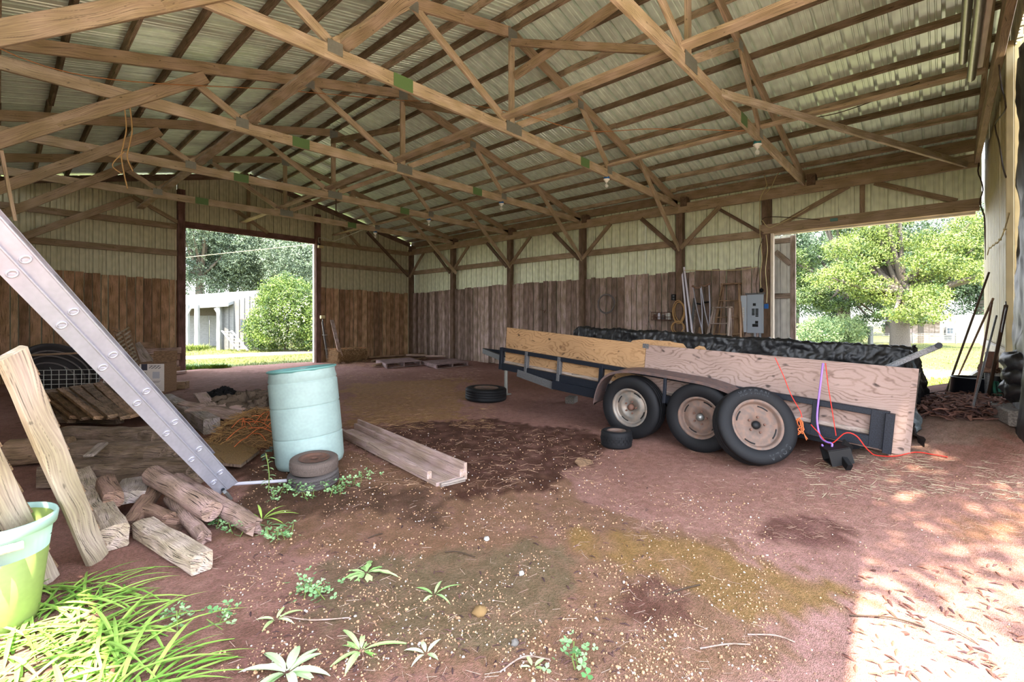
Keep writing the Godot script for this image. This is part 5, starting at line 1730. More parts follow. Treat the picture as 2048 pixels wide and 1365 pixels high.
func build_mid_left() -> void:
	# heavy timber and planks between ladder and drum
	var a := on_ground(330, 800, 0.09)
	var b := on_ground(424, 852, 0.09)
	var o := timber(self, "heavy_timber", a, b, 0.17, 0.17, Vector3.UP.cross(b - a).normalized(), M.plank_grey, 0.006, 0.012)
	tag(o, "heavy square timber lying diagonally past the carton", "timber")
	for q in [[362, 806, 506, 834, 0.22, "upper thin plank resting across the heavy timber"], [376, 820, 510, 843, 0.19, "lower thin plank resting across the heavy timber"], [408, 806, 492, 818, 0.21, "short narrow plank behind the two thin planks"]]:
		var p0 := on_ground(q[0], q[1], q[4])
		var p1 := on_ground(q[2], q[3], q[4] - 0.09)
		var k := timber(self, "thin_plank", p0, p1, 0.10, 0.025, Vector3.UP.cross(p1 - p0).normalized() + Vector3(0, 0.3, 0), M.plank_pink, 0.003, 0.004)
		tag(k, q[5], "plank", "thin planks by the heavy timber")
	var s0 := on_ground(400, 796, 0.22)
	var s1 := on_ground(418, 812, 0.19)
	var sh := timber(self, "grooved_offcut", s0 + Vector3(0, 0.06, 0), s1, 0.16, 0.03, Vector3.UP.cross(s1 - s0).normalized(), M.plank_pink, 0.003, 0.004)
	tag(sh, "short grooved offcut propped on the heavy timber", "offcut")
	# canvas heap
	var c := on_ground(490, 832)
	var heap := thing("canvas_heap", "crumpled brown canvas heaped behind the drum", "canvas", c)
	var dome := func(cx: Vector3, rx: float, ry: float, h: float) -> Callable:
		return func(s: float, v: float) -> Vector3:
			var an := s * TAU
			var r := v
			return cx + Vector3(cos(an) * rx * r, h * (1.0 - r * r) * (0.8 + 0.4 * nz.get_noise_2d(cos(an) * 2.0, sin(an) * 2.0 + r * 2.0)), sin(an) * ry * r)
	obj("canvas", crumple_mesh(90, 34, dome.call(c + Vector3(0.1, 0.02, -0.25), 0.95, 0.5, 0.26), 0.07, 4.5, 2.0), M.cloth_brown, heap)
	obj("canvas", crumple_mesh(70, 26, dome.call(c + Vector3(0.25, 0.02, 0.05), 0.45, 0.35, 0.22), 0.07, 7.0, 12.0), M.cloth_brown, heap)
	var bc := on_ground(445, 812)
	var blk := thing("black_cloth", "bunched black cloth lying on the planks beside the canvas", "cloth", bc)
	obj("cloth", crumple_mesh(34, 14, dome.call(bc + Vector3(0, 0.10, 0), 0.30, 0.2, 0.18), 0.07, 5.0, 22.0), M.cloth_black, blk)
	# straw heap with orange twine
	var hc := on_ground(512, 886)
	var st := thing("straw_heap", "heap of straw and baling twine beside the drum", "straw", hc)
	obj("heap", crumple_mesh(44, 16, dome.call(hc + Vector3(0.05, -0.02, -0.12), 0.46, 0.40, 0.30), 0.05, 5.0, 31.0), M.straw_base, st)
	var pl := []
	var cl := []
	for k in 1500:
		var an := rng.randf() * TAU
		var r := sqrt(rng.randf()) * 1.12
		var p := hc + Vector3(0.05 + cos(an) * 0.46 * r, 0.30 * maxf(1.0 - r * r, 0.0) + rng.randf_range(0.0, 0.03), -0.12 + sin(an) * 0.40 * r)
		pl.append(Transform3D(Basis.from_euler(Vector3(rng.randf_range(-0.5, 0.5), rng.randf() * TAU, rng.randf_range(-0.5, 0.5))).scaled(Vector3.ONE * rng.randf_range(0.7, 1.6)), p))
		cl.append(L(176, 136, 84).lerp(L(110, 78, 52), rng.randf()))
	many("straw", straw_mesh(), M.straw, st, pl, cl)
	for k in 26:
		var p := hc + Vector3(rng.randf_range(-0.15, 0.3), 0.0, rng.randf_range(-0.05, 0.28))
		p.y = ground_y(p.x, p.z) + 0.29 * clampf(1.0 - pow(Vector2((p.x - hc.x - 0.05) / 0.46, (p.z - hc.z + 0.12) / 0.4).length(), 2.0), 0.0, 1.0) + 0.03
		var d := Vector3(rng.randf_range(-0.25, 0.25), 0, rng.randf_range(0.02, 0.25))
		tube(st, "twine", curve([p, p + d * 0.5 + Vector3(0, 0.0, 0.03), p + d - Vector3(0, 0.07, 0)], 6), 0.004, M.twine_orange, 5)
	build_slab()
	build_drum()
	build_stack_and_trough()

func straw_mesh() -> ArrayMesh:
	return skin([PackedVector3Array([Vector3(-0.06, 0, -0.0016), Vector3(-0.06, 0.002, 0), Vector3(-0.06, 0, 0.0016)]), PackedVector3Array([Vector3(0.06, 0.004, -0.0012), Vector3(0.06, 0.006, 0), Vector3(0.06, 0.004, 0.0012)])], true, false, false, false)

func build_slab() -> void:
	var pts := [310, 908, 392, 891, 477, 883, 519, 904, 482, 932, 425, 927, 315, 918]
	var o := PackedVector2Array()
	var c := on_ground(420, 912)
	for i in range(0, pts.size(), 2):
		var p := gp(pts[i], pts[i + 1], 0.06) - c
		o.append(Vector2(p.x, -p.z))
	if Geometry2D.is_polygon_clockwise(o):
		o.reverse()
	var t := thing("cracked_slab", "broken tan board with a crackled face lying beside the drum", "slab", c)
	var xf := Transform3D(Basis(Vector3.RIGHT, Vector3(0, 0, -1), Vector3.UP) * Basis(Vector3.RIGHT, 0.0), c + Vector3(0, 0.03, 0))
	obj("backing", slab_mesh(o, 0.022), M.old_beam, t, xf)
	var seeds := []
	for k in 34:
		seeds.append(Vector2(rng.randf_range(-0.75, 0.6), rng.randf_range(-0.5, 0.7)))
	for i in seeds.size():
		var cell := [o]
		for j in seeds.size():
			if i == j or cell.is_empty():
				continue
			var m: Vector2 = (seeds[i] + seeds[j]) * 0.5
			var d: Vector2 = (seeds[j] - seeds[i]).normalized()
			var s := Vector2(-d.y, d.x)
			var half := PackedVector2Array([m + s * 5.0, m - s * 5.0, m - s * 5.0 - d * 5.0, m + s * 5.0 - d * 5.0])
			cell = Geometry2D.intersect_polygons(cell[0], half)
		if cell.is_empty():
			continue
		for q in Geometry2D.offset_polygon(cell[0], -0.004):
			if q.size() > 2:
				obj("flake", slab_mesh(q, 0.006), M.osb, t, xf * Transform3D(Basis(), Vector3(0, 0, 0.022 + rng.randf_range(0.0, 0.003))))

func build_drum() -> void:
	var c := on_ground(622, 931)
	var side := Vector3(cos(YAW), 0, sin(YAW))
	var y := (Vector3.UP - side * 0.085 + Vector3(0, 0, -0.02)).normalized()
	var x := side - y * side.dot(y)
	x = x.normalized()
	var xf := Transform3D(Basis(x, y, x.cross(y)), c + Vector3(0, 0.015, 0))
	var t := thing("plastic_drum", "pale teal plastic drum standing in the middle of the barn floor", "drum", c)
	var R := 0.285
	var H := 0.86
	var p := [Vector2(0.004, 0.0), Vector2(R - 0.05, 0.0), Vector2(R - 0.015, 0.012), Vector2(R - 0.002, 0.05)]
	for ry in [0.27, 0.535]:
		p.append_array([Vector2(R + 0.002, ry - 0.012), Vector2(R + 0.001, ry - 0.008), Vector2(R - 0.008, ry - 0.003), Vector2(R - 0.008, ry + 0.003), Vector2(R + 0.001, ry + 0.008), Vector2(R + 0.002, ry + 0.012)])
	p.append_array([Vector2(R, H - 0.125), Vector2(R - 0.001, H - 0.12), Vector2(R - 0.008, H - 0.112), Vector2(R - 0.008, H - 0.106), Vector2(R - 0.002, H - 0.098), Vector2(R - 0.012, H - 0.05), Vector2(R - 0.012, H - 0.012)])
	obj("body", lathe_mesh(p, 56, 0.010), M.drum, t, xf)
	obj("rim", lathe_mesh([Vector2(R - 0.012, H - 0.02), Vector2(R + 0.002, H - 0.016), Vector2(R + 0.004, H - 0.004), Vector2(R - 0.003, H), Vector2(R - 0.012, H - 0.001), Vector2(R - 0.016, H - 0.04), Vector2(R - 0.012, H - 0.02)], 56), M.drum_rim, t, xf)
	var lid := obj("lid", lathe_mesh([Vector2(R - 0.013, H - 0.03), Vector2(R - 0.05, H - 0.022), Vector2(0.1, H - 0.016), Vector2(0.004, H - 0.018)], 40), M.rust_pink, t, xf)
	lid.set_meta("label", "dusty brown sunken lid")

func build_stack_and_trough() -> void:
	var c := on_ground(627, 968)
	var t := thing("small_tire", "lower grey ribbed tire of the pair in front of the drum", "tire", c, "two small tires in front of the drum")
	wheel(t, Transform3D(Basis(Vector3(0.3, 0, 1).normalized(), 0.10), c + Vector3(0, 0.052, 0)), 0.192, 0.10, 0.105, M.rubber_grey, M.rust, "dish")
	var c2 := c + Vector3(0.01, 0.16, -0.01)
	var t2 := thing("small_tire", "upper dusty knobbly tire of the pair in front of the drum", "tire", c2 - Vector3(0, 0.05, 0), "two small tires in front of the drum")
	wheel(t2, Transform3D(Basis(Vector3(0.9, 0, 0.4).normalized(), 0.08), c2), 0.182, 0.105, 0.10, M.rubber_dusty, M.rust, "dish", [4, 40, 0.004])
	var p0 := on_ground(462, 969, 0.014)
	var p1 := on_ground(586, 961, 0.014)
	var pv := tube(self, "pvc_pipe", [p0, p1], 0.0135, M.pvc, 12)
	tag(pv, "white plastic pipe on the dirt between ladder foot and small tires", "pipe")
	# wooden channel: base board with a side board on each edge
	var n0 := on_ground(900, 968)
	var n1 := on_ground(692, 866)
	var d := (n1 - n0).normalized()
	var s := d.cross(Vector3.UP).normalized()
	if s.dot(Vector3(cos(YAW), 0, sin(YAW))) < 0:
		s = -s
	var tr := thing("wooden_trough", "long wooden channel of nailed boards lying beside the drum", "trough", n0)
	var u := Vector3.UP
	beam(tr, "base_board", n0 + u * 0.018, n1 + u * 0.018, 0.25, 0.03, s, M.trough, 0.003)
	beam(tr, "side_board", n0 - s * 0.115 + u * 0.062 + d * 0.12, n1 - s * 0.115 + u * 0.062, 0.06, 0.04, u, M.trough, 0.004)
	beam(tr, "side_board", n0 + s * 0.112 + u * 0.062, n1 + s * 0.112 + u * 0.062, 0.06, 0.04, u, M.trough, 0.004)
	beam(tr, "side_board", n0 + s * 0.147 + u * 0.068, n1 + s * 0.147 + u * 0.068, 0.135, 0.028, u, M.trough, 0.004)
	beam(tr, "foot_board", n0 - d * 0.025 + u * 0.016 - s * 0.1, n0 - d * 0.025 + u * 0.016 + s * 0.12, 0.03, 0.028, u, M.plank_grey, 0.003)
	var rk := on_ground(1166, 930)
	var pc := slab_mesh(PackedVector2Array([Vector2(-0.09, -0.03), Vector2(0.08, -0.06), Vector2(0.11, 0.0), Vector2(0.03, 0.08), Vector2(-0.06, 0.05)]), 0.012)
	var ps := obj("cardboard_scrap", pc, M.cardboard, self, Transform3D(Basis(Vector3.RIGHT, Vector3(0, 0.25, -0.97), Vector3(0, 0.97, 0.25)), rk + Vector3(0, 0.012, 0)))
	tag(ps, "torn tan cardboard scrap on the pink dirt before the turf tire", "scrap")


# ---------------------------------------------------------------- things on and along the walls
func loops(c: Vector3, r: float, n: int, wob: float, tall := 1.0) -> Array:   # coil hanging in the plane of the right wall
	var pts := []
	for k in n * 20 + 1:
		var an := TAU * k / 20.0
		var rr := r * (1.0 + wob * nz.get_noise_2d(k * 0.07, r * 9.0))
		pts.append(c + Vector3(-0.012 * (k / 20.0) + 0.01 * nz.get_noise_1d(k * 0.2), sin(an) * rr * tall, cos(an) * rr))
	return pts

func build_tool_wall() -> void:
	var X := 9.93
	var hose := tube(self, "hose_coil", loops(wx(1213, 608, X), 0.225, 3, 0.10), 0.013, M.hose_grey, 8)
	tag(hose, "coiled grey hose hanging on the board wall", "hose")
	var hook := thing("wall_hook", "small dark branching hook nailed on the board wall left of the hose", "hook", wx(1090, 620, X))
	var hk := wx(1088, 622, X + 0.02)
	tube(hook, "prong", [hk, hk + Vector3(-0.06, 0.03, -0.09)], 0.008, M.rust, 6)
	tube(hook, "prong", [hk, hk + Vector3(-0.06, 0.01, 0.11)], 0.008, M.rust, 6)
	tube(hook, "prong", [hk + Vector3(0.05, 0, 0), hk + Vector3(-0.01, -0.06, 0)], 0.008, M.rust, 6)
	# wire rack of cans and bottles
	var a := wx(1308, 640, X)
	var b := wx(1347, 641, X)
	var rack := thing("wire_rack", "small wire rack holding cans and bottles on the tool wall", "rack", a.lerp(b, 0.5))
	for y in [0.0, 0.07, 0.17]:
		tube(rack, "wire", [a + Vector3(0, y, 0), a + Vector3(-0.14, y, 0), b + Vector3(-0.14, y, 0), b + Vector3(0, y, 0)], 0.006, M.rust, 5)
	for k in 7:
		var p := a.lerp(b, k / 6.0)
		tube(rack, "wire", [p + Vector3(-0.14, 0, 0), p + Vector3(-0.14, 0.17, 0)], 0.005, M.rust, 5)
		tube(rack, "wire", [p, p + Vector3(-0.14, 0, 0)], 0.005, M.rust, 5)
	var wires := tube(self, "loose_wire", curve([a + Vector3(-0.05, 0.2, -0.06), a + Vector3(-0.07, 0.0, -0.1), a + Vector3(-0.06, -0.28, 0.02), a + Vector3(-0.05, -0.12, 0.10)], 14), 0.006, M.hose_grey, 5)
	tag(wires, "bent wire dangling below the wire rack", "wire")
	var cans := ["leftmost can in the wire rack", "second can in the wire rack", "third can in the wire rack", "rightmost pale jug in the wire rack"]
	for k in 4:
		var p := a.lerp(b, [0.12, 0.34, 0.56, 0.82][k]) + Vector3(-0.07, 0.012, 0)
		var r: float = [0.035, 0.03, 0.034, 0.055][k]
		var h: float = [0.13, 0.16, 0.12, 0.17][k]
		var c := thing("can" if k < 3 else "jug", cans[k], "can" if k < 3 else "jug", p, "cans in the wire rack" if k < 3 else "")
		obj("body", lathe_mesh([Vector2(0.003, 0), Vector2(r, 0), Vector2(r, h * 0.75), Vector2(r * 0.5, h * 0.88), Vector2(r * 0.45, h * 0.9)], 16), [M.rust, M.pvc, M.steel_grey, M.white_paint][k], c, Transform3D(Basis(), p))
		obj("cap", lathe_mesh([Vector2(r * 0.5, h * 0.88), Vector2(r * 0.5, h), Vector2(0.003, h)], 12), [M.white_paint, M.rust, M.white_paint, M.rust][k], c, Transform3D(Basis(), p))
	var ol := thing("outlet_box", "black outlet box screwed to the post left of the poles", "outlet", wx(1347, 595, 9.86))
	box(ol, "cover", wx(1347, 595, 9.88), Vector3(0.05, 0.13, 0.085), M.black, 0.006)
	for y in [0.03, -0.03]:
		box(ol, "socket", wx(1347, 595, 9.853) + Vector3(0, y, 0), Vector3(0.006, 0.035, 0.035), M.steel_grey, 0.004)
	var r1 := tube(self, "rope_coil", loops(wx(1359, 623, 9.86), 0.12, 5, 0.25, 1.9), 0.009, M.rope, 6)
	tag(r1, "long tan rope hung in tall loops beside the post", "rope")
	var r2 := tube(self, "rope_coil", loops(wx(1357, 655, 9.86), 0.13, 5, 0.2), 0.009, M.rope, 6)
	tag(r2, "round tan rope coil low beside the post", "rope")
	# poles leaning on the wall; their feet stand on the dirt behind the trailer
	var poles := [[1364, 543, 1378, 690, "pvc", 0.019, "first of the two tall white poles leaning beside the post"], [1368, 535, 1388, 690, "pvc", 0.021, "second of the two tall white poles leaning beside the post, its top higher"], [1389, 597, 1380, 690, "steel_grey", 0.024, "grey pipe leaning between the white poles and crutches"], [1364, 640, 1372, 690, "plank_grey", 0.016, "short thin stick leaning beside the low rope coil"], [1390, 620, 1388, 690, "plank_grey", 0.012, "thin wooden rod behind the left crutch"]]
	for q in poles:
		var top := wx(q[0], q[1], X)
		var low := wx(q[2], q[3], X - 0.28)
		low = low + (low - top).normalized() * ((low.y - ground_y(low.x, low.z)) / maxf((top - low).normalized().y, 0.2))
		var p := tube(self, "leaning_pole", [low, top], q[5], M[q[4]], 10)
		tag(p, q[6], "pole", "poles on the tool wall")
	build_crutch(wx(1386, 574, X), wx(1401, 576, X), wx(1400, 660, X - 0.15), "left crutch with a curved tan arm pad")
	build_crutch(wx(1402, 572, X), wx(1418, 570, X), wx(1416, 672, X - 0.15), "right crutch with a curved tan arm pad")
	build_step_ladder("taller weathered wooden stepladder against the board wall", wx(1446, 569, 9.80), wx(1478, 569, 9.80), wx(1420, 700, 9.45), wx(1482, 700, 9.45), 5, M.plank_brown)
	build_step_ladder("shorter paint-splashed wooden stepladder standing in front of the taller one", wx(1428, 617, 9.45), wx(1459, 616, 9.45), wx(1406, 710, 9.15), wx(1454, 710, 9.15), 4, M.plank_grey)
	for q in [[1464, 617, 1462, 700, "plank_pink", "pale narrow board leaning right of the stepladders"], [1474, 600, 1471, 700, "plank_brown", "brown narrow board leaning right of the stepladders"], [1402, 655, 1394, 700, "plank_brown", "stubby rounded board leaning between the crutches"]]:
		var top := wx(q[0], q[1], X)
		var low := wx(q[2], q[3], X - 0.3)
		low = low + (low - top).normalized() * ((low.y - ground_y(low.x, low.z)) / maxf((top - low).normalized().y, 0.2))
		var p := beam(self, "leaning_board", low, top, 0.09, 0.025, Vector3(0, 0, 1), M[q[4]])
		tag(p, q[5], "board", "boards leaning on the tool wall")
	var cw := tube(self, "wire_coil", loops(wx(1481, 653, X), 0.10, 4, 0.35, 2.0), 0.006, M.hose_grey, 5)
	tag(cw, "loose grey wire coil hanging left of the electrical panel", "wire")
	build_panel()

func build_crutch(l: Vector3, r: Vector3, foot: Vector3, label: String) -> void:
	foot = foot + (foot - l).normalized() * maxf((foot.y - ground_y(foot.x, foot.z)) / maxf((l - foot).normalized().y, 0.2), 0.0)
	var t := thing("crutch", label + " leaning on the tool wall", "crutch", foot, "pair of crutches")
	var m := l.lerp(r, 0.5)
	obj("arm_pad", tube_mesh(curve([l + (l - m) * 0.25 + Vector3(0, 0.02, 0), l.lerp(r, 0.5) + Vector3(0, -0.015, 0), r + (r - m) * 0.25 + Vector3(0, 0.02, 0)], 8), 0.022, 10), M.log_brown, t)
	var join := m.lerp(foot, 0.42)
	for e in [l, r]:
		obj("upright", tube_mesh(curve([e, e.lerp(join, 0.62) + (e - m) * 0.25, join + (e - m) * 0.10, join.lerp(foot, 0.15)], 12), 0.012, 8), M.alu, t)
	obj("hand_grip", tube_mesh([l.lerp(join, 0.42), r.lerp(join, 0.42)], 0.016, 8), M.black, t)
	obj("leg", tube_mesh([join, foot], 0.014, 8), M.alu, t)
	obj("tip", tube_mesh([foot + (join - foot).normalized() * 0.05, foot], 0.022, 8), M.black, t)

func build_step_ladder(label: String, tl: Vector3, tr: Vector3, bl: Vector3, br: Vector3, steps: int, m: Material) -> void:
	var k0: float = (tl.y - ground_y(bl.x, bl.z)) / (tl.y - bl.y)
	bl = tl + (bl - tl) * k0
	br = tr + (br - tr) * k0
	var t := thing("stepladder", label, "stepladder", bl.lerp(br, 0.5), "wooden stepladders")
	var back := Vector3(0.30, 0, 0)
	for q in [[tl, bl], [tr, br]]:
		beam(t, "rail", q[0], q[1], 0.075, 0.025, Vector3.RIGHT, m)
		beam(t, "rear_leg", q[0] + Vector3(0.05, -0.02, 0), Vector3(minf(q[1].x + 0.45, 9.9), q[1].y, lerpf(q[0].z, q[1].z, 0.7)), 0.035, 0.025, Vector3.RIGHT, m)
	box(t, "top_cap", tl.lerp(tr, 0.5) + Vector3(0.02, 0.012, 0), Vector3(0.14, 0.025, tl.distance_to(tr) + 0.06), m)
	for k in steps:
		var f := (k + 1.0) / (steps + 1.0)
		var p := tl.lerp(bl, f)
		var q := tr.lerp(br, f)
		beam(t, "step", p, q, 0.085, 0.022, Vector3.RIGHT, m)

func build_panel() -> void:
	var X := 9.88
	var a := wx(1494, 590, X)
	var b := wx(1527, 667, X)
	var c := a.lerp(b, 0.5)
	var h := a.y - b.y
	var w := b.z - a.z
	var t := thing("electrical_panel", "grey electrical breaker panel with its door swung open on the board wall", "panel", c)
	box(t, "enclosure", c + Vector3(0.05, 0, 0), Vector3(0.10, h, w), M.panel_grey, 0.006)
	box(t, "hood", Vector3(X + 0.04, a.y + 0.015, c.z), Vector3(0.14, 0.03, w + 0.05), M.steel_grey, 0.004)
	box(t, "dead_front", c + Vector3(-0.004, 0, 0.015), Vector3(0.012, h * 0.88, w * 0.72), M.panel_grey, 0.004)
	var d := box(t, "door", Vector3(X - 0.05, c.y, a.z - 0.055), Vector3(0.012, h * 0.96, 0.12), M.panel_grey, 0.005, Basis(Vector3.UP, 0.35))
	box(d, "directory_card", Vector3(X - 0.06, c.y + 0.0, a.z - 0.05), Vector3(0.008, h * 0.36, 0.035), M.white_paint, 0.0, Basis(Vector3.UP, 0.35))
	var top := c.y + h * 0.20
	var m := box(t, "main_breaker", Vector3(X - 0.014, top + 0.03, c.z - 0.01), Vector3(0.02, 0.05, 0.05), M.black, 0.003)
	for r in 6:
		for s in 2:
			if r == 5 and s == 0:
				continue
			box(t, "breaker", Vector3(X - 0.014, top - 0.06 - r * 0.027, c.z - 0.03 + s * 0.065), Vector3(0.018, 0.021, 0.048), M.black, 0.002)
	for q in [[-0.02, -0.30], [0.03, -0.22], [0.03, -0.30]]:
		box(t, "breaker", Vector3(X - 0.014, c.y + q[1] * h + 0.0, c.z + q[0]), Vector3(0.018, 0.055, 0.05), M.black, 0.002)
	for z in [-0.02, 0.07]:
		tube(t, "conduit", [Vector3(X + 0.06, b.y, c.z + z), Vector3(X + 0.06, ground_y(X, c.z) - 0.05, c.z + z)], 0.022, M.panel_grey, 10)
	var bb := thing("junction_box", "small blue junction box on the white door jamb", "box", wx(1533, 613, 9.9))
	box(bb, "body", wx(1533, 613, 9.90), Vector3(0.05, 0.09, 0.07), M.blue, 0.006)
	box(bb, "cover", wx(1533, 613, 9.87), Vector3(0.006, 0.07, 0.055), M.blue, 0.002)
	var sk := thing("lamp_socket", "round lamp socket above the electrical panel", "socket", wx(1524, 581, 9.9))
	obj("base", lathe_mesh([Vector2(0.003, 0.05), Vector2(0.03, 0.045), Vector2(0.04, 0.02), Vector2(0.04, 0)], 16), M.black, sk, Transform3D(Basis(Vector3(0, 0, 1), PI / 2), wx(1524, 581, 9.93)))
	# cables down the door post
	var cables := [
		[[1541, 270, 1546, 300, 1545, 318, 1528, 345, 1534, 370, 1521, 395, 1519, 440, 1521, 480, 1524, 520, 1520, 550, 1522, 575], "cable_tan", "long tan cable sagging from the nearest truss to the panel"],
		[[1566, 336, 1553, 352, 1542, 375, 1530, 388], "cable_tan", "short tan cable branching off the nearest truss heel"],
		[[1532, 470, 1535, 500, 1531, 540, 1534, 580, 1533, 606], "cable_tan", "tan cable running down the door post to the blue box"],
		[[1524, 440, 1536, 455, 1560, 447, 1590, 432, 1618, 415], "cable_tan", "tan cable looping along the doorway header"],
		[[1526, 478, 1518, 500, 1516, 540, 1512, 570, 1514, 588], "cable_brown", "dark cable hanging beside the panel top"],
		[[1523, 445, 1528, 436, 1548, 434, 1600, 437, 1640, 440], "cable_brown", "thin dark cable across the corner of the doorway"],
		[[1368, 541, 1400, 541, 1440, 541, 1480, 540, 1515, 534], "cable_tan", "tan cable stapled along the top of the boards"]]
	for q in cables:
		var pts := []
		for i in range(0, q[0].size(), 2):
			pts.append(wx(q[0][i], q[0][i + 1], 9.83))
		var o := tube(self, "cable", curve(pts, 30), 0.007, M[q[1]], 5)
		tag(o, q[2], "cable", "cables at the door post")
	var jb := box(self, "header_box", wx(1668, 440, 9.87), Vector3(0.05, 0.05, 0.11), M.teal_box, 0.006)
	tag(jb, "small green junction box on the wide doorway header", "box")

func build_back_wall_things() -> void:
	var lamp := thing("outdoor_lamp", "small pale lamp fixture hanging at the far door post", "lamp", wz(641, 494, ZB + 0.16))
	var lp := wz(641, 494, ZB + 0.2)
	box(lamp, "housing", lp, Vector3(0.15, 0.08, 0.10), M.cable_tan, 0.012)
	box(lamp, "bracket", lp + Vector3(-0.04, 0.07, -0.02), Vector3(0.06, 0.06, 0.05), M.black, 0.006)
	tube(lamp, "cord", curve([lp + Vector3(-0.04, 0.1, 0), wz(636, 477, ZB + 0.2), wz(650, 477, ZB + 0.25), wz(668, 482, ZB + 0.5), wz(700, 470, ZB + 1.2), Vector3(7.05, 3.93, -11.7)], 30), 0.009, M.white_paint, 6)
	# leaning strips and bale by the far door
	var b0 := on_ground(687, 728)
	var pts := curve([b0, wz(676, 690, -13.2), wz(664, 640, -13.85)], 10)
	var rings := []
	for p in pts:
		rings.append(PackedVector3Array([p + Vector3(-0.05, 0, 0.0), p + Vector3(0.05, 0, 0.01), p + Vector3(0.05, 0.0, -0.025), p + Vector3(-0.05, 0, -0.03)]))
	var st := obj("leaning_strip", skin(rings, true, true, true, false), M.plank_pink, self)
	tag(st, "pale bowed board leaning against the hay bale", "board")
	var bun := thing("fence_rod_bundle", "tied bundle of thin fence rods leaning by the far door post", "bundle", on_ground(658, 724))
	var r0 := on_ground(657, 724)
	var r1 := wz(645, 636, ZB + 0.42)
	for k in 12:
		var o := Vector3(rng.randf_range(-0.05, 0.05), 0, rng.randf_range(-0.04, 0.04))
		tube(bun, "rod", [r0 + o * 1.4, r1 + o * 0.6 + Vector3(0, rng.randf_range(-0.15, 0.0), 0)], 0.008, M.steel_grey if k % 3 else M.white_paint, 5)
	for f in [0.3, 0.62]:
		var c := r0.lerp(r1, f)
		var ring := []
		for k in 13:
			ring.append(c + Vector3(cos(TAU * k / 12.0), 0, sin(TAU * k / 12.0)) * 0.07)
		tube(bun, "tie", ring, 0.008, M.white_paint, 5)
	box(bun, "cap", r1 + Vector3(0, 0.02, 0), Vector3(0.12, 0.10, 0.1), M.cable_tan, 0.02)
	var sl := beam(self, "leaning_strip", on_ground(661, 722), wz(651, 660, ZB + 0.36), 0.06, 0.02, Vector3.RIGHT, M.plank_brown)
	tag(sl, "narrow brown strip leaning behind the rod bundle", "board")
	# hay bale
	var hc := on_ground(694, 727)
	var bale := thing("hay_bale", "small rectangular hay bale against the far wall", "bale", hc)
	var core := timber_mesh(1.0, 0.45, 0.42, 0.05, 0.09, 10)
	obj("bale", core, M.straw_base, bale, Transform3D(Basis(Vector3.UP, 0.1), hc + Vector3(0.1, 0.22, -0.1)))
	var pl := []
	var cl := []
	for k in 1800:
		var p := Vector3(rng.randf_range(-0.52, 0.52), rng.randf_range(-0.21, 0.23), rng.randf_range(-0.25, 0.25))
		match rng.randi_range(0, 3):
			0: p.y = 0.215
			1: p.z = 0.235
			2: p.x = -0.51
			3: p.x = 0.51
		pl.append(Transform3D(Basis.from_euler(rv(1.2)).scaled(Vector3.ONE * rng.randf_range(0.6, 1.4)), hc + Basis(Vector3.UP, 0.1) * p + Vector3(0.1, 0.22, -0.1)))
		cl.append(L(206, 172, 128).lerp(L(128, 94, 66), rng.randf()))
	for k in 900:
		var p := on_ground(rng.randf_range(650, 800), rng.randf_range(724, 736))
		pl.append(Transform3D(Basis.from_euler(Vector3(0, rng.randf() * TAU, rng.randf_range(-0.3, 0.3))), p + Vector3(0, rng.randf_range(0, 0.05), 0)))
		cl.append(L(190, 152, 120).lerp(L(120, 88, 70), rng.randf()))
	many("straw", straw_mesh(), M.straw, bale, pl, cl)
	for z in [-0.12, 0.12]:
		tube(bale, "twine", [hc + Vector3(-0.42, 0.445, -0.1 + z), hc + Vector3(0.62, 0.445, -0.1 + z)], 0.006, M.twine_orange, 5)
	# lumber lying along the wall
	var lum := [[736, 716, 846, 709, 0.10, "board lying nearest the far wall boards, right of the hay bale"], [745, 722, 852, 712, 0.05, "middle board of the lumber right of the hay bale"], [748, 731, 856, 716, 0.06, "front board of the lumber right of the hay bale"], [812, 712, 852, 712, 0.10, "short thick board at the foot of the corner post"], [852, 714, 892, 714, 0.12, "thick board standing on edge at the foot of the second post"]]
	for q in lum:
		var o := timber(self, "lumber", on_ground(q[0], q[1], q[4]), on_ground(q[2], q[3], q[4]), 0.14, 0.06, Vector3(0, 0.3, 1), M.plank_brown if q[0] < 800 else M.plank_pink, 0.004, 0.006)
		tag(o, q[5], "board", "lumber along the far wall")
	build_pallet(on_ground(808, 734), 1.15, 1.35, 0.14, "wooden pallet lying nearer the far corner")
	build_pallet(on_ground(905, 735), 1.15, 1.35, 0.12, "wooden pallet lying nearer the trailer nose")

func build_pallet(front: Vector3, w: float, l: float, h: float, label: String) -> void:
	var t := thing("pallet", label, "pallet", front, "pallets on the dirt")
	var ax := Vector3(0.98, 0, -0.05).normalized()
	var dx := Vector3(0.35, 0, -0.94).normalized()
	var fl := front - ax * w * 0.5
	for k in 3:
		var p := fl + ax * (w * k / 2.0) + Vector3(0, h * 0.45, 0)
		beam(t, "stringer", p, p + dx * l, h * 0.7, 0.04, Vector3.UP, M.pallet)
	for k in 8:
		var p := fl + dx * (l * (k + 0.2) / 8.0) + Vector3(0, h * 0.88, 0)
		beam(t, "deck_board", p - ax * 0.02, p + ax * (w + 0.02), 0.10, 0.018, dx, M.pallet)
	for k in 3:
		var p := fl + dx * (l * k / 2.1) + Vector3(0, h * 0.08, 0)
		beam(t, "bottom_board", p - ax * 0.02, p + ax * (w + 0.02), 0.10, 0.018, dx, M.pallet)

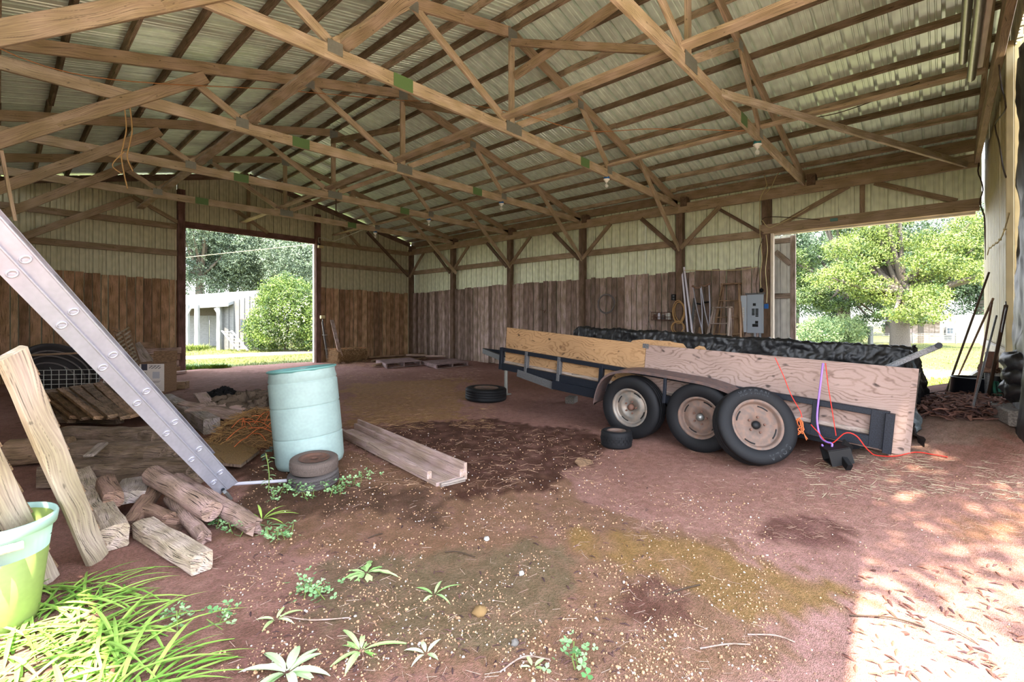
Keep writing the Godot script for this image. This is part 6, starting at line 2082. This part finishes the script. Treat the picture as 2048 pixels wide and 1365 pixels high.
func build_front_corner() -> void:
	var z := ZF - 0.06
	# long-handled tools against the front wall
	var tools := [[1978, 545, 1889, 795, "cable_brown", 0.010, "thin dark pole leaning farthest left at the front wall"], [1986, 598, 1905, 778, "plank_brown", 0.011, "brown handle crossing the thin dark pole"], [1984, 604, 1942, 772, "rust", 0.009, "rusty rod standing in the black tub"], [1993, 632, 1948, 768, "steel_grey", 0.008, "thin grey rod standing in the black tub"]]
	for i in tools.size():
		var q: Array = tools[i]
		var top := wz(q[0], q[1], z)
		var low := on_ground(q[2], q[3], 0.02) if i < 2 else on_ground(1946, 800, 0.22)
		var o := tube(self, "long_handle", [low, top], q[5], M[q[4]], 8)
		tag(o, q[6], "tool", "long handles at the front wall")
	var sp := thing("spade", "dark spade leaning handle down at the front wall", "spade", pt(1986, 800, 4.4))
	var s0 := wz(2012, 612, z)
	var s1 := pt(1986, 745, 4.3)
	s1 = s1 + (s1 - s0).normalized() * ((s1.y - ground_y(s1.x, s1.z)) / (s0 - s1).normalized().y)
	tube(sp, "handle", [s1, s0], 0.014, M.cable_brown, 8)
	beam(sp, "blade", s0, s0 + (s0 - s1).normalized() * -0.28, 0.10, 0.008, Vector3.RIGHT, M.steel_grey)
	var hd := thing("hoe_head", "rusty hoe blade lying at the foot of the leaning handles", "hoe", on_ground(1895, 797))
	beam(hd, "blade", on_ground(1882, 796, 0.01), on_ground(1908, 797, 0.01), 0.07, 0.008, Vector3(0, 0, 1), M.rust)
	# black tub
	var c := on_ground(1947, 801)
	var tub := thing("black_tub", "shiny black plastic tub standing by the front wall", "tub", c)
	obj("tub", lathe_mesh([Vector2(0.003, 0.0), Vector2(0.185, 0.0), Vector2(0.19, 0.02), Vector2(0.17, 0.22), Vector2(0.178, 0.225), Vector2(0.178, 0.235), Vector2(0.165, 0.235), Vector2(0.16, 0.2), Vector2(0.175, 0.02), Vector2(0.003, 0.015)], 36), M.tub_black, tub, Transform3D(Basis(), c))
	# ribbed drain pipe
	var d0 := on_ground(1912, 786, 0.06)
	var d1 := pt(1968, 745, 5.0)
	var dp := thing("drain_pipe", "black corrugated drain pipe behind the tub", "pipe", d0)
	var cl := curve([d0, d0.lerp(d1, 0.5) + Vector3(0, 0.02, 0), d1], 56)
	var rr := []
	for i in cl.size():
		var dd: Vector3 = (cl[mini(i + 1, cl.size() - 1)] - cl[maxi(i - 1, 0)]).normalized()
		var sx := dd.cross(Vector3.UP).normalized()
		var sy := sx.cross(dd)
		var ring := PackedVector3Array()
		for k in 14:
			ring.append(cl[i] + (sx * cos(TAU * k / 14.0) + sy * sin(TAU * k / 14.0)) * (0.055 if i % 2 else 0.046))
		rr.append(ring)
	obj("ribs", skin(rr, true, true, true, false), M.pipe_black, dp)
	# iron post with a brown rag
	var ip := on_ground(1977, 806)
	var post := thing("iron_post", "grey iron post with a brown rag tied round its top", "post", ip)
	tube(post, "shaft", [ip, ip + Vector3(0, 0.36, 0)], 0.03, M.steel_grey, 10)
	box(post, "head", ip + Vector3(-0.03, 0.42, 0.02), Vector3(0.09, 0.16, 0.09), M.rust, 0.012)
	obj("rag", crumple_mesh(24, 8, func(s: float, v: float) -> Vector3: return ip + Vector3(cos(s * TAU) * (0.05 + 0.03 * v), 0.40 - 0.10 * v, sin(s * TAU) * (0.05 + 0.03 * v)), 0.03, 12.0, 5.0), M.log_brown, post)
	var gh := tube(self, "green_hose", curve([on_ground(1930, 806, 0.02), on_ground(1960, 812, 0.02), on_ground(1996, 806, 0.04), pt(1990, 785, 4.45), pt(1988, 766, 4.5), pt(1996, 768, 4.5), on_ground(2002, 800, 0.05)], 40), 0.014, M.hose_green, 8)
	tag(gh, "green garden hose looping round the foot of the iron post", "hose")
	var jb := on_ground(1992, 806)
	var jug := thing("white_jug", "white capped jug behind the green hose", "jug", jb)
	obj("body", lathe_mesh([Vector2(0.003, 0), Vector2(0.06, 0), Vector2(0.06, 0.2), Vector2(0.03, 0.27), Vector2(0.028, 0.29)], 18), M.black, jug, Transform3D(Basis(), jb))
	obj("cap", lathe_mesh([Vector2(0.034, 0.26), Vector2(0.05, 0.29), Vector2(0.04, 0.34), Vector2(0.003, 0.35)], 18), M.white_paint, jug, Transform3D(Basis(), jb))
	# heap of bark and leaves along the wall foot
	var lt := thing("bark_litter", "heap of dark bark strips and dead leaves before the tub", "litter", on_ground(1925, 822))
	var pl := []
	var co := []
	for k in 1500:
		var p := on_ground(clampf(rng.randfn(1935, 48), 1820, 2040), clampf(rng.randfn(820, 9), 800, 845))
		pl.append(Transform3D(Basis.from_euler(Vector3(rng.randf_range(-0.6, 0.6), rng.randf() * TAU, rng.randf_range(-0.8, 0.8))).scaled(Vector3(rng.randf_range(0.6, 2.2), 1.0, rng.randf_range(0.7, 1.8))), p + Vector3(0, rng.randf_range(0.0, 0.10), 0)))
		co.append(L(120, 84, 70).lerp(L(62, 44, 42), rng.randf()))
	many("bark", chip_mesh(), M.chip, lt, pl, co)
	# black plastic hung over the sliding front door leaf
	var bw := thing("plastic_curtain", "black plastic sheet hung over the front door leaf at the right edge", "curtain", Vector3(5.2, 0.45, 0.5))
	beam(bw, "door_leaf", Vector3(5.14, 2.05, 0.56), Vector3(5.14, 3.62, 0.56), 1.55, 0.03, Vector3.RIGHT, M.plank_brown)
	beam(bw, "door_leaf", Vector3(5.14, 0.44, 0.56), Vector3(5.14, 2.04, 0.56), 1.55, 0.03, Vector3.RIGHT, M.plank_brown)
	obj("sheet", crumple_mesh(60, 60, func(s: float, v: float) -> Vector3: return Vector3(lerpf(4.35, 5.93, s), lerpf(0.42, 3.55, v), 0.47 - 0.05 * pow(1.0 - v, 3.0)), 0.03, 1.6, 9.0), M.tarp, bw)
	for k in 3:
		var p := pt(2046, 726 + k * 26, 3.75)
		obj("bundle", crumple_mesh(20, 10, func(s: float, v: float) -> Vector3: return p + Vector3(0.20 * cos(s * TAU) * sin(v * PI), 0.10 * cos(v * PI), 0.12 * sin(s * TAU) * sin(v * PI)), 0.04, 7.0, k * 5.0), M.tarp, bw)
	var sb := on_ground(2044, 842)
	var step := box(self, "stone_step", sb + Vector3(0.0, 0.05, 0), Vector3(0.5, 0.12, 0.3), M.stoneblock, 0.012, Basis(Vector3.UP, 0.2))
	tag(step, "pale stone block at the right edge under the black plastic", "block")

func chip_mesh() -> ArrayMesh:
	return skin([PackedVector3Array([Vector3(-0.045, 0, -0.006), Vector3(-0.045, 0.005, 0), Vector3(-0.045, 0, 0.006)]), PackedVector3Array([Vector3(0, 0.012, -0.011), Vector3(0, 0.018, 0), Vector3(0, 0.012, 0.011)]), PackedVector3Array([Vector3(0.045, 0.0, -0.004), Vector3(0.045, 0.005, 0), Vector3(0.045, 0.0, 0.004)])], true, true, true, false)

func build_ceiling_things() -> void:
	# bare bulbs in porcelain holders under the bottom chords
	var names := ["bulb under the nearest truss", "bulb under the second nearest truss", "bulb under the middle truss", "bulb under the second farthest truss", "bulb under the farthest truss"]
	for i in 5:
		var z: float = TRUSS_Z[4 - i]
		var p := Vector3(7.06, 3.74, z - 0.02)
		var t := thing("bare_bulb", "bare " + names[i] + ", in a blue-topped holder", "bulb", p, "bare bulbs along the lateral brace")
		obj("box", lathe_mesh([Vector2(0.003, 0.02), Vector2(0.05, 0.02), Vector2(0.052, -0.02), Vector2(0.003, -0.02)], 12), M.blue if i else M.teal, t, Transform3D(Basis(), p))
		obj("holder", lathe_mesh([Vector2(0.055, -0.02), Vector2(0.055, -0.03), Vector2(0.03, -0.05), Vector2(0.022, -0.075), Vector2(0.003, -0.075)], 18), M.porcelain, t, Transform3D(Basis(), p))
		obj("glass_bulb", lathe_mesh([Vector2(0.013, -0.072), Vector2(0.014, -0.09), Vector2(0.030, -0.12), Vector2(0.031, -0.135), Vector2(0.022, -0.158), Vector2(0.003, -0.165)], 18), M.glass, t, Transform3D(Basis(), p))
	var lines := [
		[[Vector3(-0.4, 4.0, -6.6), wz(160, 150, -6.6), wz(560, 180, -6.6), wz(790, 200, -6.6), wz(900, 205, -5.2), wz(1040, 228, -4.2), wz(1170, 262, -3.8), wz(1310, 258, -2.8), wz(1490, 262, -1.9)], "cord_orange", 0.0055, "thin orange cord strung between the trusses"],
		[[Vector3(7.1, 3.99, -4.2), Vector3(7.12, 4.0, -2.0), Vector3(7.15, 3.95, -1.0), Vector3(7.2, 4.0, -0.4), Vector3(7.1, 3.97, 0.2)], "cable_brown", 0.007, "dark cable sagging along the lateral brace to the front wall"],
		[[Vector3(7.1, 4.0, -1.8), Vector3(7.12, 3.90, -1.0), Vector3(7.12, 4.02, -0.2)], "cable_brown", 0.006, "second dark cable hanging under the lateral brace"]]
	for q in lines:
		var o := tube(self, "ceiling_line", curve(q[0], 60), q[2], M[q[1]], 5)
		tag(o, q[3], "cord")
	var rp := thing("hanging_rope", "thin frayed rope looped over the trusses at the left", "rope", wz(247, 380, -8.0))
	var top := wz(248, 205, -6.7)
	for q in [[0.0, 0.0, 0.95], [0.05, 0.0, 0.75]]:
		var a := top + Vector3(q[0], 0, -0.02)
		tube(rp, "strand", curve([a, a + Vector3(0.02, -0.3, 0.02), a + Vector3(-0.02, -0.6, 0.0), a + Vector3(0.03, -q[2], 0.02)], 16), 0.007, M.rope, 5)
	tube(rp, "loop", curve([top + Vector3(0, -0.55, 0), top + Vector3(-0.10, -0.72, 0), top + Vector3(-0.02, -0.8, 0.02)], 10), 0.006, M.rope, 5)
	var hk := wz(672, 410, -9.15)
	var h := tube(self, "chain_hook", [hk + Vector3(0, 0.12, 0), hk + Vector3(0, -0.12, 0), hk + Vector3(0.03, -0.14, 0)], 0.012, M.cable_brown, 6)
	tag(h, "short dark hook hanging from the second farthest truss", "hook")
	# cable down the inside of the front wall
	var fw := []
	for q in [[1998, 130], [2003, 175], [2012, 215], [1990, 250], [1998, 285], [2005, 330], [2012, 355]]:
		fw.append(wz(q[0], q[1], ZF - 0.06))
	var fc := tube(self, "cable", curve(fw, 30), 0.006, M.cable_brown, 5)
	tag(fc, "dark cable wandering down the front wall siding", "cable")
	var ch := []
	for q in [[2018, 425], [2012, 450], [2005, 470], [1998, 482], [1985, 492], [1977, 500], [1975, 510]]:
		ch.append(wz(q[0], q[1], ZF - 0.04))
	var cn := tube(self, "knotted_cord", curve(ch, 40), 0.006, M.cable_tan, 6)
	for f in [6, 13, 19, 26, 33]:
		var kp: Vector3 = curve(ch, 40)[f]
		obj("knot", stone_mesh(f), M.cable_tan, cn, Transform3D(Basis().scaled(Vector3.ONE * 0.016), kp))
	tag(cn, "knotted pale cord draped across the front wall siding", "cord")
	# posts and strings at the left edge
	var lp := beam(self, "hanging_board", wz(2, 300, -5.6), wz(30, 440, -5.8), 0.07, 0.025, Vector3(0, 0, 1), M.truss1)
	tag(lp, "loose board hanging from the truss at the left edge", "board")
	# wire at the far right door post of the wide doorway
	var wr := []
	for q in [[1958, 325], [1956, 345], [1962, 360], [1966, 380], [1960, 405], [1968, 430], [1970, 470], [1972, 520]]:
		wr.append(wx(q[0], q[1], 9.82))
	var w2 := tube(self, "cable", curve(wr, 24), 0.009, M.cable_brown, 6)
	tag(w2, "dark cable dangling at the front corner post", "cable")


# ---------------------------------------------------------------- weeds, grass, stones and litter on the dirt
func blade(st: SurfaceTool, root: Vector3, dir: Vector3, l: float, w: float, droop: float, c: Color, seg := 6, lobed := 0.0) -> void:
	var side := dir.cross(Vector3.UP).normalized()
	var up := 1.0 - droop
	var last_l := root
	var last_r := root
	var p := root
	var d := (dir * 0.55 + Vector3.UP * up).normalized()
	for i in seg:
		var f := (i + 1.0) / seg
		d = (d + Vector3(dir.x * 0.28, -droop * 1.5 / seg * (0.5 + f), dir.z * 0.28)).normalized()
		p += d * l / seg
		var ww := w * sin(PI * clampf(0.12 + f * 0.88, 0, 1)) * (1.0 + lobed * (1.0 if i % 2 else -0.6))
		if i == seg - 1:
			ww = 0.0
		var fold := Vector3(0, w * 0.35, 0)
		var nl := p - side * ww + fold * (0.6 if ww > 0.0 else 0.0)
		var nr := p + side * ww + fold * (0.6 if ww > 0.0 else 0.0)
		st.set_color(c)
		tri(st, last_l, nl, p)
		tri(st, last_l, p, last_r if i == 0 else p - d * l / seg)
		tri(st, p - d * l / seg, p, nr)
		tri(st, p - d * l / seg, nr, last_r)
		last_l = nl
		last_r = nr

func leaf_part(parent: Node, called: String, root: Vector3, dir: Vector3, l: float, w: float, droop: float, c: Color, lobed := 0.0) -> void:
	var st := SurfaceTool.new()
	st.begin(Mesh.PRIMITIVE_TRIANGLES)
	st.set_smooth_group(-1)
	blade(st, Vector3.ZERO, dir, l, w, droop, c, 7, lobed)
	st.generate_normals()
	obj(called, st.commit(), M.leaf, parent, Transform3D(Basis(), root))

func rosette(called: String, label: String, c: Vector3, n: int, l: float, w: float, droop: float, dark: Color, pale: Color, lobed := 0.0) -> void:
	var t := thing(called, label, "plant", c)
	var o := rng.randf() * TAU
	for i in n:
		var an := o + TAU * i / n + rng.randf_range(-0.3, 0.3)
		leaf_part(t, "leaf", c + Vector3(cos(an), 0, sin(an)) * 0.008, Vector3(cos(an), 0, sin(an)), l * rng.randf_range(0.65, 1.15), w * 0.62 * rng.randf_range(0.7, 1.2), droop * rng.randf_range(0.7, 1.2), dark.lerp(pale, rng.randf()), lobed)

func clover(called: String, label: String, spots: Array, c: Vector3, size: float, dark: Color, pale: Color) -> void:
	var t := thing(called, label, "plant", c)
	var st := SurfaceTool.new()
	st.begin(Mesh.PRIMITIVE_TRIANGLES)
	st.set_smooth_group(-1)
	for k in 3:
		var an := TAU * k / 3.0
		var d := Vector3(cos(an), 0.25, sin(an))
		var s := Vector3(-sin(an), 0, cos(an))
		st.set_color(Color(1, 1, 1))
		tri(st, Vector3.ZERO, d * 0.6 + s * 0.5, d)
		tri(st, Vector3.ZERO, d, d * 0.6 - s * 0.5)
		tri(st, d * 0.6 + s * 0.5, d * 1.1 + s * 0.3, d)
		tri(st, d, d * 1.1 - s * 0.3, d * 0.6 - s * 0.5)
	st.generate_normals()
	var pl := []
	var cl := []
	for p in spots:
		for k in 9:
			var q: Vector3 = p + Vector3(rng.randfn() * 0.035, rng.randf_range(0.01, 0.09), rng.randfn() * 0.035)
			pl.append(Transform3D(Basis.from_euler(Vector3(rng.randf_range(-0.6, 0.6), rng.randf() * TAU, rng.randf_range(-0.6, 0.6))).scaled(Vector3.ONE * size * rng.randf_range(0.7, 1.3)), q))
			cl.append(dark.lerp(pale, rng.randf()))
		tube(t, "stem", [p, p + Vector3(rng.randfn() * 0.02, 0.07, rng.randfn() * 0.02)], 0.0025, M.stem, 5)
	many("leaflet", st.commit(), M.leaf, t, pl, cl)

func build_plants() -> void:
	# tall arching grass in the sunlit corner
	var tufts := [[40, 1300], [110, 1330], [170, 1290], [210, 1340], [140, 1250], [60, 1240], [225, 1290], [255, 1355], [20, 1350], [110, 1200], [180, 1230], [275, 1390], [195, 1190], [80, 1390], [160, 1400], [10, 1215], [220, 1400]]
	var where := ["against the lower front of the pail", "in the brightest sun below the pail", "right of the pail foot", "at the lower edge right of the brightest sun", "just right of the pail", "hiding the pail foot", "nearest the foremost timber", "farthest right along the lower edge", "in the lower left corner of the picture", "behind the others at the pail's right", "below the slatted frame foot", "cut by the lower edge at the far right", "at the very foot of the slatted frame", "cut by the lower edge under the brightest sun", "cut by the lower edge in the middle of the patch", "at the left edge beside the pail", "cut by the lower edge right of the middle"]
	for i in tufts.size():
		var c := on_ground(tufts[i][0], tufts[i][1])
		var t := thing("grass_clump", "arching green grass clump %s" % where[i], "grass", c, "grass clumps in the lower left corner")
		var st := SurfaceTool.new()
		st.begin(Mesh.PRIMITIVE_TRIANGLES)
		st.set_smooth_group(-1)
		for k in 34:
			var an := rng.randf() * TAU
			var d := Vector3(cos(an), 0, sin(an))
			blade(st, Vector3(rng.randfn() * 0.05, -0.01, rng.randfn() * 0.05), d, rng.randf_range(0.20, 0.44), rng.randf_range(0.004, 0.0095), rng.randf_range(0.5, 0.95), L(96, 140, 52).lerp(L(170, 200, 96), rng.randf()), 7)
		st.generate_normals()
		var o := obj("blades", st.commit(), M.leaf, t, Transform3D(Basis(), c))
		o.set_meta("kind", "stuff")
	# broad-leaved weeds
	rosette("thistle_rosette", "lobed weed rosette in the middle of the foreground", on_ground(733, 1146), 10, 0.17, 0.022, 0.75, L(96, 140, 66), L(184, 204, 140), 0.35)
	rosette("broadleaf_weed", "pale broad-leaved weed at the bottom edge left of centre", on_ground(575, 1345), 11, 0.17, 0.026, 0.62, L(150, 176, 120), L(206, 222, 178))
	rosette("broadleaf_weed", "long-leaved green weed at the bottom edge near the centre", on_ground(722, 1302), 11, 0.19, 0.022, 0.85, L(104, 150, 60), L(196, 216, 150))
	rosette("broadleaf_weed", "small three-leaved weed right of the lobed rosette", on_ground(868, 1190), 5, 0.12, 0.014, 0.6, L(104, 140, 70), L(180, 204, 140))
	rosette("broadleaf_weed", "small wilted weed left of the lobed rosette", on_ground(552, 1240), 5, 0.10, 0.014, 0.5, L(140, 170, 90), L(200, 214, 160))
	rosette("broadleaf_weed", "tiny pale weed at the right of the bottom centre weeds", on_ground(852, 1308), 5, 0.08, 0.014, 0.6, L(130, 160, 90), L(210, 220, 180))
	rosette("broadleaf_weed", "little seedling at the bottom edge right of centre", on_ground(1066, 1335), 4, 0.07, 0.012, 0.4, L(150, 176, 110), L(200, 216, 170))
	rosette("grassy_weed", "bright upright weed beside the longest grey timber", on_ground(524, 1040), 9, 0.22, 0.011, 0.55, L(120, 160, 60), L(180, 210, 100))
	rosette("grassy_weed", "toothed weed leaning out from the timber end", on_ground(534, 1052), 6, 0.20, 0.014, 0.8, L(90, 130, 80), L(150, 180, 120), 0.3)
	var tall := thing("tall_weed", "tall spindly weed standing before the drum and white pipe", "plant", on_ground(537, 985))
	var tb := on_ground(537, 985)
	tube(tall, "stem", curve([tb, tb + Vector3(0.0, 0.16, 0.01), tb + Vector3(-0.02, 0.30, 0.0)], 8), 0.004, M.stem, 6)
	for k in 14:
		var an := rng.randf() * TAU
		leaf_part(tall, "leaf", tb + Vector3(0, 0.03 + k * 0.019, 0), Vector3(cos(an), 0, sin(an)), 0.06, 0.008, 0.7, L(110, 140, 90).lerp(L(170, 190, 140), rng.randf()))
	var nt := thing("dark_weed", "dark leafy weed at the left foot of the drum", "plant", on_ground(545, 925))
	var nb := on_ground(545, 925)
	for k in 14:
		var an := rng.randf() * TAU
		leaf_part(nt, "leaf", nb + Vector3(rng.randfn() * 0.03, 0.02 + rng.randf() * 0.10, rng.randfn() * 0.03), Vector3(cos(an), 0, sin(an)), 0.08, 0.022, 0.7, L(48, 70, 66).lerp(L(90, 116, 100), rng.randf()))
	# clover runners
	var groups := [[[[650, 985], [672, 982], [690, 978], [706, 972], [722, 964], [735, 958], [660, 995], [680, 990]], "clover runner trailing right from the two small tires"], [[[548, 1000], [560, 990], [575, 988], [590, 985], [605, 995], [615, 1002], [625, 998]], "clover patch under the left of the small tires"], [[[420, 1050], [432, 1060], [445, 1052], [465, 1068], [480, 1075], [470, 1060]], "clover between the long timbers"], [[[540, 1078], [555, 1082], [570, 1080], [582, 1076]], "clover at the crumbling end of the longest timber"], [[[620, 1192], [635, 1196], [650, 1200], [600, 1185], [608, 1200]], "small clover sprigs left below the lobed rosette"], [[[1145, 1325], [1155, 1332], [1150, 1340]], "pale clover sprig at the bottom right of centre"], [[[350, 1250], [355, 1262], [440, 1245], [445, 1260]], "pale clover sprigs right of the sunlit grass"]]
	for g in groups:
		var sp := []
		for q in g[0]:
			sp.append(on_ground(q[0], q[1]))
		clover("clover", g[1], sp, sp[0], 0.016, L(84, 128, 74), L(164, 196, 140))

func scatter(n: int, u0: float, u1: float, v0: float, v1: float, f: Callable) -> void:
	for i in n:
		var v := v0 + (v1 - v0) * rng.randf()
		f.call(on_ground(rng.randf_range(u0, u1), v))

func stone_mesh(sd: int) -> ArrayMesh:
	var rings := []
	for i in 5:
		var th := PI * (i + 0.02) / 4.04
		var ring := PackedVector3Array()
		for k in 7:
			var an := TAU * k / 7.0
			var d := Vector3(sin(th) * cos(an), cos(th), sin(th) * sin(an))
			ring.append(d * (1.0 + 0.35 * nz.get_noise_3dv(d * 1.4 + Vector3(sd, 0, 0))) * Vector3(1, 0.7, 0.85))
		rings.append(ring)
	return skin(rings, true, true, true, true)

func build_litter() -> void:
	# pebbles
	var pl := []
	var cl := []
	var put := func(p: Vector3, s: float) -> void:
		pl.append(Transform3D(Basis.from_euler(rv(PI)).scaled(Vector3.ONE * s), p + Vector3(0, s * 0.25, 0)))
		var r := rng.randf()
		cl.append(L(196, 156, 118).lerp(L(136, 100, 78), rng.randf()) if r < 0.86 else L(214, 200, 190).lerp(L(176, 164, 158), rng.randf()))
	for i in 6500:
		var u := rng.randf_range(440, 1560)
		var v := rng.randf_range(985, 1365)
		if nz2.get_noise_2d(u * 0.006, v * 0.01) < -0.12:
			continue
		put.call(on_ground(u, v), rng.randf_range(0.0018, 0.0056) * (1.0 if rng.randf() < 0.95 else 1.7))
	for i in 900:
		put.call(on_ground(rng.randf_range(500, 1250), rng.randf_range(860, 990)), rng.randf_range(0.003, 0.007))
	for i in 500:
		put.call(on_ground(rng.randf_range(1300, 2040), rng.randf_range(930, 1365)), rng.randf_range(0.002, 0.005))
	var o := many("pebbles", stone_mesh(3), M.stone, self, pl, cl)
	o.set_meta("label", "tiny tan pebbles scattered over the dirt floor")
	# bigger stones, each its own thing
	var stones := [[973, 1081, 0.02, "white angular stone on the dirt in the centre foreground", "white_paint"], [1043, 1150, 0.018, "round white stone right of the centre foreground", "white_paint"], [1029, 1290, 0.018, "dark rough stone near the bottom centre", "stoneblock"], [960, 1228, 0.035, "flat brown stone half sunk in the dirt", "osb"]]
	for q in stones:
		var p := on_ground(q[0], q[1])
		var s := obj("stone", stone_mesh(int(q[0])), M[q[4]], self, Transform3D(Basis(Vector3.UP, rng.randf() * 6.0).scaled(Vector3.ONE * q[2]), p + Vector3(0, q[2] * 0.35, 0)))
		tag(s, q[3], "stone", "larger stones on the dirt")
	# straw
	pl = []
	cl = []
	var straws := func(n: int, u0: float, u1: float, v0: float, v1: float, a: Color, b: Color, s0: float, s1: float) -> void:
		for i in n:
			var u := rng.randf_range(u0, u1)
			var v := rng.randf_range(v0, v1)
			if nz2.get_noise_2d(u * 0.008, v * 0.015 + 9.0) < -0.18:
				continue
			pl.append(Transform3D(Basis.from_euler(Vector3(0, rng.randf() * TAU, rng.randf_range(-0.12, 0.12))).scaled(Vector3.ONE * rng.randf_range(s0, s1)), on_ground(u, v) + Vector3(0, 0.002, 0)))
			cl.append(a.lerp(b, rng.randf()))
	straws.call(2600, 680, 990, 740, 860, L(176, 138, 98), L(110, 80, 60), 0.3, 0.9)
	straws.call(1400, 640, 1000, 722, 760, L(196, 164, 150), L(120, 92, 80), 0.4, 1.0)
	straws.call(900, 700, 1200, 850, 980, L(170, 136, 110), L(104, 74, 60), 0.3, 1.0)
	straws.call(2200, 1250, 2048, 900, 1080, L(178, 146, 124), L(124, 92, 80), 0.15, 0.5)
	straws.call(700, 1600, 2048, 900, 1000, L(184, 168, 138), L(140, 122, 102), 0.3, 0.9)
	straws.call(700, 420, 1560, 1000, 1365, L(206, 178, 160), L(120, 88, 76), 0.15, 0.55)
	var s := many("straw_litter", straw_mesh(), M.straw, self, pl, cl)
	s.set_meta("label", "loose straw strewn over the dirt floor")
	# bark chips and dead leaves
	pl = []
	cl = []
	for i in 500:
		var u := rng.randf_range(500, 1300)
		pl.append(Transform3D(Basis.from_euler(Vector3(rng.randf_range(-0.2, 0.2), rng.randf() * TAU, 0)).scaled(Vector3.ONE * rng.randf_range(0.15, 0.5)), on_ground(u, rng.randf_range(850, 1365))))
		cl.append(L(96, 66, 58).lerp(L(54, 36, 36), rng.randf()))
	for i in 190:
		var p := on_ground(rng.randf_range(1690, 2048), rng.randf_range(1130, 1365))
		pl.append(Transform3D(Basis.from_euler(Vector3(rng.randf_range(-0.2, 0.2), rng.randf() * TAU, 0)).scaled(Vector3.ONE * rng.randf_range(0.15, 0.65)), p))
		cl.append(L(130, 84, 66).lerp(L(60, 40, 44), rng.randf()))
	for i in 240:
		pl.append(Transform3D(Basis.from_euler(Vector3(rng.randf_range(-0.2, 0.2), rng.randf() * TAU, 0)).scaled(Vector3.ONE * rng.randf_range(0.3, 1.0)), on_ground(rng.randf_range(300, 700), rng.randf_range(780, 900))))
		cl.append(L(150, 110, 84).lerp(L(70, 48, 42), rng.randf()))
	var c := many("bark_chips", chip_mesh(), M.chip, self, pl, cl)
	c.set_meta("label", "dark bark chips and leaf scraps on the dirt floor")
	# dead leaves and sticks big enough to tell apart
	var leaves := [[1975, 1180, "upright dark dead leaf at the right edge"], [1970, 1310, "curled dark seed head at the bottom right corner"], [1752, 1146, "small dark dead leaf on the pink dirt"], [1876, 1143, "little brown dead leaf right of the pink dirt"], [1820, 1270, "dark dead leaf in the sunlit patch"], [2030, 1285, "brown curled dead leaf at the bottom right"]]
	for q in leaves:
		var p := on_ground(q[0], q[1])
		var t := thing("dead_leaf", q[2], "leaf", p, "dead leaves in the sunlit corner")
		leaf_part(t, "blade", p + Vector3(0, 0.004, 0), Vector3(cos(q[0]), 0, sin(q[0])), 0.05, 0.014, 0.95, L(92, 62, 58))
	var sticks := [[1400, 1298, 1500, 1290, "pale curved twig beside the sunlit patch"], [1495, 1270, 1590, 1285, "grey forked twig at the edge of the sunlit patch"], [1000, 1345, 1100, 1320, "long thin stem near the bottom centre"], [560, 1232, 700, 1236, "long pale straw stem left of the bottom centre"], [890, 1105, 950, 1115, "thin dark root lying right of the lobed rosette"], [1860, 1240, 1960, 1290, "thin grey stick across the sunlit patch"], [1700, 1232, 1850, 1255, "row of dark twigs in the sunlit patch"], [736, 1077, 765, 1068, "short black charred stick in the foreground dirt"], [1330, 1190, 1400, 1170, "curved root fibre in the dark stain"]]
	for q in sticks:
		var a := on_ground(q[0], q[1], 0.005)
		var b := on_ground(q[2], q[3], 0.005)
		var m := a.lerp(b, 0.5) + Vector3(rng.randf_range(-0.03, 0.03), 0.008, rng.randf_range(-0.03, 0.03))
		var k := tube(self, "stick", curve([a, m, b], 10), 0.0035, M.plank_pink if not ("dark" in q[4] or "black" in q[4]) else M.cable_brown, 5)
		tag(k, q[4], "stick", "sticks on the dirt")


func build_all_things() -> void:
	build_trailer()
	build_ladder()
	build_slat_frame()
	build_pail()
	build_log_pile()
	build_old_beams()
	build_far_left()
	build_mid_left()
	build_tool_wall()
	build_back_wall_things()
	build_front_corner()
	build_ceiling_things()
	build_plants()
	build_litter()
